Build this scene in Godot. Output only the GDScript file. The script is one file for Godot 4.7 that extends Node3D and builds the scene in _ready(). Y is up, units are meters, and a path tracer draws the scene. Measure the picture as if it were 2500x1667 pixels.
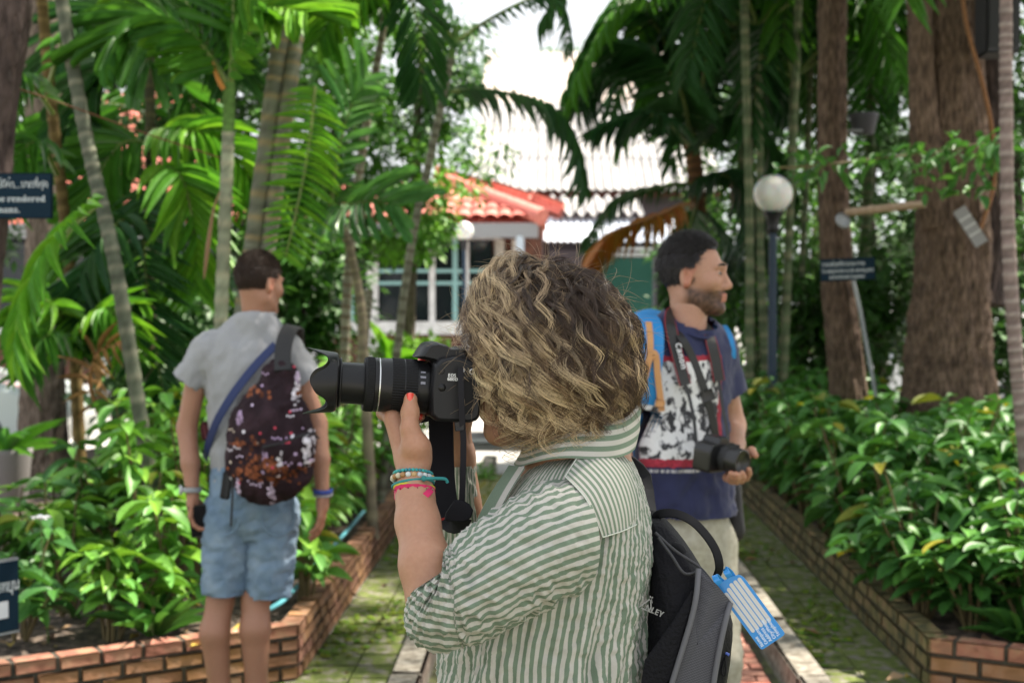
extends Node3D
# A tropical garden path: three people with cameras, brick planters, palms and a house behind.

const F := 3500.0          # focal length in pixels of a 2500 x 1667 picture
const EYE := 1.55          # height of the lens above the path
var cam: Camera3D
var rng := RandomNumberGenerator.new()
var M := {}
var taken := {}


# ---------------------------------------------------------------- helpers
func P(px: float, py: float, z: float) -> Vector3:
	# a point of the place: direction given as a pixel of the photograph, z metres deep
	return cam.transform * Vector3((px - 1250.0) / F * z, -(py - 833.5) / F * z, -z)

func lin(r: float, g: float, b: float) -> Color:
	return Color(r, g, b).linear_to_srgb()

func rr(a: float, b: float) -> float:
	return rng.randf_range(a, b)


class MB:
	# collects vertices and triangles; normals are smooth over shared vertices
	var v := PackedVector3Array()
	var uv := PackedVector2Array()
	var c := PackedColorArray()
	var idx := PackedInt32Array()
	var seams := PackedInt32Array()
	var tint := Color(1, 1, 1)

	func vert(p: Vector3, t := Vector2.ZERO) -> int:
		v.append(p)
		uv.append(t)
		c.append(tint)
		return v.size() - 1

	func tri(a: int, b: int, d: int) -> void:
		idx.append(a)
		idx.append(b)
		idx.append(d)

	func quad(a: int, b: int, d: int, e: int) -> void:
		tri(a, b, d)
		tri(a, d, e)

	func face(pts: Array, uvs := []) -> void:
		var b := v.size()
		for k in pts.size():
			vert(pts[k], uvs[k] if uvs.size() else Vector2(0, 0))
		for k in range(1, pts.size() - 1):
			tri(b, b + k, b + k + 1)

	func box(at: Vector3, size: Vector3, basis := Basis(), bev := 0.0) -> void:
		var h := size * 0.5
		var bv: float = min(bev, min(h.x, min(h.y, h.z)) * 0.6)
		if bv <= 0.0:
			for ax in 3:
				for sg in [-1.0, 1.0]:
					var u := (ax + 1) % 3
					var w := (ax + 2) % 3
					var q := []
					for k in [[-1, -1], [1, -1], [1, 1], [-1, 1]]:
						var p := Vector3()
						p[ax] = sg * h[ax]
						p[u] = k[0] * h[u]
						p[w] = k[1] * h[w] * -sg
						q.append(at + basis * p)
					face(q, [Vector2(0, 1), Vector2(1, 1), Vector2(1, 0), Vector2(0, 0)])
			return
		# chamfered: three vertices at each corner
		var id := {}
		for sx in [-1, 1]:
			for sy in [-1, 1]:
				for sz in [-1, 1]:
					for ax in 3:
						var s := Vector3(sx, sy, sz)
						var p := Vector3(s.x * (h.x - bv), s.y * (h.y - bv), s.z * (h.z - bv))
						p[ax] = s[ax] * h[ax]
						id[[sx, sy, sz, ax]] = vert(at + basis * p, Vector2(p.x + p.z, p.y))
		for ax in 3:
			var u := (ax + 1) % 3
			var w := (ax + 2) % 3
			for sg in [-1, 1]:
				var q := []
				for k in [[-1, -1], [1, -1], [1, 1], [-1, 1]]:
					var s := [0, 0, 0]
					s[ax] = sg
					s[u] = k[0]
					s[w] = k[1] * -sg
					q.append(id[[s[0], s[1], s[2], ax]])
				quad(q[0], q[1], q[2], q[3])
			for s1 in [-1, 1]:
				for s2 in [-1, 1]:
					var a := [0, 0, 0]
					a[ax] = -1
					a[u] = s1
					a[w] = s2
					var b := a.duplicate()
					b[ax] = 1
					var q2 := [id[[a[0], a[1], a[2], u]], id[[b[0], b[1], b[2], u]], id[[b[0], b[1], b[2], w]], id[[a[0], a[1], a[2], w]]]
					if s1 * s2 > 0:
						q2.reverse()
					quad(q2[0], q2[1], q2[2], q2[3])
		for sx in [-1, 1]:
			for sy in [-1, 1]:
				for sz in [-1, 1]:
					var t := [id[[sx, sy, sz, 0]], id[[sx, sy, sz, 1]], id[[sx, sy, sz, 2]]]
					if sx * sy * sz > 0:
						t.reverse()
					tri(t[0], t[1], t[2])

	func loft(rings: Array, closed := true, cap0 := false, cap1 := false, us := 1.0, vs := []) -> void:
		# rings: arrays of points, all the same length; closed rings get a seam of doubled vertices
		var m: int = rings[0].size()
		var w := m + 1 if closed else m
		var base := v.size()
		for i in rings.size():
			var vv: float = vs[i] if vs.size() else float(i) / (rings.size() - 1)
			for j in w:
				vert(rings[i][j % m], Vector2(us * j / (w - 1.0), vv))
			if closed:
				seams.append(base + i * w)
				seams.append(base + i * w + m)
		for i in rings.size() - 1:
			for j in w - 1:
				var a := base + i * w + j
				quad(a, a + w, a + w + 1, a + 1)
		for e in 2:
			if [cap0, cap1][e]:
				var r: Array = rings[0] if e == 0 else rings[-1]
				var mid := Vector3()
				for p in r:
					mid += p
				mid /= m
				var k := vert(mid, Vector2(0.5, 0.5))
				var f := v.size()
				for j in m:
					vert(r[j], Vector2(0.5 + 0.5 * cos(TAU * j / m), 0.5 + 0.5 * sin(TAU * j / m)))
				for j in m:
					if e == 0:
						tri(k, f + j, f + (j + 1) % m)
					else:
						tri(k, f + (j + 1) % m, f + j)

	func tube(pts: Array, radii, sides := 8, caps := true, us := 1.0, flat := 1.0, up := Vector3.ZERO) -> void:
		var rings := []
		var vs := []
		var nrm := up
		var run := 0.0
		var n := pts.size()
		for i in n:
			var d: Vector3 = (pts[mini(i + 1, n - 1)] - pts[maxi(i - 1, 0)])
			d = d.normalized() if d.length() > 1e-9 else Vector3.UP
			if nrm == Vector3.ZERO:
				nrm = d.cross(Vector3(0.31, 0.17, 0.93))
			nrm = nrm - d * nrm.dot(d)
			if nrm.length() < 1e-6:
				nrm = d.cross(Vector3(0.9, 0.1, 0.3))
			nrm = nrm.normalized()
			var bn := d.cross(nrm)
			var r: float = radii[i] if radii is Array else radii
			if i > 0:
				run += (pts[i] - pts[i - 1]).length()
			vs.append(run)
			var ring := []
			for j in sides:
				var a := TAU * j / sides
				ring.append(pts[i] + nrm * cos(a) * r + bn * sin(a) * r * flat)
			rings.append(ring)
		loft(rings, true, caps, caps, us, vs)

	func lathe(at: Vector3, axis: Vector3, prof: Array, sides := 24, side_dir := Vector3.ZERO) -> void:
		# prof: [[distance along axis, radius], ...]
		var ax := axis.normalized()
		var n1 := side_dir if side_dir != Vector3.ZERO else ax.cross(Vector3(0.21, 0.35, 0.9)).normalized()
		var n2 := ax.cross(n1)
		var rings := []
		for q in prof:
			var ring := []
			for j in sides:
				var a := TAU * j / sides
				ring.append(at + ax * q[0] + (n1 * cos(a) + n2 * sin(a)) * q[1])
			rings.append(ring)
		loft(rings, true)

	func add(o: MB, t := Transform3D()) -> void:
		var b := v.size()
		for k in o.v.size():
			v.append(t * o.v[k])
		uv.append_array(o.uv)
		c.append_array(o.c)
		for k in o.idx:
			idx.append(k + b)
		for k in o.seams:
			seams.append(k + b)

	func normals() -> PackedVector3Array:
		var n := PackedVector3Array()
		n.resize(v.size())
		for k in range(0, idx.size(), 3):
			var a := v[idx[k]]
			var fn := (v[idx[k + 2]] - a).cross(v[idx[k + 1]] - a)
			n[idx[k]] += fn
			n[idx[k + 1]] += fn
			n[idx[k + 2]] += fn
		for k in range(0, seams.size(), 2):
			var s := n[seams[k]] + n[seams[k + 1]]
			n[seams[k]] = s
			n[seams[k + 1]] = s
		for k in n.size():
			n[k] = n[k].normalized() if n[k].length_squared() > 1e-30 else Vector3.UP
		return n

	func mesh() -> ArrayMesh:
		var a := []
		a.resize(Mesh.ARRAY_MAX)
		a[Mesh.ARRAY_VERTEX] = v
		a[Mesh.ARRAY_NORMAL] = normals()
		a[Mesh.ARRAY_TEX_UV] = uv
		a[Mesh.ARRAY_COLOR] = c
		a[Mesh.ARRAY_INDEX] = idx
		var m := ArrayMesh.new()
		m.add_surface_from_arrays(Mesh.PRIMITIVE_TRIANGLES, a)
		return m


class Field:
	# a distance field on a grid, joined with a smooth minimum and meshed as surface nets
	var o: Vector3
	var h: float
	var nx: int
	var ny: int
	var nz: int
	var d := PackedFloat32Array()
	var rs := 1.0

	func _init(lo: Vector3, hi: Vector3, cell: float) -> void:
		o = lo
		h = cell
		nx = int((hi.x - lo.x) / h) + 2
		ny = int((hi.y - lo.y) / h) + 2
		nz = int((hi.z - lo.z) / h) + 2
		d.resize(nx * ny * nz)
		d.fill(1.0)

	# tapered capsule a-b; sq scales distances across 'axis' so that a limb can be flattened
	func bone(a: Vector3, ra: float, b: Vector3, rb: float, k := 0.02, axis := Vector3.ZERO, sq := 1.0, carve := false) -> void:
		ra *= rs
		rb *= rs
		var r: float = max(ra, rb) * max(1.0, 1.0 / sq) + k + 2.0 * h
		var lo := (Vector3(min(a.x, b.x), min(a.y, b.y), min(a.z, b.z)) - Vector3(r, r, r) - o) / h
		var hi := (Vector3(max(a.x, b.x), max(a.y, b.y), max(a.z, b.z)) + Vector3(r, r, r) - o) / h
		var ba := b - a
		var bl: float = max(ba.length_squared(), 1e-12)
		var ax := axis.normalized()
		var flat := sq != 1.0
		for z in range(maxi(0, int(lo.z)), mini(nz, int(hi.z) + 1)):
			for y in range(maxi(0, int(lo.y)), mini(ny, int(hi.y) + 1)):
				var at := (z * ny + y) * nx
				for x in range(maxi(0, int(lo.x)), mini(nx, int(hi.x) + 1)):
					var p := o + Vector3(x, y, z) * h - a
					var t := clampf(p.dot(ba) / bl, 0.0, 1.0)
					var q := p - ba * t
					if flat:
						q += ax * q.dot(ax) * (sq - 1.0)
					var dn := q.length() - (ra + (rb - ra) * t)
					var od := d[at + x]
					if carve:
						dn = -dn
						var e2 := maxf(k - absf(od - dn), 0.0) / k
						d[at + x] = maxf(od, dn) + e2 * e2 * k * 0.25
					else:
						var e := maxf(k - absf(od - dn), 0.0) / k
						d[at + x] = minf(od, dn) - e * e * k * 0.25

	func ball(at: Vector3, r: Vector3, k := 0.02, basis := Basis(), carve := false) -> void:
		var m: float = max(r.x, max(r.y, r.z)) + k + 2.0 * h
		var mn: float = min(r.x, min(r.y, r.z))
		var lo := (at - Vector3(m, m, m) - o) / h
		var hi := (at + Vector3(m, m, m) - o) / h
		var inv := basis.transposed()
		for z in range(maxi(0, int(lo.z)), mini(nz, int(hi.z) + 1)):
			for y in range(maxi(0, int(lo.y)), mini(ny, int(hi.y) + 1)):
				var row := (z * ny + y) * nx
				for x in range(maxi(0, int(lo.x)), mini(nx, int(hi.x) + 1)):
					var p := inv * (o + Vector3(x, y, z) * h - at)
					var kk := (p / r).length()
					var g := (p / (r * r)).length()
					var dn := kk * (kk - 1.0) / g if g > 1e-6 else -mn
					var od := d[row + x]
					if carve:
						dn = -dn
						var e2 := maxf(k - absf(od - dn), 0.0) / k
						d[row + x] = maxf(od, dn) + e2 * e2 * k * 0.25
					else:
						var e := maxf(k - absf(od - dn), 0.0) / k
						d[row + x] = minf(od, dn) - e * e * k * 0.25

	func mesh_into(mb: MB) -> int:
		var first := mb.v.size()
		var id := PackedInt32Array()
		id.resize(d.size())
		id.fill(-1)
		var sy := nx
		var sz := nx * ny
		var offs := [0, 1, sy, sy + 1, sz, sz + 1, sz + sy, sz + sy + 1]
		var pos := [Vector3(0, 0, 0), Vector3(1, 0, 0), Vector3(0, 1, 0), Vector3(1, 1, 0), Vector3(0, 0, 1), Vector3(1, 0, 1), Vector3(0, 1, 1), Vector3(1, 1, 1)]
		var edges := [[0, 1], [2, 3], [4, 5], [6, 7], [0, 2], [1, 3], [4, 6], [5, 7], [0, 4], [1, 5], [2, 6], [3, 7]]
		for z in nz - 1:
			for y in ny - 1:
				var row := z * sz + y * sy
				for x in nx - 1:
					var at := row + x
					var ins := 0
					if d[at] < 0.0: ins += 1
					if d[at + 1] < 0.0: ins += 1
					if d[at + sy] < 0.0: ins += 1
					if d[at + sy + 1] < 0.0: ins += 1
					if d[at + sz] < 0.0: ins += 1
					if d[at + sz + 1] < 0.0: ins += 1
					if d[at + sz + sy] < 0.0: ins += 1
					if d[at + sz + sy + 1] < 0.0: ins += 1
					if ins == 0 or ins == 8:
						continue
					var s := Vector3()
					var n := 0
					for e in edges:
						var da := d[at + offs[e[0]]]
						var db := d[at + offs[e[1]]]
						if (da < 0.0) != (db < 0.0):
							s += pos[e[0]].lerp(pos[e[1]], da / (da - db))
							n += 1
					var p := o + (Vector3(x, y, z) + s / n) * h
					id[at] = mb.vert(p)
		for z in range(1, nz - 1):
			for y in range(1, ny - 1):
				var row := z * sz + y * sy
				for x in range(1, nx - 1):
					var at := row + x
					var neg := d[at] < 0.0
					if neg != (d[at + 1] < 0.0):
						_q(mb, id[at], id[at - sy], id[at - sy - sz], id[at - sz], neg)
					if neg != (d[at + sy] < 0.0):
						_q(mb, id[at], id[at - sz], id[at - sz - 1], id[at - 1], neg)
					if neg != (d[at + sz] < 0.0):
						_q(mb, id[at], id[at - 1], id[at - 1 - sy], id[at - sy], neg)
		return first

	func _q(mb: MB, a: int, b: int, cc: int, e: int, neg: bool) -> void:
		if a < 0 or b < 0 or cc < 0 or e < 0:
			return
		if neg:
			mb.quad(a, e, cc, b)
		else:
			mb.quad(a, b, cc, e)


func numbered(called: String) -> String:
	var k: int = taken.get(called, 0)
	taken[called] = k + 1
	return called if k == 0 else "%s_%03d" % [called, k]

func tag(o: Node, label: String, category: String, group := "") -> void:
	o.set_meta("label", label)
	o.set_meta("category", category)
	if group != "":
		o.set_meta("group", group)

func thing(called: String, label: String, category: String, at := Vector3.ZERO, group := "") -> Node3D:
	var o := Node3D.new()
	o.name = numbered(called)
	add_child(o)
	o.position = at
	tag(o, label, category, group)
	return o

func inst(called: String, mesh: Mesh, m: Material, parent: Node = null, t := Transform3D()) -> MeshInstance3D:
	var o := MeshInstance3D.new()
	o.mesh = mesh
	o.material_override = m
	o.transform = t
	if parent == null:
		o.name = numbered(called)
		add_child(o)
	else:
		o.name = called
		# shapes are written in world coordinates; move them into the parent's axes
		parent.add_child(o, true)
	return o

func part(called: String, mb: MB, m: Material, parent: Node3D) -> MeshInstance3D:
	var t := Transform3D()
	var p: Node = parent
	while p is Node3D and p != self:
		t = p.transform * t
		p = p.get_parent()
	return inst(called, mb.mesh(), m, parent, t.affine_inverse())

func solo(called: String, mb: MB, m: Material, label: String, category: String, group := "") -> MeshInstance3D:
	var o := inst(called, mb.mesh(), m)
	tag(o, label, category, group)
	return o

func struct(called: String, mb: MB, m: Material) -> MeshInstance3D:
	var o := inst(called, mb.mesh(), m)
	o.set_meta("kind", "structure")
	return o

func bez(a: Vector3, b: Vector3, c: Vector3, t: float) -> Vector3:
	return a.lerp(b, t).lerp(b.lerp(c, t), t)

func spline(pts: Array, n: int) -> Array:
	# Catmull-Rom through pts, n samples
	var out := []
	var m := pts.size() - 1
	for i in n:
		var f := float(i) / (n - 1) * m
		var k := mini(int(f), m - 1)
		var t := f - k
		var p0 = pts[maxi(k - 1, 0)]
		var p1 = pts[k]
		var p2 = pts[k + 1]
		var p3 = pts[mini(k + 2, m)]
		out.append(0.5 * ((2.0 * p1) + (p2 - p0) * t + (2.0 * p0 - 5.0 * p1 + 4.0 * p2 - p3) * t * t + (3.0 * p1 - p0 - 3.0 * p2 + p3) * t * t * t))
	return out


# ---------------------------------------------------------------- materials
func ntex(sd: int, freq: float, cols: Array, offs: Array, size := 512, oct := 4, kind := FastNoiseLite.TYPE_SIMPLEX_SMOOTH) -> NoiseTexture2D:
	var n := FastNoiseLite.new()
	n.seed = sd
	n.noise_type = kind
	n.frequency = freq
	n.fractal_octaves = oct
	var t := NoiseTexture2D.new()
	t.width = size
	t.height = size
	t.seamless = true
	t.noise = n
	if cols.size():
		var g := Gradient.new()
		g.offsets = PackedFloat32Array(offs)
		g.colors = PackedColorArray(cols)
		t.color_ramp = g
	return t

func smat(col: Color, rough := 0.6, spec := 0.5) -> StandardMaterial3D:
	var m := StandardMaterial3D.new()
	m.albedo_color = col
	m.roughness = rough
	m.metallic_specular = spec
	return m

func tmat(t: Texture2D, scale: float, rough := 0.8, bump: Texture2D = null, bump_cm := 0.3, world := true) -> StandardMaterial3D:
	var m := StandardMaterial3D.new()
	m.albedo_texture = t
	m.roughness = rough
	m.uv1_triplanar = true
	m.uv1_world_triplanar = world
	m.uv1_scale = Vector3(scale, scale, scale)
	if bump:
		m.heightmap_enabled = true
		m.heightmap_texture = bump
		m.heightmap_scale = bump_cm
	return m

func vmat(rough := 0.6, spec := 0.5) -> StandardMaterial3D:
	var m := smat(Color.WHITE, rough, spec)
	m.vertex_color_use_as_albedo = true
	return m

func grey_noise(sd: int, freq: float, size := 512, oct := 5) -> NoiseTexture2D:
	return ntex(sd, freq, [], [], size, oct)


# ---------------------------------------------------------------- camera, sky, sun
func set_view() -> void:
	cam = Camera3D.new()
	cam.name = "camera"
	cam.fov = rad_to_deg(2.0 * atan(833.5 / F))
	cam.near = 0.05
	cam.far = 600.0
	cam.transform = Transform3D(Basis(Vector3.UP, atan(90.0 / F)) * Basis(Vector3.RIGHT, -atan(88.5 / F)), Vector3(0, EYE, 0))
	var at := CameraAttributesPhysical.new()
	at.frustum_focal_length = 35.0
	at.frustum_focus_distance = 2.0
	at.exposure_aperture = 4.5
	cam.attributes = at
	add_child(cam)
	cam.fov = rad_to_deg(2.0 * atan(833.5 / F))
	var env := Environment.new()
	env.background_mode = Environment.BG_SKY
	var sky := Sky.new()
	var sm := ProceduralSkyMaterial.new()
	sm.sky_top_color = lin(0.88, 0.93, 1.0)
	sm.sky_horizon_color = lin(0.98, 0.99, 1.0)
	sm.sky_curve = 0.2
	sm.ground_horizon_color = lin(0.5, 0.5, 0.48)
	sm.ground_bottom_color = lin(0.3, 0.3, 0.28)
	sm.sun_angle_max = 1.0
	sky.sky_material = sm
	env.sky = sky
	env.background_energy_multiplier = 0.48
	env.tonemap_mode = Environment.TONE_MAPPER_LINEAR
	env.tonemap_exposure = 2.95
	env.sdfgi_enabled = true
	env.ssao_enabled = true
	env.ssil_enabled = true
	var we := WorldEnvironment.new()
	we.name = "world_environment"
	we.environment = env
	add_child(we)
	var sun := DirectionalLight3D.new()
	sun.name = "sun"
	sun.light_energy = 1.6
	sun.light_angular_distance = 1.5
	sun.light_color = Color(1.0, 0.96, 0.9)
	sun.shadow_enabled = true
	add_child(sun)
	sun.look_at_from_position(Vector3(4.6, 9.0, -2.4), Vector3.ZERO, Vector3.FORWARD)


# ---------------------------------------------------------------- ground, path, kerbs, planters
func wall_bricks(parent: Node3D, a: Vector3, b: Vector3, inward: Vector3, courses: int, ch: float, bl: float, thick: float, mats: Array, cap_mats: Array) -> void:
	# stretcher courses of bricks between two ground points; the outer faces lie on a-b
	var len := (b - a).length()
	var dir := (b - a) / len
	var basis := Basis(dir, Vector3.UP, dir.cross(Vector3.UP))
	if basis.z.dot(inward) < 0.0:
		basis = Basis(-dir, Vector3.UP, (-dir).cross(Vector3.UP))
	var meshes := []
	for k in 4:
		var mb := MB.new()
		mb.box(Vector3.ZERO, Vector3(bl - 0.012, ch - 0.011, thick - 0.004), Basis(), 0.004)
		# chipped corners, so that no two bricks are quite alike
		for q in mb.v.size():
			mb.v[q] += Vector3(rr(-1, 1), rr(-1, 1), rr(-1, 1)) * 0.0016
		meshes.append(mb.mesh())
	for r in courses:
		var x := 0.0 if r % 2 == 1 else -bl * 0.5
		while x < len - 0.02:
			var x0: float = max(x, 0.0)
			var x1: float = min(x + bl, len)
			x += bl
			if x1 - x0 < 0.03:
				continue
			var pos := a + dir * (x0 + x1) * 0.5 + Vector3.UP * (ch * (r + 0.5)) + inward * (thick * 0.5 + rr(-0.003, 0.003))
			var bs := basis.scaled_local(Vector3((x1 - x0 - 0.012) / (bl - 0.012), 1, 1)).rotated(Vector3.UP, rr(-0.008, 0.008))
			var set_: Array = cap_mats if r == courses - 1 else mats
			inst("brick", meshes[rng.randi() % 4], set_[rng.randi() % set_.size()], parent, Transform3D(bs, pos))

func build_ground() -> void:
	# soil and courtyard
	var dirt := tmat(ntex(3, 0.02, [lin(0.035, 0.026, 0.02), lin(0.09, 0.065, 0.048), lin(0.17, 0.13, 0.1)], [0.25, 0.55, 0.85], 512, 6), 1.3, 0.95, grey_noise(4, 0.03), 1.2)
	var conc := tmat(ntex(5, 0.012, [lin(0.24, 0.235, 0.22), lin(0.36, 0.35, 0.33), lin(0.42, 0.41, 0.39)], [0.2, 0.5, 0.8], 512, 6), 0.35, 0.9)
	M.dirt = dirt
	M.conc = conc
	var mb := MB.new()
	mb.face([Vector3(-300, -0.02, 300), Vector3(-300, -0.02, -400), Vector3(300, -0.02, -400), Vector3(300, -0.02, 300)])
	struct("ground", mb, conc)

	var kerbm := tmat(ntex(8, 0.02, [lin(0.1, 0.085, 0.062), lin(0.2, 0.18, 0.145), lin(0.29, 0.27, 0.23)], [0.2, 0.5, 0.8], 512, 5), 1.6, 0.9, grey_noise(9, 0.04), 0.25)
	var paver := tmat(ntex(10, 0.011, [lin(0.07, 0.095, 0.02), lin(0.125, 0.165, 0.025), lin(0.1, 0.115, 0.035), lin(0.15, 0.145, 0.1), lin(0.21, 0.2, 0.16)], [0.28, 0.47, 0.55, 0.63, 0.85], 1024, 6), 0.9, 0.95, grey_noise(11, 0.06), 0.5)
	var base := tmat(ntex(12, 0.02, [lin(0.05, 0.045, 0.03), lin(0.1, 0.11, 0.04)], [0.3, 0.7]), 1.0, 0.95)

	# the walking surface: red brick between two kerbs, pale mossy pavers outside them
	var mp := MB.new()
	mp.face([Vector3(-0.5, -0.006, 1.0), Vector3(-0.5, -0.006, -13), Vector3(0.96, -0.006, -13), Vector3(0.96, -0.006, 1.0)])
	var path := struct("path", mp, base)
	var reds := []
	for k in 5:
		var t: float = [0.0, 0.15, -0.12, 0.25, 0.06][k]
		reds.append(tmat(ntex(20 + k, 0.02, [lin(0.24 + t * 0.3, 0.085, 0.06), lin(0.4 + t * 0.3, 0.17, 0.12), lin(0.46, 0.24, 0.18)], [0.2, 0.55, 0.9], 256, 5), 2.2, 0.85, grey_noise(30 + k, 0.05, 256), 0.15))
	M.reds = reds
	var pb := MB.new()
	pb.box(Vector3.ZERO, Vector3(0.192, 0.03, 0.092), Basis(), 0.004)
	var pm := pb.mesh()
	for r in 44:
		var z := -4.6 - r * 0.1
		var x := -0.44 - (0.1 if r % 2 else 0.0)
		while x < 0.9:
			var x0: float = max(x, -0.44)
			var x1: float = min(x + 0.2, 0.91)
			if x1 - x0 > 0.04:
				inst("brick", pm, reds[rng.randi() % 5], path, Transform3D(Basis.from_scale(Vector3((x1 - x0) / 0.2, 1, 1)), Vector3((x0 + x1) / 2, -0.004 + rr(-0.002, 0.002), z)))
			x += 0.2
	for side in 2:
		var x0: float = [-1.03, 1.09][side]
		var x1: float = [-0.62, 1.53][side]
		var ms := MB.new()
		ms.face([Vector3(x0, -0.004, 1.0), Vector3(x0, -0.004, -13), Vector3(x1, -0.004, -13), Vector3(x1, -0.004, 1.0)])
		var strip := struct("paved_gutter", ms, paver)
		var mm := []
		for k in 3:
			var gb := MB.new()
			gb.box(Vector3.ZERO, Vector3((x1 - x0) / 2 - 0.0015, 0.04, 0.1985), Basis(), 0.002)
			for q in gb.v.size():
				gb.v[q] += Vector3(rr(-1, 1), rr(-1, 1), rr(-1, 1)) * 0.002
			mm.append(gb.mesh())
		for r in 40:
			for c in 2:
				inst("paver", mm[rng.randi() % 3], paver, strip, Transform3D(Basis(Vector3.UP, rr(-0.02, 0.02)), Vector3(lerp(x0, x1, 0.25 + 0.5 * c), -0.0165 + rr(-0.0015, 0.0015), -4.8 - r * 0.2)))
		# kerb stones
		var kx: float = [-0.555, 1.02][side]
		var kerb := thing("kerb", ["weathered concrete kerb along the left edge of the red brick path", "weathered concrete kerb along the right edge of the red brick path"][side], "kerb", Vector3(kx, 0, -5))
		var kmesh := []
		for k in 3:
			var kb := MB.new()
			kb.box(Vector3(0, 0.03, 0), Vector3(0.125, 0.2, 0.985), Basis(), 0.012)
			for q in kb.v.size():
				kb.v[q] += Vector3(rr(-1, 1), rr(-1, 1), 0) * 0.004
			kmesh.append(kb.mesh())
		for r in 14:
			inst("kerb_stone", kmesh[r % 3], kerbm, kerb, Transform3D(Basis(), Vector3(rr(-0.005, 0.005), rr(-0.004, 0.004), 5.0 - r * 1.0)))

	var mf := MB.new()
	for q in [[-12.0, -1.03], [1.53, 12.0]]:
		mf.face([Vector3(q[0], -0.002, 3.0), Vector3(q[0], -0.002, -6.4), Vector3(q[1], -0.002, -6.4), Vector3(q[1], -0.002, 3.0)])
	struct("pavement", mf, paver)

	# moss cushions between the pavers, too small to count
	var moss := MB.new()
	for k in 2600:
		var side := k % 2
		var x: float = rr([-1.02, 1.1][side], [-0.63, 1.52][side])
		var z := -rr(5.2, 11.5)
		var nv := sin(x * 9.0 + z * 2.3) + sin(z * 3.1 + x * 3.0) + rr(-0.6, 0.6)
		if nv < 0.2:
			continue
		var r := rr(0.006, 0.02)
		var cc := Vector3(x, 0.011, z)
		moss.tint = Color(rr(0.075, 0.13), rr(0.12, 0.19), 0.02)
		var top := moss.vert(cc + Vector3(0, r * 0.5, 0))
		var f := moss.v.size()
		for j in 6:
			moss.vert(cc + Vector3(cos(j * TAU / 6), 0, sin(j * TAU / 6)) * r * rr(0.8, 1.3))
		for j in 6:
			moss.tri(top, f + j, f + (j + 1) % 6)
	var mo := inst("moss", moss.mesh(), vmat(0.95, 0.2))
	tag(mo, "bright green moss cushions growing on the pavers beside the path", "moss")
	mo.set_meta("kind", "stuff")

	# ---- planter on the left
	var mats := []
	var caps := []
	var olive := []
	for k in 6:
		var t := k / 5.0
		mats.append(tmat(ntex(40 + k, 0.018, [lin(0.15 + 0.08 * t, 0.065 + 0.05 * t, 0.04), lin(0.27 + 0.06 * t, 0.12 + 0.05 * t, 0.08), lin(0.27, 0.16, 0.1)], [0.25, 0.55, 0.85], 256, 5), 2.0, 0.88, grey_noise(50 + k, 0.05, 256), 0.25))
		caps.append(tmat(ntex(60 + k, 0.018, [lin(0.22, 0.085, 0.055), lin(0.36, 0.145 + 0.03 * t, 0.1), lin(0.29, 0.2, 0.12)], [0.25, 0.5, 0.9], 256, 5), 2.0, 0.88, grey_noise(50 + k, 0.05, 256), 0.25))
		olive.append(tmat(ntex(70 + k, 0.02, [lin(0.07, 0.065, 0.03), lin(0.17, 0.13 + 0.02 * t, 0.055), lin(0.26, 0.17, 0.09)], [0.25, 0.5, 0.85], 256, 5), 1.7, 0.9, grey_noise(50 + k, 0.05, 256), 0.3))
	var mortar := tmat(ntex(80, 0.03, [lin(0.03, 0.026, 0.02), lin(0.085, 0.075, 0.055)], [0.3, 0.7], 256), 2.0, 0.95)
	M.mortar = mortar
	M.caps = caps
	for side in 2:
		var cx: float = [-1.03, 1.53][side]
		var cz: float = [-5.88, -5.79][side]
		var sg: float = [-1.0, 1.0][side]
		var corner := Vector3(cx, 0, cz)
		var back := Vector3(cx, 0, [-11.2, -11.4][side])
		var front_end: Vector3 = corner + [Vector3(-0.96, 0, 0.68), Vector3(0.9, 0, 0.5)][side].normalized() * [2.1, 2.4][side]
		var ch: float = [0.0585, 0.071][side]
		var n: int = [4, 3][side]
		var top := ch * n
		var pl := thing("brick_planter", ["low red brick planter wall behind the man in denim shorts", "low mossy brick planter wall holding the hedge on the right"][side], "planter", corner)
		pl.position = Vector3.ZERO
		# recessed mortar core and the outer bricks
		var th := 0.095
		var core := MB.new()
		for seg in [[corner, back], [corner, front_end]]:
			var d: Vector3 = (seg[1] - seg[0]).normalized()
			var inw := Vector3(sg, 0, 0) if seg[1] == back else Vector3(-d.z, 0, d.x) * (1.0 if Vector3(-d.z, 0, d.x).z < 0 else -1.0)
			var mid: Vector3 = (seg[0] + seg[1]) * 0.5 + inw * (th * 0.5 + 0.004)
			core.box(mid + Vector3.UP * (top * 0.5 - 0.004), Vector3(th - 0.012, top - 0.008 - (0.002 if seg[1] == back else 0.0), (seg[1] - seg[0]).length() - 0.02), Basis(Vector3.UP.cross(d), Vector3.UP, d))
		part("mortar", core, mortar, pl)
		wall_bricks(pl, corner, back, Vector3(sg, 0, 0), n, ch, [0.165, 0.2][side], th, mats if side == 0 else olive, mats if side == 0 else olive)
		var fd: Vector3 = (front_end - corner).normalized()
		var fin := Vector3(-fd.z, 0, fd.x)
		if fin.z > 0:
			fin = -fin
		wall_bricks(pl, corner + fd * 0.004, front_end, fin, n, ch, [0.165, 0.2][side], th, mats, caps)
		# soil inside, uneven
		var so := MB.new()
		var nn := FastNoiseLite.new()
		nn.seed = 5 + side
		nn.frequency = 1.7
		var gx := 26
		var gz := 46
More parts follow.
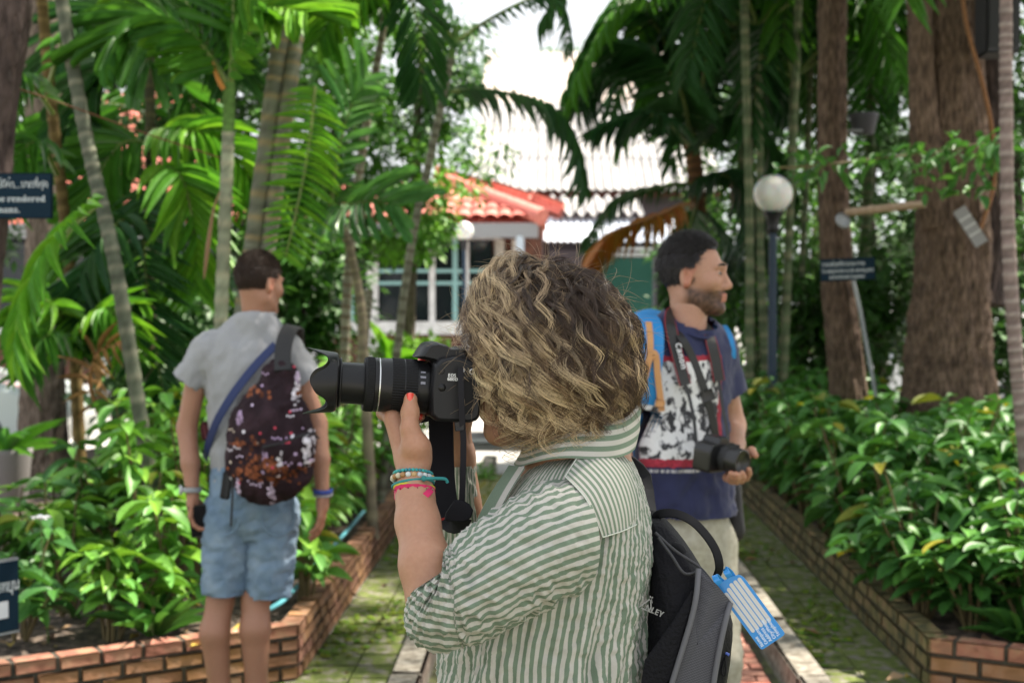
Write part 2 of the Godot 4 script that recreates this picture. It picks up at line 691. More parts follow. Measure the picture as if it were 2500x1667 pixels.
		for i in gz:
			for j in gx:
				var x: float = cx + sg * (0.09 + 4.4 * j / (gx - 1.0))
				var z0: float = cz + (abs(x - cx)) * abs((front_end - corner).z / (front_end - corner).x) - 0.09
				var z: float = lerp(z0, -13.5, i / (gz - 1.0))
				so.vert(Vector3(x, top - 0.05 + 0.035 * nn.get_noise_2d(x * 2, z * 2) + 0.02 * nn.get_noise_2d(x * 9, z * 9), z), Vector2(x, z))
		for i in gz - 1:
			for j in gx - 1:
				var a := i * gx + j
				so.quad(a, a + 1, a + gx + 1, a + gx)
		struct("planter_soil", so, dirt)


# ---------------------------------------------------------------- leaves, shrubs, palms, trees
func Q(x: float, y: float, z: float) -> Vector3:
	return P(x * 1.063, y * 1.063, z)

func blade(profile: Array, fold: float, droop: float, wave := 0.0, jag := 0.0) -> MB:
	# a leaf one unit long on +z, one unit wide on x: two halves folded along the midrib
	var mb := MB.new()
	var n := profile.size()
	for i in n:
		var t := float(i) / (n - 1)
		var w: float = profile[i] * 0.5
		var y := -droop * t * t
		var wy := wave * sin(t * 9.0)
		var jz := jag * (0.5 + 0.5 * sin(i * 2.4)) if i == n - 1 else 0.0
		mb.vert(Vector3(-w, y + w * fold + wy, t - jz), Vector2(0, t))
		mb.vert(Vector3(0, y, t), Vector2(0.5, t))
		mb.vert(Vector3(w, y + w * fold - wy, t - jz * 0.3), Vector2(1, t))
	for i in n - 1:
		var a := i * 3
		mb.quad(a, a + 3, a + 4, a + 1)
		mb.quad(a + 1, a + 4, a + 5, a + 2)
	return mb

func leaf_texture(rib: Color, vein: float) -> ImageTexture:
	var w := 64
	var h := 160
	var im := Image.create(w, h, false, Image.FORMAT_RGB8)
	var nz := FastNoiseLite.new()
	nz.seed = 11
	nz.frequency = 0.05
	for y in h:
		for x in w:
			var u := absf(x / (w - 1.0) - 0.5) * 2.0
			var v := y / (h - 1.0)
			var k := 0.46 + 0.09 * nz.get_noise_2d(x, y)
			var ph := fposmod(v * 9.0 - u * 1.5, 1.0)
			k += vein * exp(-pow((ph - 0.5) / 0.09, 2.0)) * (1.0 - u * 0.6)
			var c := Color(k, k, k)
			var r := exp(-pow(u / (0.1 * (1.1 - v)), 2.0))
			c = c.lerp(rib, r * 0.85)
			im.set_pixel(x, y, c.linear_to_srgb())
	return ImageTexture.create_from_image(im)

func leaf_mat(t: Texture2D, r: float, g: float, b: float, rough := 0.42, through := 0.5) -> StandardMaterial3D:
	var m := StandardMaterial3D.new()
	m.albedo_texture = t
	m.albedo_color = lin(minf(1, r * 2), minf(1, g * 2), minf(1, b * 2))
	m.roughness = rough
	m.metallic_specular = 0.36
	m.backlight_enabled = true
	m.backlight = lin(through, through, through * 0.6)
	return m

func vleaf_mat(rough := 0.5, through := 0.5) -> StandardMaterial3D:
	var m := vmat(rough, 0.45)
	m.backlight_enabled = true
	m.backlight = lin(through, through, through * 0.6)
	return m

func prepare_leaves() -> void:
	var lt := leaf_texture(Color(0.85, 0.95, 0.45), 0.07)
	var pt := leaf_texture(Color(0.62, 0.7, 0.35), 0.0)
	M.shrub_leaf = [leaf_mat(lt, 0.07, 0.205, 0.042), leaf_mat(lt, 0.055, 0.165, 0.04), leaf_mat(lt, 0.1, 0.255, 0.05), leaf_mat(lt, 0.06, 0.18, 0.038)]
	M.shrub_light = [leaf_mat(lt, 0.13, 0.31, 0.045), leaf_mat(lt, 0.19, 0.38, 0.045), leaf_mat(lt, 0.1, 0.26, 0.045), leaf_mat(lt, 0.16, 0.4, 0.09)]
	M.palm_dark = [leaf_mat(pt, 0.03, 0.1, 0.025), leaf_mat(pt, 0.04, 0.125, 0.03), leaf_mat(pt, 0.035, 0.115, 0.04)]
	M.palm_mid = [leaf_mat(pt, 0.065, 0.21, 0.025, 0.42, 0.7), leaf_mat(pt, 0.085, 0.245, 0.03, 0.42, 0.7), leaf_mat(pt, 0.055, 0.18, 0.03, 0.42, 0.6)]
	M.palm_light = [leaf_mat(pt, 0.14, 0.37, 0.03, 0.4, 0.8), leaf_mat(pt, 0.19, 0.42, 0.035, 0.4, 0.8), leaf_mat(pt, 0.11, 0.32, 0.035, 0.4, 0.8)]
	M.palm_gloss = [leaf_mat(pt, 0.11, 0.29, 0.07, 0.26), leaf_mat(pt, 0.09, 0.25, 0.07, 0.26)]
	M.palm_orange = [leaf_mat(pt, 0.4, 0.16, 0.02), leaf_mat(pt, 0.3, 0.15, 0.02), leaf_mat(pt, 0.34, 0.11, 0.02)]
	M.palm_dry = [leaf_mat(pt, 0.3, 0.17, 0.06, 0.7), leaf_mat(pt, 0.24, 0.13, 0.05, 0.7)]
	M.white_petal = smat(lin(0.75, 0.75, 0.78), 0.6)
	M.old_leaf = [leaf_mat(lt, 0.32, 0.3, 0.03, 0.55), leaf_mat(lt, 0.2, 0.26, 0.03, 0.5), leaf_mat(lt, 0.24, 0.27, 0.04, 0.6)]
	M.stem = smat(lin(0.13, 0.1, 0.04), 0.7)
	M.green_stem = smat(lin(0.1, 0.17, 0.04), 0.5)
	M.rachis = smat(lin(0.16, 0.22, 0.05), 0.5)
	M.dry_rachis = smat(lin(0.3, 0.14, 0.05), 0.7)
	M.vleaf = vleaf_mat()
	var prof := [0.06, 0.5, 0.86, 1.0, 0.9, 0.62, 0.03]
	M.leafs = [blade(prof, 0.35, 0.18).mesh(), blade(prof, 0.25, 0.32, 0.02).mesh(), blade(prof, 0.45, 0.1, 0.015).mesh(), blade([0.05, 0.62, 0.97, 0.95, 0.75, 0.4, 0.02], 0.3, 0.24, 0.02).mesh()]
	var pp := [0.35, 0.85, 1.0, 0.95, 0.75, 0.4, 0.03]
	M.leaflet_mb = [blade(pp, 0.3, 0.1), blade(pp, 0.25, 0.22), blade(pp, 0.35, 0.35)]
	M.leaflets = []
	for q in M.leaflet_mb:
		M.leaflets.append(q.mesh())
	M.fish_mb = [blade([0.25, 0.6, 0.8, 0.95, 1.0, 1.0], 0.3, 0.12, 0.0, 0.12), blade([0.2, 0.55, 0.8, 0.9, 1.0, 0.85], 0.25, 0.2, 0.02, 0.18)]
	M.fish = []
	for q in M.fish_mb:
		M.fish.append(q.mesh())

func leaf_at(pos: Vector3, dir: Vector3, length: float, width: float, roll := 0.0) -> Transform3D:
	var z := dir.normalized()
	var x := Vector3.UP.cross(z)
	if x.length() < 0.05:
		x = Vector3.RIGHT
	x = x.normalized().rotated(z, roll)
	var y := z.cross(x)
	return Transform3D(Basis(x * width, y * length, z * length), pos)

func make_shrub(root: Node3D, height: float, spread: float, stems: int, leaf_len: float, mats: Array, low := 0.35) -> void:
	# root stands on the soil; upright branching stems that end in drooping whorls of leaves
	var st := MB.new()
	var leaves := []
	for k in stems:
		var a := TAU * k / stems + rr(-0.5, 0.5)
		var out := Vector3(cos(a), 0, sin(a)) * spread * rr(0.15, 1.0)
		var hh := height * rr(0.62, 1.0)
		if k < stems * low:
			hh *= 0.55
			out *= 1.1
		var p0 := Vector3(cos(a), 0, sin(a)) * 0.03
		var p2 := out + Vector3(0, hh, 0)
		var p1 := out * 0.45 + Vector3(0, hh * 0.55, 0)
		var pts := []
		for i in 6:
			pts.append(bez(p0, p1, p2, i / 5.0))
		st.tube(pts, [0.009, 0.008, 0.007, 0.006, 0.005, 0.004], 4, false)
		var n := rng.randi_range(5, 7)
		var off := rr(0, TAU)
		for i in n:
			var b := off + TAU * i / n + rr(-0.25, 0.25)
			var d := Vector3(cos(b), rr(-0.5, 0.35), sin(b)) + out * 0.5
			leaves.append([p2 + Vector3(0, rr(-0.02, 0.02), 0), d, rr(0.75, 1.15)])
		for i in 3:
			var t := rr(0.45, 0.92)
			var q := bez(p0, p1, p2, t)
			var b := rr(0, TAU)
			for s in 2:
				leaves.append([q, Vector3(cos(b + PI * s), rr(-0.45, 0.1), sin(b + PI * s)) + out * 0.6, rr(0.8, 1.2)])
	inst("stem", st.mesh(), M.stem, root)
	for l in leaves:
		var L: float = leaf_len * l[2] * rr(0.6, 1.15)
		var lm: Material = mats[rng.randi() % mats.size()]
		if rng.randf() < 0.03:
			lm = M.old_leaf[rng.randi() % 3]
		inst("leaf", M.leafs[rng.randi() % 4], lm, root, leaf_at(l[0] + l[1].normalized() * 0.012, l[1], L, L * rr(0.36, 0.48), rr(-0.35, 0.35)))

func frond(parent: Node3D, ctrl: Array, up: Vector3, n: int, length: float, width: float, mats: Array, o := {}) -> Node3D:
	# one pinnate leaf: a curved rachis with leaflets on both sides
	var pts := spline(ctrl, 22)
	var total := 0.0
	var rad := []
	for i in 22:
		rad.append(lerpf(o.get("thick", 0.014), 0.003, i / 21.0))
	var rb := MB.new()
	rb.tube(pts, rad, 5, false)
	var sep: bool = o.get("sep", true)
	var fish: bool = o.get("fish", false)
	var droop: float = o.get("droop", 0.25)
	var a0: float = o.get("a0", 0.5)
	var a1: float = o.get("a1", 1.0)
	var start: float = o.get("start", 0.15)
	var lift: float = o.get("lift", 0.15)
	var one: int = o.get("one", 0)
	var node := part("frond", rb, o.get("rachis", M.rachis), parent)
	var joined := MB.new()
	var tr := Transform3D()
	var pq: Node = node
	while pq is Node3D and pq != self:
		tr = pq.transform * tr
		pq = pq.get_parent()
	tr = tr.affine_inverse()
	for i in n:
		var t := start + (1.0 - start) * i / (n - 1.0)
		var f := t * 21.0
		var k := mini(int(f), 20)
		var p: Vector3 = pts[k].lerp(pts[k + 1], f - k)
		var T: Vector3 = (pts[k + 1] - pts[k]).normalized()
		var S := T.cross(up).normalized()
		var N := S.cross(T)
		var tt := (t - start) / (1.0 - start)
		var L: float = length * (0.55 + 0.55 * sin(PI * (0.12 + 0.72 * tt))) * rr(0.88, 1.1)
		if tt > 0.9:
			L *= 0.75
		var ang := lerpf(a0, a1, tt) + rr(-0.09, 0.09)
		for s in [-1.0, 1.0]:
			if one != 0 and s != one:
				continue
			var d: Vector3 = (S * s * cos(ang) + T * sin(ang) + N * (lift + rr(-0.08, 0.08)) + Vector3.DOWN * droop * rr(0.6, 1.4)).normalized()
			var x: Vector3 = (T - d * T.dot(d)).normalized() * -s
			var y := d.cross(x)
			if y.y < 0:
				x = -x
				y = -y
			var ww := width * rr(0.8, 1.15)
			var tf := Transform3D(Basis(x * ww, y * L, d * L), p)
			if sep:
				var ms: Array = M.fish if fish else M.leaflets
				inst("leaflet", ms[rng.randi() % ms.size()], mats[rng.randi() % mats.size()], node, tr * tf)
			else:
				var mm: Array = M.fish_mb if fish else M.leaflet_mb
				joined.add(mm[rng.randi() % mm.size()], tf)
	if not sep:
		var j := part("leaflets", joined, mats[rng.randi() % mats.size()], node)
		j.set_meta("kind", "stuff")
	return node

func palm_trunk(parent: Node3D, ctrl: Array, r0: float, r1: float, gap: float, base: Color, scar: Color, green_top := 0.0) -> MeshInstance3D:
	# ringed stem from the ground up, pale leaf scars at the nodes
	var pts := []
	var rad := []
	var raw := spline(ctrl, 60)
	var total := 0.0
	for i in 59:
		total += (raw[i + 1] - raw[i]).length()
	var mb := MB.new()
	var rings := []
	var cols := []
	var dist := 0.0
	var nodes := int(total / gap)
	var sides := 10
	for k in nodes * 4 + 1:
		var t := float(k) / (nodes * 4)
		var f := t * 59.0
		var i := mini(int(f), 58)
		var p: Vector3 = raw[i].lerp(raw[i + 1], f - i)
		var T: Vector3 = (raw[i + 1] - raw[i]).normalized()
		var r := lerpf(r0, r1, t) * (1.06 if k % 4 == 0 else (1.0 if k % 4 != 2 else 0.97))
		var a := T.cross(Vector3(0, 0, 1)).normalized()
		var b := T.cross(a)
		var ring := []
		for j in sides:
			ring.append(p + (a * cos(TAU * j / sides) + b * sin(TAU * j / sides)) * r * rr(0.97, 1.03))
		rings.append(ring)
		var c := scar if k % 4 == 0 else base * rr(0.75, 1.25)
		if green_top > 0.0 and t > 1.0 - green_top:
			c = Color(0.1, 0.19, 0.05) * rr(0.85, 1.15)
		cols.append(c)
	var first := mb.v.size()
	mb.loft(rings, true, true, true, 3.0)
	for k in rings.size():
		for j in sides + 1:
			mb.c[first + k * (sides + 1) + j] = cols[k] * rng.randf_range(0.8, 1.2)
	for k in range(first + rings.size() * (sides + 1), mb.v.size()):
		mb.c[k] = base
	return part("trunk", mb, M.trunk_v, parent)

func bark_trunk(parent: Node3D, ctrl: Array, radii: Array, m: Material, sides := 20, called := "trunk", sd := 3) -> MeshInstance3D:
	var fine := sides >= 18
	var n := 190 if fine else 40
	if fine:
		sides *= 4
	var pts := spline(ctrl, n)
	var nz := FastNoiseLite.new()
	nz.seed = sd
	nz.frequency = 1.0
	var rings := []
	var run := 0.0
	for i in n:
		var f := float(i) / (n - 1) * (radii.size() - 1)
		var k := mini(int(f), radii.size() - 2)
		var r: float = lerp(radii[k], radii[k + 1], f - k)
		var T: Vector3 = (pts[mini(i + 1, n - 1)] - pts[maxi(i - 1, 0)]).normalized()
		var a := T.cross(Vector3(0, 0, 1)).normalized()
		var b := T.cross(a)
		var ring := []
		for j in sides:
			var an := TAU * j / sides
			var hgt: float = pts[i].y
			var nn := nz.get_noise_3d(cos(an) * 2.2, sin(an) * 2.2, hgt * 1.4) * 0.16
			if fine:
				# furrows between long uneven plates
				nn -= 0.065 * pow(1.0 - minf(1.0, absf(nz.get_noise_3d(cos(an) * 8, sin(an) * 8, hgt * 3.2)) * 2.6), 2.0)
				nn += nz.get_noise_3d(cos(an) * 16, sin(an) * 16, hgt * 14.0) * 0.06
			ring.append(pts[i] + (a * cos(an) + b * sin(an)) * r * (1.0 + nn))
		rings.append(ring)
	var mb := MB.new()
	mb.loft(rings, true, true, true)
	return part(called, mb, m, parent)

func leaf_cloud(mb: MB, at: Vector3, r: Vector3, clumps: int, per: int, size: float, cols: Array, hang := 0.3, shell := 0.5) -> void:
	# many small leaves in clumps spread through a crown
	for k in clumps:
		var d := Vector3(rng.randfn(), rng.randfn(), rng.randfn()).normalized()
		var c := at + d * r * pow(rng.randf(), shell)
		var cr := rr(0.18, 0.42) * size * 5.0
		var col: Color = cols[rng.randi() % cols.size()]
		for i in per:
			var e := Vector3(rng.randfn(), rng.randfn() * 0.7, rng.randfn()) * 0.5
			var p := c + e * cr
			var dir := (e.normalized() + Vector3(rr(-0.5, 0.5), -hang, rr(-0.5, 0.5))).normalized()
			var L := size * rr(0.7, 1.3)
			var x := dir.cross(Vector3(rr(-0.4, 0.4), 1, rr(-0.4, 0.4))).normalized() * L * 0.24
			var y := x.cross(dir).normalized() * L * 0.08
			mb.tint = col * rr(0.75, 1.3)
			var a := mb.vert(p)
			mb.vert(p + dir * L * 0.45 + x + y)
			mb.vert(p + dir * L)
			mb.vert(p + dir * L * 0.45 - x + y)
			mb.vert(p + dir * L * 0.5)
			mb.tri(a, a + 1, a + 4)
			mb.tri(a + 1, a + 2, a + 4)
			mb.tri(a + 4, a + 2, a + 3)
			mb.tri(a, a + 4, a + 3)

func build_hedges() -> void:
	# right hedge: prototypes, then copies in rows
	var soil := 0.17
	var protos := []
	for k in 5:
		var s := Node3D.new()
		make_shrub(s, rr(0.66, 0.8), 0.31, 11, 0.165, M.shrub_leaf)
		protos.append(s)
	var light := []
	for k in 4:
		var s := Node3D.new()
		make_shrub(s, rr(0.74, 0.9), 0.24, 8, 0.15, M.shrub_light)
		light.append(s)
	var rows := []
	var z := 6.35
	while z < 11.4:
		var nr := 4 if z < 9.0 else 3
		for c in nr:
			rows.append(Vector3(1.7 + c * 0.37 + rr(-0.05, 0.05), soil, -z + rr(-0.07, 0.07) - c * 0.03))
		z += 0.36
	for q in [[2.02, 6.0], [2.3, 5.92], [2.55, 5.75], [1.8, 6.1], [2.42, 6.15]]:
		rows.append(Vector3(q[0], soil, -q[1]))
	for p in rows:
		if p.x > (2500 - 1340) / F * -p.z + 0.35:
			continue
		var o: Node3D = protos[rng.randi() % 5].duplicate()
		o.name = numbered("leafy_shrub")
		add_child(o)
		o.position = p
		o.rotation.y = rr(0, TAU)
		var s := rr(0.9, 1.12)
		o.scale = Vector3(s, s * (1.0 if -p.z > 7 else (0.92 if -p.z > 6.2 else 0.6)), s)
		tag(o, "broad-leaved green shrub in the dense hedge behind the right brick planter wall", "shrub", "shrubs of the right hedge")
	# left bed: along the path behind the man, and deeper
	z = 6.9
	while z < 11.0:
		for c in 4:
			var p := Vector3(-1.32 - c * 0.42 + rr(-0.07, 0.07), 0.21, -z + rr(-0.08, 0.08))
			var o: Node3D = light[rng.randi() % 4].duplicate()
			o.name = numbered("bright_shrub")
			add_child(o)
			o.position = p
			o.rotation.y = rr(0, TAU)
			var s := rr(0.92, 1.15)
			var pxx := (1340.0 + p.x * F / -p.z) / 1.063
			o.scale = Vector3(s, s * (1.0 if pxx > 300 else 0.5), s)
			tag(o, "light green broad-leaved shrub in the left bed behind the brick planter", "shrub", "shrubs of the left bed")
		z += 0.45
	# front plants of the left bed, looser, with soil showing between them
	var spots := [[40, 5.75, 0.5, "tall leafy plant at the left picture edge above the small sign"], [150, 6.2, 0.55, "loose bright plant with large leaves between sign and leaning palm"], [250, 5.75, 0.62, "young plant with pale yellow-green top leaves in front of the bed"],
		[335, 6.3, 0.95, "bushy green plant left of the man in grey shirt"], [395, 6.0, 0.62, "low plant with drooping leaves behind the left end of the brick wall"], [100, 6.9, 0.5, "dark green plant behind the small sign"], [440, 6.7, 0.9, "tall plant hidden partly behind the man in denim shorts"], [700, 6.5, 0.5, "low plant beside the man's right leg near the blue cord"], [215, 7.2, 0.7, "pale green bush under the leaning palm trunk"], [335, 7.3, 1.0, "bright bush between leaning palm and man in grey shirt"]]
	for q in spots:
		var zz: float = q[1]
		var p := Q(q[0], 700, zz)
		p.y = 0.2
		var o: Node3D = thing("garden_plant", q[3], "plant", p)
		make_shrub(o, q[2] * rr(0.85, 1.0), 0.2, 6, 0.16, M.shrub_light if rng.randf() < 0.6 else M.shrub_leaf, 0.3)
	for q in protos + light:
		q.free()
	# fallen leaves lying on the soil and pavers
	var fl := MB.new()
	for k in 420:
		var side := k % 2
		var p := Vector3([-1.2 - rng.randf() * 2.0, 1.7 + rng.randf() * 1.4][side], 0.2 if side == 0 else 0.175, -rr(5.6, 8.5))
		if k > 402:
			p = Vector3([rr(-1.0, -0.65), rr(1.12, 1.5)][side], 0.02, -rr(5.8, 9.0))
		fl.tint = [Color(0.22, 0.12, 0.06), Color(0.3, 0.2, 0.12), Color(0.14, 0.08, 0.05), Color(0.4, 0.3, 0.06)][rng.randi() % 4]
		var a := rr(0, TAU)
		var L := rr(0.04, 0.1)
		var d := Vector3(cos(a), 0, sin(a)) * L
		var x := Vector3(-sin(a), 0, cos(a)) * L * 0.25
		var i := fl.vert(p)
		fl.vert(p + d * 0.5 + x + Vector3(0, rr(0.005, 0.03), 0))
		fl.vert(p + d + Vector3(0, rr(0, 0.02), 0))
		fl.vert(p + d * 0.5 - x + Vector3(0, rr(0.005, 0.03), 0))
		fl.quad(i, i + 1, i + 2, i + 3)
	var fo := inst("leaf_litter", fl.mesh(), vmat(0.8, 0.3))
	tag(fo, "dry brown leaf litter scattered over soil and pavers", "leaf litter")
	fo.set_meta("kind", "stuff")

func palm(called: String, label: String, ctrl: Array, r0: float, r1: float, gap: float, base: Color, scar: Color, green := 0.0, group := "") -> Node3D:
	var foot: Vector3 = ctrl[0]
	var t := thing(called, label, "palm", foot, group)
	palm_trunk(t, ctrl, r0, r1, gap, base, scar, green)
	return t

func drop(p: Vector3, q: Vector3, ground := 0.15) -> Vector3:
	# follow the line q -> p down to the ground
	var d := p - q
	return p + d * ((ground - p.y) / d.y) if absf(d.y) > 1e-4 else Vector3(p.x, ground, p.z)

func build_palms() -> void:
	M.trunk_v = vmat(0.85, 0.3)
	var grey := Color(0.105, 0.118, 0.085)
	var pale := Color(0.2, 0.2, 0.145)
	# --- palms of the left bed
	var a := palm("leaning_palm", "leaning slim grey palm trunk at far left crossing the fern fronds", [drop(Q(330, 1010, 6.6), Q(262, 600, 6.6)), Q(330, 1010, 6.6), Q(262, 600, 6.6), Q(200, 330, 6.7), Q(140, 0, 6.8), Q(95, -300, 6.9), Q(60, -560, 7.0)], 0.036, 0.031, 0.085, grey, pale)
	frond(a, [Q(222, 468, 6.0), Q(150, 540, 5.8), Q(80, 660, 5.7), Q(48, 790, 5.65)], Vector3(-0.75, 0.6, 0.45), 15, 0.3, 0.035, M.palm_light, {"start": 0.05, "droop": 0.15, "a0": 0.5, "lift": 0.1})
	for k in 4:
		var an := TAU * k / 4.0 + 0.3
		var top := Q(60, -560, 7.0)
		var out := Vector3(cos(an), 0, sin(an))
		frond(a, [top, top + out * 0.7 + Vector3(0, 0.5, 0), top + out * 1.5 + Vector3(0, 0.3, 0), top + out * 2.0 + Vector3(0, -0.5, 0)], Vector3.UP, 26, 0.5, 0.045, M.palm_mid, {"sep": false})
	var b := palm("crownshaft_palm", "young palm with pale green crownshaft above the man in grey shirt", [drop(Q(500, 900, 7.0), Q(508, 700, 7.0)), Q(500, 900, 7.0), Q(508, 700, 7.0), Q(518, 450, 7.0), Q(524, 290, 7.0), Q(526, 190, 7.0)], 0.037, 0.029, 0.11, Color(0.24, 0.26, 0.18), Color(0.33, 0.32, 0.22), 0.22)
	var bt := Q(526, 200, 7.0)
	frond(b, [bt, Q(560, 100, 6.9), Q(610, 20, 6.8), Q(700, 30, 6.6)], Vector3(0, 0.8, 0.5), 20, 0.36, 0.045, M.palm_light, {"fish": true})
	frond(b, [bt, Q(535, 60, 7.0), Q(540, -120, 7.1), Q(600, -220, 7.2)], Vector3(0.3, 0.6, 0.6), 18, 0.4, 0.05, M.palm_mid, {"fish": true, "start": 0.3})
	frond(b, [bt, Q(450, 90, 6.9), Q(350, 40, 6.8), Q(260, 90, 6.7)], Vector3(0, 0.8, 0.5), 20, 0.36, 0.045, M.palm_mid, {"fish": true})
	frond(b, [bt, Q(480, 110, 7.1), Q(430, 10, 7.2), Q(330, -60, 7.4)], Vector3(0, 0.7, 0.7), 20, 0.36, 0.045, M.palm_light, {"fish": true})
	var sp := MB.new()
	sp.tube(spline([Q(513, 205, 6.96), Q(497, 175, 6.95), Q(488, 140, 6.94)], 6), [0.012, 0.014, 0.012, 0.01, 0.007, 0.003], 6)
	part("flower_spathe", sp, smat(lin(0.5, 0.2, 0.03), 0.6), b)
	var st := MB.new()
	st.tube(spline([Q(505, 440, 6.95), Q(490, 480, 6.93), Q(478, 560, 6.92), Q(468, 640, 6.92)], 10), [0.004, 0.004, 0.005, 0.006, 0.008, 0.01, 0.012, 0.011, 0.008, 0.004], 5)
	part("dry_flower_stalk", st, smat(lin(0.24, 0.14, 0.07), 0.8), b)
	var cc := ["thick grey palm trunk, left stem of the close pair above the man", "thick grey palm trunk, right stem of the close pair above the man"]
	for k in 2:
		var dx := 36.0 * k
		var c := palm("ringed_palm", cc[k], [drop(Q(560 + dx, 700, 7.3), Q(580 + dx, 560, 7.3)), Q(560 + dx, 700, 7.3), Q(580 + dx, 560, 7.3), Q(628 + dx, 200, 7.3), Q(655 + dx, 0, 7.3 + 0.05 * k), Q(690 + dx * 1.4, -260, 7.4), Q(720 + dx * 2, -500, 7.4)], 0.048 - 0.006 * k, 0.04, 0.1, Color(0.17, 0.178, 0.135), Color(0.3, 0.24, 0.13))
		var top := Q(720 + dx * 2, -500, 7.4)
		for j in 4:
			var an := TAU * j / 4.0 + k
			var out := Vector3(cos(an), 0, sin(an))
			frond(c, [top, top + out * 0.7 + Vector3(0, 0.4, 0), top + out * 1.4 + Vector3(0, 0.1, 0), top + out * 1.9 + Vector3(0, -0.7, 0)], Vector3.UP, 26, 0.5, 0.05, M.palm_mid, {"sep": false})
		if k == 1:
			frond(c, [Q(722, 200, 7.2), Q(712, 310, 7.1), Q(690, 440, 7.0), Q(655, 590, 7.0)], Vector3(0.5, 0.1, 0.9), 30, 0.19, 0.022, M.palm_light, {"a0": 0.0, "a1": 0.35, "droop": 0.1, "start": 0.05})
	# slender palms in the middle
	var d := palm("slender_palm", "slender pale palm stem leaning right, left of the leafy tree", [drop(Q(790, 850, 9.0), Q(800, 620, 9.0)), Q(790, 850, 9.0), Q(800, 620, 9.0), Q(828, 370, 9.0), Q(858, 190, 9.0), Q(890, 0, 9.0), Q(905, -120, 9.0)], 0.034, 0.02, 0.07, Color(0.24, 0.23, 0.17), Color(0.12, 0.08, 0.05))
	var dt := Q(905, -120, 9.0)
	frond(d, [dt, Q(930, -40, 8.9), Q(960, 60, 8.8), Q(965, 190, 8.7)], Vector3(0.3, 0.4, 0.8), 20, 0.3, 0.04, M.palm_dark, {"fish": true, "droop": 0.5})
	frond(d, [dt, Q(850, -60, 8.9), Q(790, 0, 8.8), Q(740, 90, 8.7)], Vector3(0, 0.8, 0.6), 22, 0.4, 0.045, M.palm_light, {"droop": 0.2})
	var e := palm("slanting_palm", "slanting green-topped palm stem in front of the house windows", [drop(Q(910, 820, 9.6), Q(925, 680, 9.6)), Q(910, 820, 9.6), Q(945, 560, 9.6), Q(990, 350, 9.6), Q(1030, 160, 9.6), Q(1048, 60, 9.6)], 0.029, 0.025, 0.075, Color(0.2, 0.2, 0.15), Color(0.1, 0.09, 0.06), 0.16)
	var et := Q(1040, 100, 9.6)
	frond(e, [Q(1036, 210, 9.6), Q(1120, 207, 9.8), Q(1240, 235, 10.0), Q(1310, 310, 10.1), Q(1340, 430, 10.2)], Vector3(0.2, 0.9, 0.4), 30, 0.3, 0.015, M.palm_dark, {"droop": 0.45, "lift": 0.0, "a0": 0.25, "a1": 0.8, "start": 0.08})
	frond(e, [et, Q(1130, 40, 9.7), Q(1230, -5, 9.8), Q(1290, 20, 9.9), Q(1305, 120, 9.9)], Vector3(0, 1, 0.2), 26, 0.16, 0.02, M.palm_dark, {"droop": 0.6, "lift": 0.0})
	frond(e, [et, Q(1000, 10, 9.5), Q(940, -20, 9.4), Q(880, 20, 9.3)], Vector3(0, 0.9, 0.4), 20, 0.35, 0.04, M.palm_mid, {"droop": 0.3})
	# glossy bright fronds in front of the middle stems
	var g := palm("glossy_frond_palm", "low palm with glossy bright fronds above the camera lens", [drop(Q(835, 830, 8.6), Q(828, 700, 8.6)), Q(835, 830, 8.6), Q(828, 700, 8.6), Q(800, 560, 8.6), Q(760, 470, 8.6)], 0.035, 0.022, 0.09, Color(0.2, 0.17, 0.12), Color(0.28, 0.25, 0.16))
	var gt := Q(760, 470, 8.6)
	frond(g, [gt, Q(800, 470, 8.3), Q(850, 462, 8.1), Q(905, 470, 8.0)], Vector3(-0.1, 0.5, 0.85), 11, 0.34, 0.05, M.palm_gloss, {"fish": true, "droop": 0.15, "a0": 0.6, "a1": 1.1, "start": 0.1})
	frond(g, [gt, Q(730, 420, 8.5), Q(680, 430, 8.5), Q(620, 520, 8.5)], Vector3(0, 0.7, 0.7), 16, 0.34, 0.05, M.palm_mid, {"droop": 0.5})
	frond(g, [gt, Q(770, 380, 8.5), Q(800, 260, 8.4), Q(835, 190, 8.3)], Vector3(-0.6, 0.3, 0.75), 14, 0.34, 0.05, M.palm_gloss, {"fish": true, "droop": 0.2})
	var h := palm("broken_stem_palm", "short pale broken palm stem beside the bright banana leaf", [drop(Q(830, 835, 10), Q(840, 740, 10)), Q(830, 835, 10), Q(840, 740, 10), Q(848, 665, 10)], 0.04, 0.028, 0.08, Color(0.22, 0.21, 0.16), Color(0.12, 0.1, 0.07))
	# fishtail palm clump on the left, seen between the trunks
	var f := palm("fishtail_palm", "tall dark clumping palm with wide hanging fronds behind the leaning trunk", [drop(Q(345, 800, 8.2), Q(345, 600, 8.2)), Q(345, 800, 8.2), Q(345, 600, 8.2), Q(345, 330, 8.2), Q(342, 100, 8.2)], 0.035, 0.03, 0.09, Color(0.06, 0.06, 0.035), Color(0.11, 0.1, 0.05))
	frond(f, [Q(345, 430, 8.0), Q(330, 560, 7.7), Q(345, 720, 7.6), Q(372, 895, 7.6)], Vector3(0.05, 0.3, 0.95), 30, 0.3, 0.036, M.palm_dark, {"a0": 0.25, "a1": 0.8, "droop": 0.25, "start": 0.05})
	frond(f, [Q(342, 100, 8.2), Q(335, 70, 7.6), Q(342, 100, 7.2), Q(345, 150, 7.1)], Vector3(-0.2, 0.6, 0.8), 7, 0.3, 0.05, M.palm_gloss, {"fish": true, "droop": 0.9, "start": 0.4})
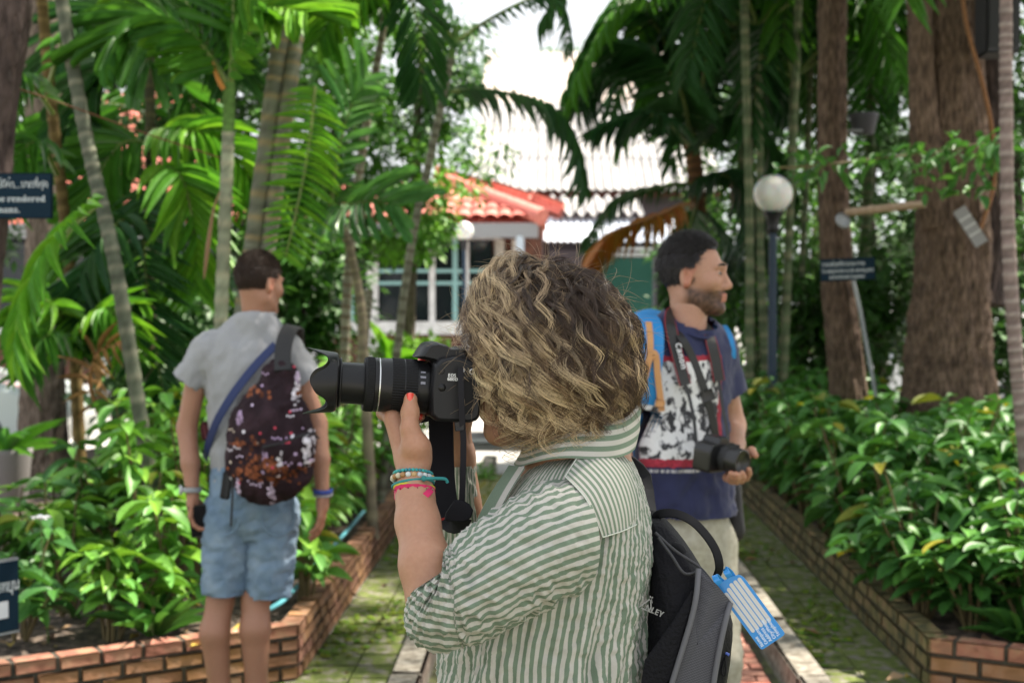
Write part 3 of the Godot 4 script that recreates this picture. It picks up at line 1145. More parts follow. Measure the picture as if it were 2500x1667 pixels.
	for q in [[[342, 120], [280, 20], [200, 30], [110, 140]], [[342, 160], [270, 130], [200, 200], [150, 320]], [[342, 120], [400, 0], [470, 20], [540, 160]], [[342, 200], [410, 180], [450, 280], [460, 420]], [[345, 330], [280, 330], [220, 420], [190, 560]], [[345, 380], [410, 400], [440, 500], [450, 640]], [[345, 480], [260, 520], [200, 620], [170, 760]], [[345, 560], [300, 640], [230, 700], [130, 700]], [[345, 260], [240, 240], [160, 280], [70, 380]], [[345, 300], [430, 300], [520, 340], [600, 460]]]:
		var zz := rr(7.6, 9.2)
		frond(f, [Q(q[0][0], q[0][1], 8.2), Q(q[1][0], q[1][1], zz), Q(q[2][0], q[2][1], zz), Q(q[3][0], q[3][1], zz)], Vector3(rr(-0.3, 0.3), 0.6, 0.7), 18, 0.36, 0.055, [M.palm_mid, M.palm_dark, M.palm_light][rng.randi() % 3], {"fish": rng.randf() < 0.7, "droop": 0.35})
	var dry := frond(f, [Q(230, 960, 7.5), Q(205, 880, 7.4), Q(225, 810, 7.3), Q(275, 790, 7.2)], Vector3(0, 0.5, 0.8), 9, 0.17, 0.02, M.palm_dry, {"droop": 0.5, "rachis": M.dry_rachis})
	# the feathery palm low on the left
	var i := palm("feathery_palm", "low feathery palm in front of the thick grey trunk at left", [drop(Q(175, 900, 7.9), Q(165, 700, 7.9)), Q(175, 900, 7.9), Q(165, 700, 7.9), Q(145, 480, 8.0), Q(118, 250, 8.0), Q(95, 0, 8.0), Q(80, -200, 8)], 0.035, 0.03, 0.09, Color(0.11, 0.075, 0.03), Color(0.17, 0.12, 0.05))
	for q in [[[160, 760], [120, 700], [70, 690], [20, 740]], [[165, 800], [120, 770], [90, 790], [60, 850]], [[165, 800], [220, 720], [260, 720], [300, 800]], [[120, 260], [60, 180], [30, 190], [0, 260]], [[110, 200], [150, 80], [210, 60], [260, 130]], [[130, 400], [90, 330], [50, 350], [20, 450]]]:
		frond(i, [Q(q[0][0], q[0][1], 7.9), Q(q[1][0], q[1][1], 7.5), Q(q[2][0], q[2][1], 7.4), Q(q[3][0], q[3][1], 7.4)], Vector3(0.1, 0.7, 0.7), 15, 0.25, 0.03, [M.palm_mid, M.palm_light, M.palm_mid][rng.randi() % 3], {"droop": 0.3})

	# --- the big palm right of the roofs
	var r := palm("arching_palm", "large dark palm with long arching fronds right of the roofs", [drop(Q(1610, 700, 13), Q(1608, 600, 13)), Q(1610, 700, 13), Q(1605, 500, 13), Q(1590, 330, 13)], 0.09, 0.07, 0.1, Color(0.16, 0.08, 0.04), Color(0.08, 0.05, 0.03))
	for q in [[[1590, 330], [1520, 80], [1430, 30], [1370, 130], 0.5], [[1590, 330], [1500, 180], [1400, 160], [1330, 250], 0.5], [[1590, 340], [1520, 270], [1450, 270], [1370, 300], 0.35], [[1595, 420], [1520, 430], [1420, 465], [1345, 570], 0.22], [[1590, 330], [1650, 180], [1740, 160], [1800, 260], 0.5], [[1590, 330], [1600, 130], [1560, 20], [1500, -60], 0.5],
			[[1595, 430], [1660, 400], [1720, 470], [1740, 580], 0.45], [[1590, 360], [1680, 270], [1760, 330], [1800, 460], 0.45], [[1590, 330], [1640, 60], [1700, -20], [1790, 20], 0.5], [[1600, 470], [1580, 540], [1560, 620], [1550, 700], 0.3], [[1600, 470], [1660, 540], [1690, 640], [1690, 740], 0.35], [[1590, 330], [1560, 200], [1500, 130], [1420, 100], 0.5]]:
		var zz := rr(11.6, 13.4)
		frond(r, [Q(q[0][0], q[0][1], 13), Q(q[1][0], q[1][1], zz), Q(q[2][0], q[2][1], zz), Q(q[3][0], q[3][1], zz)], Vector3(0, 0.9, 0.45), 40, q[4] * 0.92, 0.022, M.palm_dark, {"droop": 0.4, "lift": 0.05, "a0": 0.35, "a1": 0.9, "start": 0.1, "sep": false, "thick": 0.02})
	frond(r, [Q(1600, 470, 13), Q(1570, 470, 12.2), Q(1500, 500, 11.8), Q(1400, 540, 11.6), Q(1352, 610, 11.5)], Vector3(0.1, 0.9, 0.3), 28, 0.3, 0.03, M.palm_orange, {"droop": 0.9, "lift": 0.1, "rachis": M.dry_rachis, "thick": 0.03, "start": 0.3})
	var sheath := MB.new()
	sheath.tube(spline([Q(1345, 660, 11.5), Q(1350, 610, 11.5), Q(1385, 555, 11.55)], 6), [0.05, 0.05, 0.045, 0.04, 0.03, 0.015], 8, true, 1.0, 0.5)
	part("dry_leaf_sheath", sheath, smat(lin(0.45, 0.17, 0.06), 0.7), r)
	# --- clustered stems on the right, behind the lamp
	var stems := [[1712, 100, 1722, 870, 0.03, 11.0], [1745, 300, 1758, 860, 0.028, 11.6], [1835, 0, 1800, 880, 0.03, 11.2], [1815, 420, 1790, 880, 0.026, 12.4], [1860, 250, 1835, 870, 0.026, 12.6], [1700, 300, 1745, 850, 0.03, 12.8], [1995, 420, 1960, 800, 0.05, 13.5]]
	var names := ["leftmost dark green clump palm stem between man and lamp", "thin green palm stem just left of the lamp post", "tall green palm stem rising right of the lamp globe", "pale ringed palm stem right beside the lamp post", "green palm stem between lamp and brown trunk", "dark palm stem left of the lamp post in shade", "pale green stem behind the sign on the right"]
	for k in stems.size():
		var q: Array = stems[k]
		var s := palm("clump_palm", names[k], [drop(Q(q[2], q[3], q[5]), Q(lerp(q[0], q[2], 0.7), lerp(q[1], q[3], 0.7), q[5])), Q(q[2], q[3], q[5]), Q(lerp(q[0], q[2], 0.5) + rr(-5, 5), lerp(q[1], q[3], 0.5), q[5]), Q(q[0], q[1], q[5]), Q(q[0] + (q[0] - q[2]) * 0.3, q[1] - 240, q[5])], q[4] * 1.15, q[4], 0.12, Color(0.1, 0.13, 0.07), Color(0.2, 0.2, 0.12), 0.0)
		var top := Q(q[0] + (q[0] - q[2]) * 0.3, q[1] - 240, q[5])
		for j in 6:
			var an := TAU * j / 6.0 + k
			var out := Vector3(cos(an), 0, sin(an))
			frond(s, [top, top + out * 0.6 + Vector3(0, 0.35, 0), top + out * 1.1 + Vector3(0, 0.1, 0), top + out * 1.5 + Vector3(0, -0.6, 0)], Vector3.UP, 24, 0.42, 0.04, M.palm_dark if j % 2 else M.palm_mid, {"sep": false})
	# ringed grey stem at the right edge
	var n := palm("edge_palm", "slim pale grey ringed palm trunk at the right picture edge", [drop(Q(2350, 980, 6.6), Q(2338, 850, 6.6)), Q(2350, 980, 6.6), Q(2330, 760, 6.6), Q(2316, 500, 6.6), Q(2312, 200, 6.6), Q(2312, 0, 6.6), Q(2312, -500, 6.6)], 0.036, 0.028, 0.075, Color(0.2, 0.15, 0.14), Color(0.32, 0.27, 0.25))
	for j in 6:
		var an := TAU * j / 6.0 + 0.5
		var out := Vector3(cos(an), 0, sin(an))
		var top := Q(2312, -500, 6.6)
		frond(n, [top, top + out * 0.6 + Vector3(0, 0.4, 0), top + out * 1.2 + Vector3(0, 0.1, 0), top + out * 1.6 + Vector3(0, -0.6, 0)], Vector3.UP, 24, 0.45, 0.045, M.palm_mid, {"sep": false})

func build_trees() -> void:
	var dark_bark := tmat(ntex(101, 0.02, [lin(0.026, 0.017, 0.015), lin(0.06, 0.04, 0.035), lin(0.095, 0.066, 0.057)], [0.25, 0.55, 0.85], 512, 6), 1.1, 0.92, grey_noise(102, 0.05), 1.2)
	var bark := tmat(ntex(103, 0.02, [lin(0.045, 0.027, 0.017), lin(0.115, 0.072, 0.047), lin(0.22, 0.15, 0.105)], [0.25, 0.52, 0.85], 512, 6), 1.6, 0.92, grey_noise(104, 0.05), 1.5)
	var grey_bark := tmat(ntex(105, 0.02, [lin(0.08, 0.06, 0.045), lin(0.17, 0.13, 0.1), lin(0.25, 0.2, 0.16)], [0.25, 0.55, 0.85], 512, 6), 1.6, 0.92, grey_noise(106, 0.05), 1.2)
	for m in [dark_bark, bark, grey_bark]:
		m.uv1_scale = Vector3(m.uv1_scale.x * 2.2, m.uv1_scale.x * 0.45, m.uv1_scale.x * 2.2)
	M.bark = bark
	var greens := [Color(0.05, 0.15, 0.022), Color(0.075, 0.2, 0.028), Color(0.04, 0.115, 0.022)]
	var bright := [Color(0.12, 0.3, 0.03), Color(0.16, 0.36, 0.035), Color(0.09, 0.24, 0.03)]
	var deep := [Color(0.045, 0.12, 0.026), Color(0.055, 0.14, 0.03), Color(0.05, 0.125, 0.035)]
	# trunk at the left edge
	var t := thing("dark_trunk_tree", "thick dark brown tree trunk cut by the left picture edge", "tree", Q(-70, 1250, 6.2))
	bark_trunk(t, [drop(Q(-62, 700, 6.2), Q(-48, 560, 6.2), 0.1), Q(-48, 560, 6.2), Q(-10, 200, 6.2), Q(18, 0, 6.2), Q(50, -300, 6.3), Q(60, -600, 6.4)], [0.11, 0.105, 0.1, 0.1, 0.095, 0.08], dark_bark)
	var mb := MB.new()
	leaf_cloud(mb, Q(60, -800, 6.6), Vector3(1.3, 0.8, 1.3), 34, 30, 0.13, greens)
	part("crown", mb, M.vleaf, t)
	# grey trunk behind, at left
	t = thing("grey_trunk_tree", "thick grey-brown tree trunk standing in the left bed before the car", "tree", Q(100, 1090, 11.4))
	bark_trunk(t, [drop(Q(95, 1000, 11.4), Q(97, 900, 11.4), 0.0), Q(97, 900, 11.4), Q(105, 600, 11.4), Q(100, 330, 11.4), Q(90, 0, 11.4), Q(80, -400, 11.4)], [0.21, 0.17, 0.155, 0.14, 0.13, 0.12], grey_bark)
	mb = MB.new()
	leaf_cloud(mb, Q(60, -480, 11.6), Vector3(2.0, 1.2, 2.0), 50, 34, 0.14, greens)
	part("crown", mb, M.vleaf, t)
	# right trunks
	t = thing("brown_trunk_tree", "straight brown tree trunk behind the dark sign on the right", "tree", Q(1935, 900, 10.0))
	bark_trunk(t, [drop(Q(1948, 880, 10), Q(1935, 700, 10), 0.1), Q(1945, 860, 10), Q(1922, 600, 10), Q(1912, 300, 10), Q(1912, 0, 10), Q(1905, -500, 10)], [0.15, 0.13, 0.11, 0.1, 0.1, 0.09], bark, 20, "trunk", 9)
	mb = MB.new()
	leaf_cloud(mb, Q(1890, -560, 10.4), Vector3(2.0, 1.2, 2.0), 110, 34, 0.14, greens)
	part("crown", mb, M.vleaf, t)
	t = thing("massive_tree", "massive forked brown tree trunk on the right behind the hedge", "tree", Q(2180, 950, 9.2))
	bark_trunk(t, [drop(Q(2180, 940, 9.2), Q(2180, 800, 9.2), 0.1), Q(2178, 900, 9.2), Q(2185, 700, 9.2), Q(2192, 450, 9.2), Q(2190, 200, 9.2), Q(2185, 0, 9.2), Q(2170, -400, 9.2)], [0.34, 0.29, 0.245, 0.22, 0.2, 0.19, 0.17], bark, 28, "trunk", 21)
	bark_trunk(t, [Q(2150, 520, 9.1), Q(2128, 330, 9.05), Q(2118, 180, 9.05), Q(2112, 0, 9.1), Q(2090, -400, 9.2)], [0.1, 0.1, 0.085, 0.08, 0.07], bark, 18, "limb", 22)
	bark_trunk(t, [Q(2265, 700, 9.3), Q(2285, 500, 9.35), Q(2290, 250, 9.4), Q(2280, 0, 9.5), Q(2300, -400, 9.6)], [0.13, 0.11, 0.1, 0.1, 0.09], dark_bark, 18, "limb", 23)
	mb = MB.new()
	leaf_cloud(mb, Q(2200, -560, 9.4), Vector3(2.6, 1.3, 2.4), 150, 36, 0.14, greens)
	part("crown", mb, M.vleaf, t)
	mb = MB.new()
	mb.tube(spline([Q(2205, -60, 8.8), Q(2222, 60, 8.75), Q(2255, 180, 8.75), Q(2280, 300, 8.8), Q(2285, 420, 8.9), Q(2240, 560, 8.9)], 24), 0.014, 7)
	solo("liana", mb, tmat(ntex(111, 0.05, [lin(0.12, 0.05, 0.02), lin(0.28, 0.13, 0.05)], [0.3, 0.7], 256), 5, 0.85), "orange-brown liana hanging down the massive trunk on the right", "liana")
	# the shade tree beside the path, its crown above the picture
	t = thing("shade_tree", "tall shade tree standing beside the path right of the view", "tree", Vector3(3.6, 0, -3.4))
	bark_trunk(t, [Vector3(3.6, 0, -3.4), Vector3(3.5, 2, -3.5), Vector3(3.1, 4, -4.0), Vector3(2.4, 6.0, -5.2)], [0.2, 0.17, 0.14, 0.09], bark, 16)
	bark_trunk(t, [Vector3(3.2, 3.6, -3.9), Vector3(2.0, 4.8, -3.4), Vector3(0.9, 5.6, -3.2)], [0.09, 0.06, 0.03], bark, 10, "limb", 31)
	bark_trunk(t, [Vector3(3.0, 4.2, -4.2), Vector3(2.6, 5.2, -6.2), Vector3(1.6, 5.9, -7.6)], [0.09, 0.06, 0.03], bark, 10, "limb", 32)
	mb = MB.new()
	leaf_cloud(mb, Vector3(2.4, 6.3, -4.7), Vector3(2.4, 0.9, 2.7), 270, 36, 0.16, greens, 0.3, 0.6)
	part("crown", mb, M.vleaf, t)
	# the leafy tree in the middle, before the house
	t = thing("leafy_tree", "bright leafy tree with drooping twigs left of the tiled roof", "tree", Q(960, 930, 13))
	bark_trunk(t, [drop(Q(940, 700, 13), Q(945, 560, 13), 0.0), Q(945, 560, 13), Q(955, 420, 13), Q(960, 250, 13), Q(975, 80, 13)], [0.07, 0.06, 0.05, 0.04, 0.03], grey_bark, 12)
	mb = MB.new()
	for q in [[960, 250, 0.5, 0.45], [900, 330, 0.5, 0.4], [1010, 330, 0.42, 0.45], [990, 430, 0.4, 0.35], [900, 450, 0.45, 0.35], [860, 560, 0.4, 0.25], [930, 560, 0.4, 0.2], [985, 520, 0.22, 0.2], [880, 180, 0.5, 0.5], [800, 280, 0.5, 0.5], [1030, 200, 0.3, 0.3], [1000, 90, 0.35, 0.35], [760, 450, 0.45, 0.4]]:
		leaf_cloud(mb, Q(q[0], q[1], 13.0 + rr(-0.6, 0.6)), Vector3(q[2], q[3], q[2]), 22, 26, 0.085, bright if rng.randf() < 0.5 else greens, 0.7)
	part("crown", mb, M.vleaf, t)
	mb = MB.new()
	for q in [[1100, 110], [1085, 160], [1105, 60], [1065, 70], [1090, 130], [1130, 370], [1150, 345], [1120, 395], [1080, 330], [1090, 300]]:
		leaf_cloud(mb, Q(q[0], q[1], 12.6), Vector3(0.07, 0.07, 0.07), 3, 7, 0.085, greens, 0.9)
	part("outer_twigs", mb, M.vleaf, t).set_meta("kind", "stuff")
	# overhanging twigs, right: leaves over the lamp and on the branch before the big trunk
	t = thing("foreground_branch", "leafy branch reaching left across the big trunk toward the lamp globe", "branch", Q(2300, 380, 7.6))
	mb = MB.new()
	var br := spline([Q(2330, 330, 7.9), Q(2250, 330, 7.8), Q(2150, 350, 7.7), Q(2000, 365, 7.6), Q(1880, 380, 7.5), Q(1790, 385, 7.5)], 26)
	mb.tube(br, 0.006, 5)
	part("twig", mb, M.stem, t)
	for k in 150:
		var p: Vector3 = br[rng.randi() % 26] + Vector3(rr(-0.06, 0.06), rr(-0.06, 0.09), rr(-0.15, 0.15))
		if k > 105:
			p = Q(rr(2120, 2310), rr(330, 460), 7.7)
		var L := rr(0.075, 0.13)
		inst("leaf", M.leafs[rng.randi() % 4], M.shrub_leaf[rng.randi() % 4], t, t.transform.affine_inverse() * leaf_at(p, Vector3(rr(-1, 0.4), rr(-0.5, 0.1), rr(-0.6, 0.6)), L, L * 0.42, rr(-0.3, 0.3)))
	var mbt := MB.new()
	for k in 5:
		mbt.tube([Q(2120 + 40 * k, 345, 7.7), Q(2130 + 40 * k, 400, 7.7), Q(2125 + 42 * k, 450, 7.7)], 0.003, 4, false)
	part("twig", mbt, M.stem, t)

	# background masses: separate trees and bushes, near to far
	var bg := [
		# x, y, z, rx, ry, n, palette, name, label
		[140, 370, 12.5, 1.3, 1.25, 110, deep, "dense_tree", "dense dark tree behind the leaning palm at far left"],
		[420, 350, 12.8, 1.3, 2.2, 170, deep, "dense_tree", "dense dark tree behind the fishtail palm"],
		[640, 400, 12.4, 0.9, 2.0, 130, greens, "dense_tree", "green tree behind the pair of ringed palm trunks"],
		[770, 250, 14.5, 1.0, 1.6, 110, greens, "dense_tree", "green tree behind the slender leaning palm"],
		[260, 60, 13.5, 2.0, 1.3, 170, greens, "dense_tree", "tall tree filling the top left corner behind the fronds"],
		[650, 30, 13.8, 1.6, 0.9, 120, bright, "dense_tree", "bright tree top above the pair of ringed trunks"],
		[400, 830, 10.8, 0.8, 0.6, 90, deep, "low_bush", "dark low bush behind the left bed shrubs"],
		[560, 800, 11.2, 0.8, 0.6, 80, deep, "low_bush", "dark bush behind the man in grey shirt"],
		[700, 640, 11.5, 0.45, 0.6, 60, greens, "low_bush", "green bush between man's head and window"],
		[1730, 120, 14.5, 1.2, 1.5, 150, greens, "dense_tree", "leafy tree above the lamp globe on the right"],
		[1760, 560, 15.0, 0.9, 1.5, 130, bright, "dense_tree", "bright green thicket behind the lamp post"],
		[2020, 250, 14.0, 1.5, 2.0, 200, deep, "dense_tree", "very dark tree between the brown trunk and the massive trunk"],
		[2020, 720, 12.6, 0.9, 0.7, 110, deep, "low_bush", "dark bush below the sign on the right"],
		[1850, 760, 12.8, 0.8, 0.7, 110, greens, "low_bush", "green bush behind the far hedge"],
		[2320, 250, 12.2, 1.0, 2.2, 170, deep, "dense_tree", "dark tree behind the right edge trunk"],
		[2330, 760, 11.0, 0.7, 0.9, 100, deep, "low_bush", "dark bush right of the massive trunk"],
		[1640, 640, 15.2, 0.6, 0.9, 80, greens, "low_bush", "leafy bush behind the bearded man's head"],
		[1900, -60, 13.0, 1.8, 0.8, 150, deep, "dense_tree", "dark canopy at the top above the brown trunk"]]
	for q in bg:
		var at := Q(q[0], q[1], q[2])
		var foot := Vector3(at.x, 0.0, at.z)
		t = thing(q[7], q[8], "tree" if q[7] == "dense_tree" else "bush", foot)
		bark_trunk(t, [foot, foot + Vector3(rr(-0.1, 0.1), at.y * 0.35, 0), foot + Vector3(rr(-0.1, 0.1), at.y * 0.7, 0), at], [0.07, 0.06, 0.045, 0.03], dark_bark, 8)
		mb = MB.new()
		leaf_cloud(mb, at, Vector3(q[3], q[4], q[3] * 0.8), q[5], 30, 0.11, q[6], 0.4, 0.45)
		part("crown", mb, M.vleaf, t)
	# banana leaves and light bush under the windows
	t = thing("banana_plant", "young banana plant with upright bright green leaves before the windows", "plant", drop(Q(880, 830, 12), Q(880, 700, 12), 0.0))
	for q in [[880, 830, 862, 705, 0.1], [890, 840, 895, 760, 0.09], [870, 840, 835, 770, 0.09], [900, 840, 960, 790, 0.08], [905, 850, 1000, 800, 0.08]]:
		var p0 := Q(q[0], q[1], 12)
		var p1 := Q(q[2], q[3], 11.9)
		inst("leaf", M.leafs[1], M.palm_light[rng.randi() % 3], t, t.transform.affine_inverse() * leaf_at(p0, p1 - p0 + Vector3(0, 0, 0.05), (p1 - p0).length() * 1.05, q[4] * 2.2, rr(-1.0, -0.5)))
	mb = MB.new()
	mb.tube([t.position, Q(885, 930, 12), Q(885, 835, 12)], [0.05, 0.04, 0.025], 8)
	part("stem", mb, M.green_stem, t)
	t = thing("yellow_bush", "low yellow-green bush under the house windows", "bush", drop(Q(940, 820, 12.5), Q(940, 700, 12.5), 0.0))
	mb = MB.new()
	leaf_cloud(mb, Q(930, 830, 12.5), Vector3(0.45, 0.22, 0.3), 40, 26, 0.09, [Color(0.16, 0.34, 0.04), Color(0.2, 0.4, 0.05)], 0.3)
	leaf_cloud(mb, Q(930, 930, 12.5), Vector3(0.4, 0.4, 0.3), 40, 26, 0.09, bright, 0.3)
	part("crown", mb, M.vleaf, t)
	mb = MB.new()
	mb.tube([t.position, Q(940, 900, 12.5)], 0.03, 6)
	part("trunk", mb, M.stem, t)

func build_tufts() -> void:
	# strappy low plants at the front corners of the beds
	var spots := [[1.95, 5.93, "strap-leaved tuft at the front corner of the right planter"], [2.25, 5.72, "strap-leaved tuft beside the front bricks of the right planter"], [2.1, 6.2, "strap-leaved tuft under the hedge at the right corner"], [-1.6, 5.75, "small grassy tuft behind the left front bricks"], [-1.35, 9.0, "grassy tuft by the hose in the left bed"]]
	for q in spots:
		var t := thing("strappy_plant", q[2], "plant", Vector3(q[0], 0.16 if q[0] > 0 else 0.21, -q[1]))
		for k in 26:
			var an := rr(0, TAU)
			var L := rr(0.16, 0.34)
			inst("leaf", M.leaflets[1 + k % 2], M.shrub_leaf[k % 4], t, leaf_at(Vector3(cos(an), 0, sin(an)) * 0.03, Vector3(cos(an), rr(0.5, 1.6), sin(an)), L, 0.03, rr(-0.4, 0.4)))


# ---------------------------------------------------------------- house, street, lamps, signs
func W(x: float, y: float, z: float) -> Vector3:
	# the point on the upright plane z metres ahead, seen at 2352-wide picture coordinates
	var d := cam.transform.basis * Vector3((x * 1.063 - 1250.0) / F, -(y * 1.063 - 833.5) / F, -1.0)
	return cam.position + d * (z / -d.z)

func slab(mb: MB, x0: float, y0: float, x1: float, y1: float, z: float, th: float, bev := 0.0) -> void:
	var a := W(x0, y0, z)
	var b := W(x1, y1, z)
	mb.box((a + b) * 0.5 + Vector3(0, 0, -th * 0.5), Vector3(absf(b.x - a.x), absf(a.y - b.y), th), Basis(), bev)

func slab_part(called: String, parent: Node3D, m: Material, x0: float, y0: float, x1: float, y1: float, z: float, th: float) -> MeshInstance3D:
	var mb := MB.new()
	slab(mb, x0, y0, x1, y1, z, th)
	return part(called, mb, m, parent)

func wave_sheet(a: Vector3, b: Vector3, up: Vector3, waves: int, amp: float) -> MB:
	# corrugated sheet: a-b is its lower edge, up runs to its upper edge
	var mb := MB.new()
	var n := (b - a).cross(up).normalized()
	if n.y < 0:
		n = -n
	var m := waves * 8
	for side in 2:
		var f := mb.v.size()
		for i in m + 1:
			var p := a.lerp(b, float(i) / m) + n * (amp * sin(TAU * i / 8.0) - 0.012 * side)
			mb.vert(p, Vector2(i / 8.0, 0))
			mb.vert(p + up, Vector2(i / 8.0, 1))
		for i in m:
			mb.quad(f + i * 2, f + i * 2 + 1, f + i * 2 + 3, f + i * 2 + 2)
	for i in m:
		mb.face([mb.v[i * 2], mb.v[i * 2 + 2], mb.v[(m + 1) * 2 + i * 2 + 2], mb.v[(m + 1) * 2 + i * 2]])
	return mb

func build_house() -> void:
	var white := tmat(ntex(201, 0.02, [lin(0.62, 0.62, 0.62), lin(0.78, 0.78, 0.78)], [0.3, 0.7], 256), 1.0, 0.6)
	var teal := smat(lin(0.28, 0.5, 0.5), 0.4)
	var glass := smat(lin(0.012, 0.017, 0.02), 0.06, 0.5)
	var brown := tmat(ntex(202, 0.03, [lin(0.1, 0.045, 0.03), lin(0.17, 0.07, 0.045)], [0.3, 0.7], 256), 1.0, 0.8)
	var cream := tmat(ntex(203, 0.02, [lin(0.5, 0.48, 0.42), lin(0.62, 0.6, 0.54)], [0.3, 0.7], 256), 0.6, 0.85)
	var grey := smat(lin(0.3, 0.3, 0.31), 0.5)
	var red := tmat(ntex(204, 0.03, [lin(0.55, 0.14, 0.1), lin(0.68, 0.24, 0.19)], [0.3, 0.7], 256), 1.5, 0.6)
	var D := 22.0
	var h := thing("tiled_roof_house", "house with white-framed dark windows and red tiled roof behind the garden", "house", Vector3(W(800, 700, D).x, 0, -D - 3))
	# rear wall of the room and the lower wall
	slab_part("wall", h, brown, -300, 520, 1245, 760, D + 0.35, 0.2)
	slab_part("lower_wall", h, brown, -300, 766, 1245, 950, D + 0.12, 0.2)
	slab_part("sill_beam", h, white, -300, 738, 1090, 768, D - 0.02, 0.3)
	for q in [[-150, 14], [240, 14], [520, 14], [640, 14], [722, 16], [855, 26], [992, 14], [1070, 14]]:
		slab_part("post", h, white, q[0] - q[1] / 2.0, 530, q[0] + q[1] / 2.0, 738, D, 0.12)
		slab_part("lower_post", h, white, q[0] - q[1] / 2.0, 768, q[0] + q[1] / 2.0, 950, D, 0.11)
	var wins := [[-143, 233], [247, 513], [527, 633], [648, 714], [731, 842], [869, 985], [1000, 1063], [1078, 1130]]
	for q in wins:
		var wd := slab_part("window", h, glass, q[0], 532, q[1], 738, D + 0.06, 0.02)
		if q[1] - q[0] > 60:
			slab_part("frame", wd, teal, q[0] + (q[1] - q[0]) * 0.62, 532, q[0] + (q[1] - q[0]) * 0.62 + 12, 738, D + 0.02, 0.035)
		if q[0] > 860:
			for y in [618, 646]:
				slab_part("glazing_bar", wd, teal, q[0], y, q[1], y + 8, D + 0.01, 0.03)
	slab_part("panel", h, cream, 1136, 550, 1158, 738, D + 0.2, 0.05)
	slab_part("panel", h, cream, 1176, 550, 1190, 738, D + 0.2, 0.05)
	# carved valance under the gutter
	for k in 24:
		var x := 985 + k * 7.0
		var mb := MB.new()
		mb.box(W(x, 548, D - 0.05), Vector3(0.022, 0.05, 0.015), Basis(Vector3.BACK, PI / 4))
		part("valance_drop", mb, white, h)
	var eave := 516.0
	slab_part("gutter", h, grey, -300, 514, 1236, 545, D - 0.75, 0.14)
	var col := MB.new()
	var c0 := W(1194, 545, D - 0.7)
	col.tube([Vector3(c0.x, 0, c0.z), c0 + Vector3(0, 0.02, 0)], 0.065, 12)
	part("column", col, smat(lin(0.55, 0.62, 0.7), 0.4), h)
	# tiled roof: single barrel tiles on the visible slope, a sheet beneath
	var e0 := W(-300, 508, D - 0.72)
	var e1 := W(1238, 508, D - 0.72)
	var rise := Vector3(0, 0.62, -1.5)
	var run := rise.length()
	var ud := rise / run
	var under := MB.new()
	under.face([e0 + Vector3(0, -0.05, 0), e0 + rise + Vector3(0, -0.05, 0), e1 + rise + Vector3(-1.5, -0.05, 0), e1 + Vector3(0, -0.05, 0)])
	under.face([e1 + Vector3(0, -0.05, 0), e1 + rise + Vector3(-1.5, -0.05, 0), e1 + Vector3(-0.3, -0.05, -3)])
	var ru := part("roof", under, red, h)
	var tile := MB.new()
	var rings := []
	for i in 2:
		var ring := []
		for j in 7:
			var a := PI * j / 6.0
			ring.append(Vector3(-cos(a) * 0.1, sin(a) * 0.06 + (0.03 if i == 0 else 0.0), 0.02 - i * 0.36))
		rings.append(ring)
	tile.loft(rings, false)
	var tm := tile.mesh()
	var tb := Basis(Vector3.RIGHT, ud.cross(Vector3.RIGHT).normalized() * -1.0, -ud)
	if tb.y.y < 0:
		tb = Basis(Vector3.RIGHT, -tb.y, -ud)
	var inv := h.transform.affine_inverse()
	for r in 5:
		var p0 := e0 + ud * r * 0.33
		var x := e1.x - 0.1
		var n := 0
		while n < (28 if r < 4 else 26):
			if x < e1.x - 1.5 * (r * 0.33 / run) - 0.02:
				inst("tile", tm, red, ru, Transform3D(tb.rotated(Vector3.UP, rr(-0.02, 0.02)), Vector3(x, p0.y + 0.02, p0.z)))
			x -= 0.205
			n += 1
	# rest of the tiles, behind the trees, as one rippled surface
	var rest := wave_sheet(e0, e1 - Vector3(5.6, 0, 0), rise, 50, 0.05)
	var rp := part("tiled_slope", rest, red, h)
	var hip := MB.new()
	hip.tube([e1 + Vector3(0.05, 0.06, 0.05), e1 + rise + Vector3(-1.5, 0.1, 0)], 0.13, 10)
	part("hip_ridge", hip, red, h)
	# the second, higher roof edge
	var g := thing("red_roof_edge", "thick red barge beam of the roof above the tiled eave", "roof", W(1190, 470, 23.5))
	var dir := (W(1292, 490, 23.0) - W(1000, 392, 23.6)).normalized()
	var segs := [[1000, 398, 1120, 438], [1122, 432, 1215, 463], [1217, 457, 1293, 485]]
	for s in segs:
		var p := W(s[0], s[1], 23.4)
		var q := W(s[2], s[3], 23.2)
		var mb := MB.new()
		var d := (q - p).normalized()
		mb.box((p + q) * 0.5, Vector3((q - p).length() + 0.04, 0.28, 0.4), Basis(d, Vector3.BACK.cross(d).normalized(), Vector3.BACK), 0.05)
		part("barge_beam", mb, red, g)
	var sof := MB.new()
	slab(sof, 1100, 470, 1255, 545, 23.8, 0.2)
	part("gable_wall", sof, smat(lin(0.3, 0.12, 0.07), 0.8), g)
	slab_part("gable_wall", g, brown, 1000, 545, 1255, 950, 23.8, 0.2)

	# grey corrugated hall behind
	var asb := tmat(ntex(205, 0.012, [lin(0.25, 0.24, 0.235), lin(0.34, 0.33, 0.325), lin(0.4, 0.39, 0.385)], [0.25, 0.5, 0.75], 512, 5), 0.25, 0.8)
	var hall := thing("corrugated_roof_hall", "long hall with pale grey corrugated roof behind the red roof", "building", W(1300, 700, 29) * Vector3(1, 0, 1))
	var l0 := W(1075, 436, 27.0)
	var l1 := W(1660, 436, 27.0)
	var up := W(1075, 240, 32.0) - l0
	up.x = 0
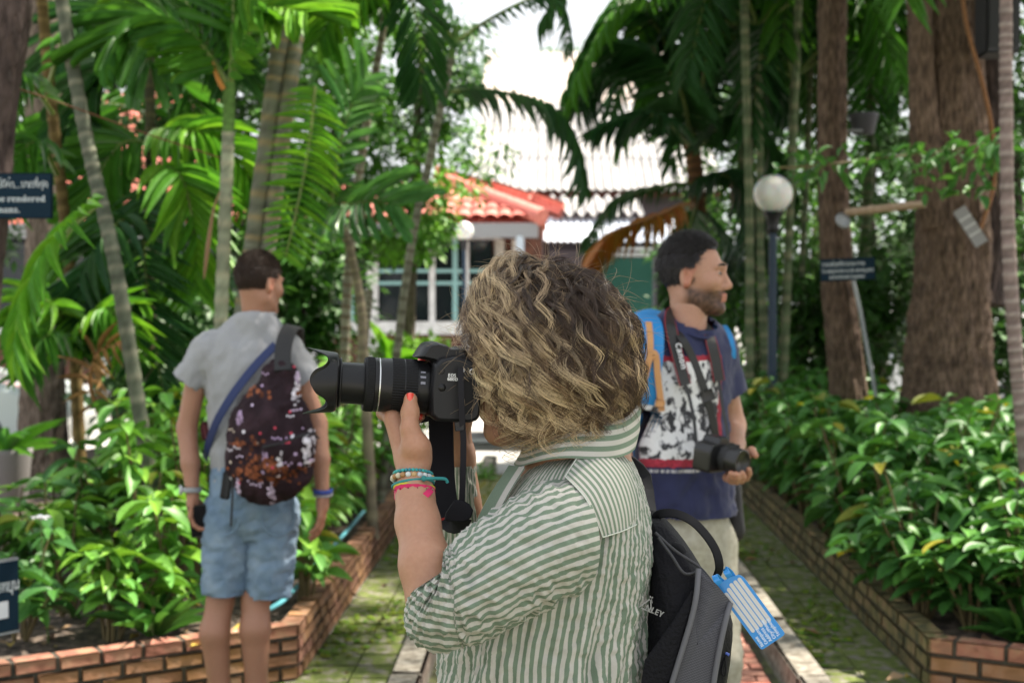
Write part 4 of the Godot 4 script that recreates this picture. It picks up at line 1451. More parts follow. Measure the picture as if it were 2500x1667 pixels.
	for r in 3:
		for c in 6:
			var a := l0.lerp(l1, c / 6.0) + up * (r / 3.0) * 0.97
			var b := l0.lerp(l1, (c + 1) / 6.0) + up * (r / 3.0) * 0.97
			part("roof_sheet", wave_sheet(a + Vector3(0, 0.02 * r + 0.01 * (c % 2), 0), b + Vector3(0.05, 0.02 * r + 0.01 * (c % 2), 0), up / 3.0 * 1.03, 5, 0.035), asb, hall)
	slab_part("fascia", hall, smat(lin(0.12, 0.04, 0.03), 0.7), 1085, 437, 1660, 452, 27.2, 0.1)
	slab_part("wall", hall, smat(lin(0.1, 0.08, 0.09), 0.8), 1085, 452, 1660, 950, 27.6, 0.2)
	# lower lean-to with corrugated roof and white awning
	var lean := thing("awning_shed", "shed with corrugated edge, white awning and green screen wall", "shed", W(1420, 700, 25) * Vector3(1, 0, 1))
	var s0 := W(1262, 490, 24.2)
	var s1 := W(1480, 490, 24.2)
	var su := W(1262, 452, 26.0) - s0
	su.x = 0
	part("roof_sheet", wave_sheet(s0, s1, su, 8, 0.05), asb, lean)
	var aw0 := W(1248, 553, 23.4)
	var aw1 := W(1640, 556, 23.4)
	var au := W(1248, 500, 24.4) - aw0
	au.x = 0
	part("awning", wave_sheet(aw0, aw1, au, 26, 0.02), smat(lin(0.75, 0.8, 0.88), 0.5), lean)
	for q in [[1244, 1250], [1375, 1381], [1500, 1506], [1630, 1636]]:
		slab_part("post", lean, smat(lin(0.1, 0.1, 0.11), 0.6), q[0], 553, q[1], 960, 23.7, 0.1)
	slab_part("back_wall", lean, smat(lin(0.06, 0.05, 0.06), 0.8), 1250, 540, 1640, 960, 25.6, 0.15)
	slab_part("green_screen", lean, smat(lin(0.02, 0.13, 0.1), 0.6), 1385, 592, 1500, 760, 25.0, 0.05)
	slab_part("light_rail", lean, smat(lin(0.7, 0.72, 0.75), 0.4), 1392, 568, 1500, 575, 24.8, 0.04)
	slab_part("light_rail", lean, smat(lin(0.8, 0.82, 0.85), 0.4), 1385, 580, 1492, 589, 24.7, 0.04)
	slab_part("door", lean, smat(lin(0.14, 0.12, 0.14), 0.7), 1262, 575, 1340, 960, 25.2, 0.08)
	# far pale house
	var far := thing("far_pale_house", "far overexposed pale house with low roof behind the corrugated hall", "house", W(1400, 300, 40) * Vector3(1, 0, 1))
	slab_part("wall", far, cream, 1140, 250, 1620, 960, 41, 6)
	var rf := MB.new()
	var f0 := W(1100, 262, 40)
	var f1 := W(1660, 262, 40)
	var fu := W(1100, 120, 45) - f0
	fu.x = 0
	part("roof", wave_sheet(f0, f1, fu, 40, 0.05), tmat(ntex(206, 0.02, [lin(0.55, 0.47, 0.42), lin(0.62, 0.56, 0.5)], [0.3, 0.7], 256), 0.5, 0.8), far)
	# red roof seen in glints through the palms on the left
	var rh := thing("red_roof_pavilion", "red roofed pavilion glimpsed through the palms at left", "building", W(230, 600, 26) * Vector3(1, 0, 1))
	var r0 := W(-40, 470, 25.0)
	var r1 := W(420, 470, 25.0)
	var r2 := W(-40, 215, 28.5) - r0
	r2.x = 0
	part("roof", wave_sheet(r0, r1, r2, 26, 0.05), red, rh)
	slab_part("wall", rh, cream, -20, 470, 400, 960, 26.5, 0.2)
	# white house at the far left
	var lh := thing("white_house", "white walled house glimpsed behind the car at the left edge", "house", W(0, 700, 24) * Vector3(1, 0, 1))
	slab_part("wall", lh, white, -500, 540, 180, 980, 24.5, 0.3)
	for q in [[14, 40], [80, 120]]:
		slab_part("window", lh, glass, q[0], 580, q[1], 760, 24.4, 0.05)
	# distant trees
	for q in [[1150, 205, 46, 1.8, 0.8, "pale distant tree peeping over the corrugated roof"], [1330, 150, 60, 2.5, 1.0, "faint distant tree above the far roof"], [-60, 420, 30, 3.0, 3.0, "distant tree left of the white house"], [2420, 420, 26, 3.5, 4.0, "distant tree behind the massive trunk"], [1880, 480, 24, 3.0, 3.2, "distant tree seen between lamp and brown trunk"], [2080, 540, 22, 2.0, 2.0, "distant tree between brown trunk and massive trunk"]]:
		var at := W(q[0], q[1], q[2])
		var t := thing("distant_tree", q[5], "tree", Vector3(at.x, 0, at.z))
		bark_trunk(t, [Vector3(at.x, 0, at.z), Vector3(at.x, at.y * 0.5, at.z), at], [0.2, 0.15, 0.08], M.bark, 8)
		var mb := MB.new()
		leaf_cloud(mb, at, Vector3(q[3], q[4], q[3]), 90, 26, 0.2, [Color(0.06, 0.17, 0.03), Color(0.09, 0.22, 0.04)], 0.3, 0.45)
		part("crown", mb, M.vleaf, t)

func car(label: String, at: Vector3, yaw: float, paint: Color, L := 4.2) -> void:
	var c := thing("parked_car", label, "car", at)
	c.rotation.y = yaw
	var pm := smat(paint, 0.25, 0.5)
	pm.clearcoat_enabled = true
	pm.clearcoat = 0.6
	pm.clearcoat_roughness = 0.1
	var dark := smat(lin(0.02, 0.02, 0.022), 0.5)
	var glass := smat(lin(0.02, 0.025, 0.03), 0.05)
	# side profile lofted across the width
	var lower := [[-0.5, 0.28], [-0.5, 0.62], [-0.47, 0.84], [-0.3, 0.92], [-0.05, 0.95], [0.2, 0.95], [0.36, 0.86], [0.47, 0.74], [0.5, 0.55], [0.5, 0.28]]
	var upper := [[-0.42, 0.88], [-0.3, 1.34], [-0.1, 1.45], [0.08, 1.42], [0.23, 0.92]]
	var mb := MB.new()
	var rings := []
	for q in [[-0.84, 0.9, 0.94], [-0.8, 1.0, 0.99], [0.8, 1.0, 0.99], [0.84, 0.9, 0.94]]:
		var r := []
		for p in lower:
			r.append(Vector3(p[0] * L * q[2], 0.28 + (p[1] - 0.28) * q[1], q[0]))
		rings.append(r)
	mb.loft(rings, true, true, true)
	inst("body", mb.mesh(), pm, c)
	mb = MB.new()
	rings = []
	for q in [[-0.62, 0.97], [-0.58, 1.0], [0.58, 1.0], [0.62, 0.97]]:
		var r := []
		for p in upper:
			r.append(Vector3(p[0] * L, 0.88 + (p[1] - 0.88) * q[1], q[0] * (1.15 - 0.3 * (p[1] - 0.88))))
		rings.append(r)
	mb.loft(rings, true, true, true)
	inst("cabin", mb.mesh(), pm, c)
	for s in [-1, 1]:
		mb = MB.new()
		mb.face([Vector3(-0.36 * L, 0.95, s * 0.72), Vector3(-0.28 * L, 1.3, s * 0.665), Vector3(-0.02 * L, 1.36, s * 0.655), Vector3(-0.02 * L, 0.95, s * 0.72)])
		mb.face([Vector3(0.0 * L, 0.95, s * 0.72), Vector3(0.0 * L, 1.36, s * 0.655), Vector3(0.08 * L, 1.34, s * 0.66), Vector3(0.2 * L, 0.95, s * 0.72)])
		inst("side_window", mb.mesh(), glass, c)
	mb = MB.new()
	mb.face([Vector3(0.218 * L, 0.98, -0.6), Vector3(0.105 * L, 1.38, -0.52), Vector3(0.105 * L, 1.38, 0.52), Vector3(0.218 * L, 0.98, 0.6)])
	inst("windscreen", mb.mesh(), glass, c)
	for sx in [-0.31, 0.31]:
		for s in [-1, 1]:
			mb = MB.new()
			mb.lathe(Vector3(sx * L, 0.31, s * 0.72), Vector3(0, 0, s), [[0, 0.0], [0, 0.31], [0.12, 0.31], [0.14, 0.28], [0.14, 0.2]], 18)
			var w := inst("wheel", mb.mesh(), dark, c)
			mb = MB.new()
			mb.lathe(Vector3(sx * L, 0.31, s * 0.72), Vector3(0, 0, s), [[0.13, 0.2], [0.15, 0.17], [0.13, 0.0]], 14)
			inst("rim", mb.mesh(), smat(lin(0.5, 0.5, 0.52), 0.3), w)
	for s in [-1, 1]:
		mb = MB.new()
		mb.box(Vector3(0.48 * L, 0.68, s * 0.62), Vector3(0.1, 0.12, 0.3), Basis(), 0.03)
		inst("headlight", mb.mesh(), smat(lin(0.75, 0.77, 0.8), 0.1), c)

func lamp(label: String, at: Vector3, gy: float, gr: float, group := "") -> void:
	var l := thing("garden_lamp", label, "lamp", at, group)
	var navy := smat(lin(0.012, 0.035, 0.07), 0.4)
	var mb := MB.new()
	mb.lathe(at, Vector3.UP, [[0, 0.0], [0.0, gr * 0.75], [0.06, gr * 0.7], [0.1, gr * 0.32], [0.9, gr * 0.25], [gy - gr * 2.0, gr * 0.2]], 14)
	part("post", mb, navy, l)
	mb = MB.new()
	mb.lathe(at + Vector3(0, gy - gr * 2.05, 0), Vector3.UP, [[0, gr * 0.2], [gr * 0.2, gr * 0.36], [gr * 0.3, gr * 0.3], [gr * 0.8, gr * 0.34], [gr * 1.05, gr * 0.55], [gr * 1.12, gr * 0.55], [gr * 1.14, 0.0]], 16)
	part("collar", mb, smat(lin(0.015, 0.015, 0.02), 0.45), l)
	mb = MB.new()
	var prof := []
	for k in 19:
		var a := -PI / 2 + 0.42 + (PI - 0.42) * k / 18.0
		prof.append([gy + sin(a) * gr, cos(a) * gr])
	mb.lathe(at, Vector3.UP, prof, 32)
	var gm := smat(lin(0.88, 0.87, 0.83), 0.25)
	gm.subsurf_scatter_enabled = true
	gm.subsurf_scatter_strength = 0.5
	part("globe", mb, gm, l)

func text(s: String, height: float, serif := false) -> TextMesh:
	var tm := TextMesh.new()
	tm.text = s
	var f := SystemFont.new()
	f.font_names = PackedStringArray(["Droid Serif" if serif else "Droid Sans"])
	f.font_weight = 700
	tm.font = f
	tm.font_size = 64
	tm.pixel_size = height / 64.0 * 1.0
	tm.depth = 0.001
	tm.curve_step = 4.0
	tm.horizontal_alignment = HORIZONTAL_ALIGNMENT_LEFT
	tm.vertical_alignment = VERTICAL_ALIGNMENT_BOTTOM
	return tm

func thai(glyphs: Array, h: float) -> MB:
	# simple stroke lettering; each glyph is [width, strokes..., ] on a unit height
	var lib := {
		"n": [0.75, [[0.0, 0.85], [0.12, 1.0], [0.2, 0.85], [0.2, 0.05], [0.5, 0.25], [0.68, 0.05], [0.68, 1.0]]],
		"s": [0.75, [[0.1, 0.6], [0.2, 0.75], [0.05, 0.9], [0.05, 0.0], [0.65, 0.0], [0.65, 1.0]], [[0.3, 0.5], [0.8, 0.45]]],
		"y": [0.7, [[0.25, 0.95], [0.05, 0.9], [0.2, 0.6], [0.05, 0.35], [0.1, 0.0], [0.62, 0.0], [0.62, 1.0]]],
		"m": [0.75, [[0.02, 0.85], [0.15, 1.0], [0.18, 0.85], [0.18, 0.0], [0.05, 0.1], [0.3, 0.1], [0.66, 0.1], [0.66, 1.0]]],
		"k": [0.75, [[0.3, 0.4], [0.38, 0.55], [0.2, 0.6], [0.1, 0.0], [0.05, 0.7], [0.35, 1.0], [0.65, 0.75], [0.65, 0.0]]],
		"a": [0.5, [[0.05, 0.75], [0.2, 1.0], [0.4, 0.8], [0.4, 0.0]]],
		"g": [0.72, [[0.08, 0.0], [0.12, 0.6], [0.02, 0.75], [0.3, 1.0], [0.62, 0.8], [0.62, 0.0]]],
		"t": [0.78, [[0.02, 0.85], [0.15, 1.0], [0.2, 0.8], [0.2, 0.0], [0.4, 0.9], [0.68, 0.95], [0.68, 0.0]]],
		"x": [0.74, [[0.25, 0.45], [0.3, 0.55], [0.2, 0.6], [0.08, 0.0], [0.05, 0.6], [0.3, 0.9], [0.62, 0.7], [0.62, 0.0]], [[0.5, 0.85], [0.8, 1.1]]],
		"d": [0.74, [[0.28, 0.3], [0.33, 0.45], [0.2, 0.5], [0.1, 0.0], [0.05, 0.65], [0.32, 1.0], [0.62, 0.75], [0.62, 0.0]]],
		".": [0.28, [[0.05, 0.02], [0.14, 0.02]]],
		" ": [0.4],
	}
	var mb := MB.new()
	var x := 0.0
	for g in glyphs:
		var q: Array = lib[g[0]]
		for k in range(1, q.size()):
			var st: Array = q[k]
			for i in st.size() - 1:
				mb_stroke(mb, Vector2(x + st[i][0], st[i][1]) * h, Vector2(x + st[i + 1][0], st[i + 1][1]) * h, h * 0.085)
		for mark in g.substr(1):
			if mark == "i":
				mb_stroke(mb, Vector2(x + 0.1, 1.18) * h, Vector2(x + 0.6, 1.18) * h, h * 0.08)
				mb_stroke(mb, Vector2(x + 0.6, 1.18) * h, Vector2(x + 0.6, 1.4) * h, h * 0.08)
			elif mark == "'":
				mb_stroke(mb, Vector2(x + 0.5, 1.45) * h, Vector2(x + 0.5, 1.75) * h, h * 0.08)
			elif mark == "u":
				mb_stroke(mb, Vector2(x + 0.45, -0.15) * h, Vector2(x + 0.6, -0.15) * h, h * 0.08)
				mb_stroke(mb, Vector2(x + 0.6, -0.12) * h, Vector2(x + 0.6, -0.45) * h, h * 0.08)
			elif mark == "^":
				mb_stroke(mb, Vector2(x + 0.3, 1.2) * h, Vector2(x + 0.5, 1.35) * h, h * 0.08)
				mb_stroke(mb, Vector2(x + 0.5, 1.35) * h, Vector2(x + 0.75, 1.6) * h, h * 0.08)
		x += q[0] + 0.1
	return mb

func mb_stroke(mb: MB, a: Vector2, b: Vector2, w: float) -> void:
	var d := (b - a).normalized()
	var n := Vector2(-d.y, d.x) * w
	var e := d * w * 0.6
	mb.face([Vector3(a.x - e.x + n.x, a.y - e.y + n.y, 0), Vector3(b.x + e.x + n.x, b.y + e.y + n.y, 0), Vector3(b.x + e.x - n.x, b.y + e.y - n.y, 0), Vector3(a.x - e.x - n.x, a.y - e.y - n.y, 0)])

func letters(parent: Node3D, mesh: Mesh, m: Material, local: Vector3, sx := 1.0, turn := 0.0) -> void:
	inst("lettering", mesh, m, parent, Transform3D(Basis(Vector3.BACK, turn).scaled_local(Vector3(sx, 1, 1)), local))

func build_signs() -> void:
	var navy := smat(lin(0.006, 0.02, 0.036), 0.7, 0.25)
	var ink := smat(lin(0.5, 0.54, 0.56), 0.6)
	var steel := smat(lin(0.3, 0.32, 0.34), 0.4)
	# board on the dark trunk, upper left
	var z := 5.95
	var a := W(-190, 398, z)
	var b := W(120, 502, z)
	var s := thing("wooden_sign", "navy board with white lettering fixed to the dark trunk at left", "sign", (a + b) * 0.5)
	var mb := MB.new()
	mb.box(Vector3.ZERO, Vector3(b.x - a.x, a.y - b.y, 0.02), Basis(), 0.003)
	inst("board", mb.mesh(), navy, s)
	var px := z / F * 1.063
	var lx := func_x(-40, z) - s.position.x
	var th := thai(["nu", "s", "y^", "mi", "k'", "a", ".", ".", ".", "m", "a", "g", "ti'", "xu", "d"], 13.5 * px)
	var wd := 0.0
	for q in th.v:
		wd = maxf(wd, q.x)
	var x1 := func_x(113, z) - s.position.x
	letters(s, th.mesh(), ink, Vector3(x1 - wd * 0.98, W(0, 431, z).y - s.position.y, 0.0115), 0.98)
	for q in [["e is one rendered", 464, 106], ["humans.", 489, 47]]:
		var tm := text(q[0], 19 * px, true)
		var w2: float = tm.get_aabb().size.x
		letters(s, tm, ink, Vector3(func_x(q[2], z) - s.position.x - w2, W(0, q[1], z).y - s.position.y - 4.5 * px, 0.0105), 1.0)
	# low angled sign, bottom left
	z = 5.0
	var c := W(0, 1372, z)
	s = thing("plant_sign", "small navy plant sign with a white field at bottom left", "sign", Vector3(c.x, 0, c.z))
	s.rotation.y = 0.95
	var hh := 175.0 * z / F * 1.063
	mb = MB.new()
	mb.box(Vector3(-0.085, c.y, 0), Vector3(0.31, hh, 0.012), Basis(), 0.002)
	inst("board", mb.mesh(), navy, s)
	for yy in [-1, 1]:
		mb = MB.new()
		mb.box(Vector3(-0.085, c.y + yy * (hh * 0.5 - 0.004), 0), Vector3(0.312, 0.01, 0.016), Basis(), 0.002)
		inst("rim", mb.mesh(), steel, s)
	mb = MB.new()
	mb.box(Vector3(-0.1, c.y - 0.045, 0.0075), Vector3(0.25, 0.06, 0.002))
	inst("white_field", mb.mesh(), smat(lin(0.6, 0.62, 0.66), 0.6), s)
	letters(s, thai(["m", "a", "k^", "g", "s", "t", "yu", "n"], 0.032).mesh(), ink, Vector3(-0.115, c.y + 0.02, 0.0075), 0.9)
	mb = MB.new()
	mb.box(Vector3(-0.05, (c.y - hh * 0.4) * 0.5, -0.012), Vector3(0.028, c.y - hh * 0.1, 0.014), Basis(), 0.002)
	inst("stake", mb.mesh(), navy, s)
	# sign on the right
	z = 9.4
	a = W(1884, 592, z)
	b = W(2011, 645, z)
	s = thing("slogan_sign", "dark navy three-line sign on a thin metal stake before the brown trunk", "sign", (a + b) * 0.5)
	s.rotation.z = deg_to_rad(2.4)
	mb = MB.new()
	mb.box(Vector3.ZERO, Vector3(b.x - a.x, (a.y - b.y) * 0.97, 0.015), Basis(), 0.003)
	inst("board", mb.mesh(), navy, s)
	px = z / F * 1.063
	letters(s, thai(["g", "a", "m", "a", "s", "t'", "n", "y", "k'", "ti", "d", "a", "m", "g", "n", "s", " ", "k", "a", "n", "s"], 8 * px).mesh(), ink, Vector3(-58 * px, 8.5 * px, 0.0085), 0.74)
	for q in [["To animal refers to the moving point", -9.0, -59.0, 118.0], ["of breed and response.", -23.0, -43.0, 82.0]]:
		var tm := text(q[0], 11 * px, true)
		letters(s, tm, ink, Vector3(q[2] * px, q[1] * px, 0.008), q[3] * px / tm.get_aabb().size.x)
	mb = MB.new()
	mb.tube([W(1950, 600, z + 0.02), W(1978, 720, z + 0.02), drop(W(2005, 870, z + 0.05), W(1978, 720, z + 0.05), 0.1)], 0.012, 8)
	part("stake", mb, steel, s)

func func_x(px: float, z: float) -> float:
	return W(px, 700, z).x

func build_small() -> void:
	lamp("white globe garden lamp on navy post right of the bearded man", Vector3(W(1775, 700, 11.2).x, 0, -11.2), W(1775, 445, 11.2).y, 0.15, "garden lamps")
	lamp("small far globe lamp on dark post in front of the house gutter", Vector3(W(1066, 700, 20).x, 0, -20), W(1068, 530, 20).y, 0.13, "garden lamps")
	car("pale mint car behind the grey trunk at the left edge", Vector3(W(-330, 700, 13.6).x, 0, -13.6), 0.1, lin(0.62, 0.7, 0.68))
	car("dark grey car roof behind the woman's hair under the awning", Vector3(W(1460, 700, 17.5).x, 0, -17.5), 0.3, lin(0.05, 0.055, 0.065))
	car("white car beyond the trees between the two brown trunks", Vector3(W(2110, 700, 18.5).x, 0, -18.5), 2.6, lin(0.75, 0.76, 0.78))
	var steel := smat(lin(0.25, 0.26, 0.27), 0.45)
	# pots and boxes on the right trunks
	var mb := MB.new()
	var at := W(1984, 308, 10.2)
	mb.lathe(at, Vector3.UP, [[0, 0], [0.0, 0.075], [0.12, 0.1], [0.125, 0.105], [0.145, 0.105], [0.145, 0.095], [0.05, 0.085], [0.05, 0]], 18)
	var pot := thing("hanging_pot", "dark grey hanging pot on the brown trunk", "pot", at)
	part("bowl", mb, smat(lin(0.06, 0.06, 0.07), 0.7), pot)
	mb = MB.new()
	mb.box(W(1962, 300, 10.12), Vector3(0.12, 0.02, 0.02))
	part("bracket", mb, steel, pot)
	var sp := thing("dark_box", "dark square box fixed high on the limb at the top right corner", "box", W(2300, 70, 8.9))
	mb = MB.new()
	slab(mb, 2268, -40, 2345, 120, 8.8, 0.25, 0.01)
	part("case", mb, smat(lin(0.03, 0.03, 0.035), 0.6), sp)
	mb = MB.new()
	slab(mb, 2276, -30, 2337, 108, 8.79, 0.008)
	part("grille", mb, smat(lin(0.015, 0.015, 0.017), 0.8), sp)
	# tilted plaque
	var pq := thing("tilted_plaque", "small grey striped plaque hanging askew on the massive trunk", "plaque", W(2230, 520, 8.85))
	pq.rotation = Vector3(0, -0.3, deg_to_rad(32))
	mb = MB.new()
	mb.box(Vector3.ZERO, Vector3(0.085, 0.26, 0.008), Basis(), 0.002)
	inst("plate", mb.mesh(), smat(lin(0.22, 0.21, 0.21), 0.35), pq)
	for k in 3:
		mb = MB.new()
		mb.box(Vector3(0, 0.06 - k * 0.055, 0.006), Vector3(0.08, 0.014, 0.003))
		inst("stripe", mb.mesh(), smat(lin(0.42, 0.41, 0.4), 0.4), pq)
	# pole between trunks
	var pole := thing("bamboo_pole", "pale horizontal bamboo pole between the brown trunk and the massive trunk", "pole", W(2030, 482, 9.2))
	mb = MB.new()
	var pr := []
	var pp := []
	for k in 22:
		pp.append(W(1945, 488, 9.3).lerp(W(2125, 468, 9.0), k / 21.0))
		pr.append(0.026 if k % 5 != 2 else 0.03)
	mb.tube(pp, pr, 10)
	part("culm", mb, tmat(ntex(301, 0.03, [lin(0.3, 0.2, 0.13), lin(0.42, 0.31, 0.22)], [0.3, 0.7], 256), 3.0, 0.7), pole)
	mb = MB.new()
	mb.lathe(W(1936, 508, 9.25), Vector3(0.3, 0.4, 0.85), [[0, 0.0], [0.0, 0.05], [0.01, 0.055], [0.02, 0.045]], 16)
	part("bracket_cup", mb, smat(lin(0.3, 0.31, 0.33), 0.4), pole)
	# thin rusty wire between trunks at left
	mb = MB.new()
	mb.tube(spline([Q(-30, 180, 6.1), Q(150, 240, 6.4), Q(330, 305, 6.7), Q(505, 362, 6.97)], 20), 0.0035, 5)
	solo("rusty_wire", mb, smat(lin(0.16, 0.06, 0.03), 0.7), "thin rusty wire strung from the dark trunk to the young palm", "wire")
	# blue hose along the left planter
	mb = MB.new()
	mb.tube(spline([Vector3(-1.25, 0.262, -5.85), Vector3(-1.155, 0.268, -6.15), Vector3(-1.15, 0.27, -7.0), Vector3(-1.145, 0.27, -8.0), Vector3(-1.15, 0.27, -9.4)], 40), 0.011, 7)
	solo("garden_hose", mb, smat(lin(0.1, 0.36, 0.42), 0.4), "pale blue hose lying along the inner edge of the left planter", "hose")
	mb = MB.new()
	for k in 3:
		pass
	var stone := Field.new(Vector3(-0.09, -0.05, -0.07), Vector3(0.09, 0.06, 0.07), 0.012)
	stone.ball(Vector3.ZERO, Vector3(0.06, 0.025, 0.04), 0.01)
	stone.ball(Vector3(0.02, 0.005, 0.01), Vector3(0.04, 0.025, 0.03), 0.01)
	stone.mesh_into(mb)
	var so := solo("pale_stone", mb, smat(lin(0.5, 0.47, 0.42), 0.8), "flat pale stone on the soil beside the man's right leg", "stone")
	so.position = Vector3(-1.27, 0.245, -6.55)
	# concrete bench and mossy trough beyond the camera strap
	var bench := thing("concrete_bench", "pale concrete bench beyond the path under the woman's chin", "bench", Vector3(W(1140, 980, 11.6).x, 0, -11.6))
	var bp := bench.position
	mb = MB.new()
	mb.box(bp + Vector3(0.15, 0.42, 0), Vector3(1.15, 0.07, 0.4), Basis(), 0.012)
	part("seat", mb, M.conc, bench)
	for sx in [-0.3, 0.55]:
		mb = MB.new()
		mb.box(bp + Vector3(sx, 0.19, 0), Vector3(0.1, 0.385, 0.32), Basis(), 0.01)
		part("leg", mb, M.conc, bench)
	var tr := thing("mossy_trough", "yellow-green mossy concrete trough with small weeds by the bench", "trough", Vector3(W(1100, 1060, 10.4).x, 0, -10.4))
	var tm := tmat(ntex(302, 0.02, [lin(0.35, 0.33, 0.08), lin(0.45, 0.44, 0.3), lin(0.2, 0.24, 0.06)], [0.3, 0.5, 0.75], 256), 2.0, 0.9)
	for q in [[0.0, 0.17, 0.42, 0.03], [0.0, -0.17, 0.42, 0.03], [0.2, 0.0, 0.03, 0.31], [-0.2, 0.0, 0.03, 0.31]]:
		mb = MB.new()
		mb.box(tr.position + Vector3(q[0], 0.15, q[1]), Vector3(q[2], 0.3, q[3]), Basis(), 0.006)
		part("side", mb, tm, tr)
	mb = MB.new()
	mb.box(tr.position + Vector3(0, 0.12, 0), Vector3(0.37, 0.24, 0.31))
	part("soil", mb, M.dirt, tr)
	mb = MB.new()
	leaf_cloud(mb, tr.position + Vector3(0, 0.3, 0), Vector3(0.14, 0.05, 0.1), 14, 16, 0.05, [Color(0.14, 0.33, 0.04)], 0.0)
	part("weeds", mb, M.vleaf, tr).set_meta("kind", "stuff")
	# potted plant at the left edge
	var pt := thing("potted_plant", "grey pot with long arching leaves before the car at left", "plant", Vector3(W(14, 1000, 9.4).x, 0.14, -9.4))
	mb = MB.new()
	mb.lathe(pt.position, Vector3.UP, [[0, 0], [0, 0.12], [0.42, 0.16], [0.46, 0.17], [0.46, 0.14], [0.4, 0.14], [0.4, 0]], 18)
	part("pot", mb, smat(lin(0.2, 0.19, 0.19), 0.8), pt)
	for k in 22:
		var an := rr(0, TAU)
		var L := rr(0.25, 0.45)
		inst("leaf", M.leaflets[2], M.palm_mid[rng.randi() % 3], pt, leaf_at(Vector3(cos(an), 0, sin(an)) * 0.04 + Vector3(0, 0.4, 0), Vector3(cos(an), rr(0.3, 1.4), sin(an)), L, 0.05))
	# white bloom
	var fl := thing("white_flower", "single white bloom low among the plants at left", "flower", Q(92, 1195, 5.7))
	mb = MB.new()
	mb.tube([fl.position, Vector3(fl.position.x + 0.02, 0.2, fl.position.z - 0.02)], 0.003, 5)
	part("stalk", mb, M.green_stem, fl)
	for k in 9:
		var an := TAU * k / 9.0
		inst("petal", M.leafs[k % 4], M.white_petal, fl, leaf_at(Vector3.ZERO, Vector3(cos(an), 0.5, sin(an)), 0.045, 0.022))


# ---------------------------------------------------------------- people
func wrinkle(mb: MB, amp: float, sc: Vector3, sd: int, lo := -1e9, hi := 1e9) -> void:
	# cloth folds: push vertices along their normals
	var n := mb.normals()
	var nz := FastNoiseLite.new()
	nz.seed = sd
	nz.frequency = 1.0
	nz.fractal_octaves = 3
	for k in mb.v.size():
		var p := mb.v[k]
		if p.y < lo or p.y > hi:
			continue
		var q := p * sc
		var r := nz.get_noise_3d(q.x, q.y, q.z)
		mb.v[k] = p + n[k] * amp * (1.0 - 2.4 * absf(r))

func tint_all(mb: MB, first: int, c: Color, vary := 0.06) -> void:
	for k in range(first, mb.v.size()):
		mb.c[k] = c * rng.randf_range(1.0 - vary, 1.0 + vary)

func skin_mat(r: float, g: float, b: float) -> StandardMaterial3D:
	var m := vmat(0.5, 0.45)
	m.subsurf_scatter_enabled = true
	m.subsurf_scatter_strength = 0.12
	var t := ntex(401, 0.05, [lin(0.93, 0.9, 0.89), lin(1, 1, 1)], [0.3, 0.7], 256)
	m.albedo_texture = t
	m.albedo_color = lin(r, g, b)
	m.uv1_triplanar = true
	m.uv1_scale = Vector3(9, 9, 9)
	return m

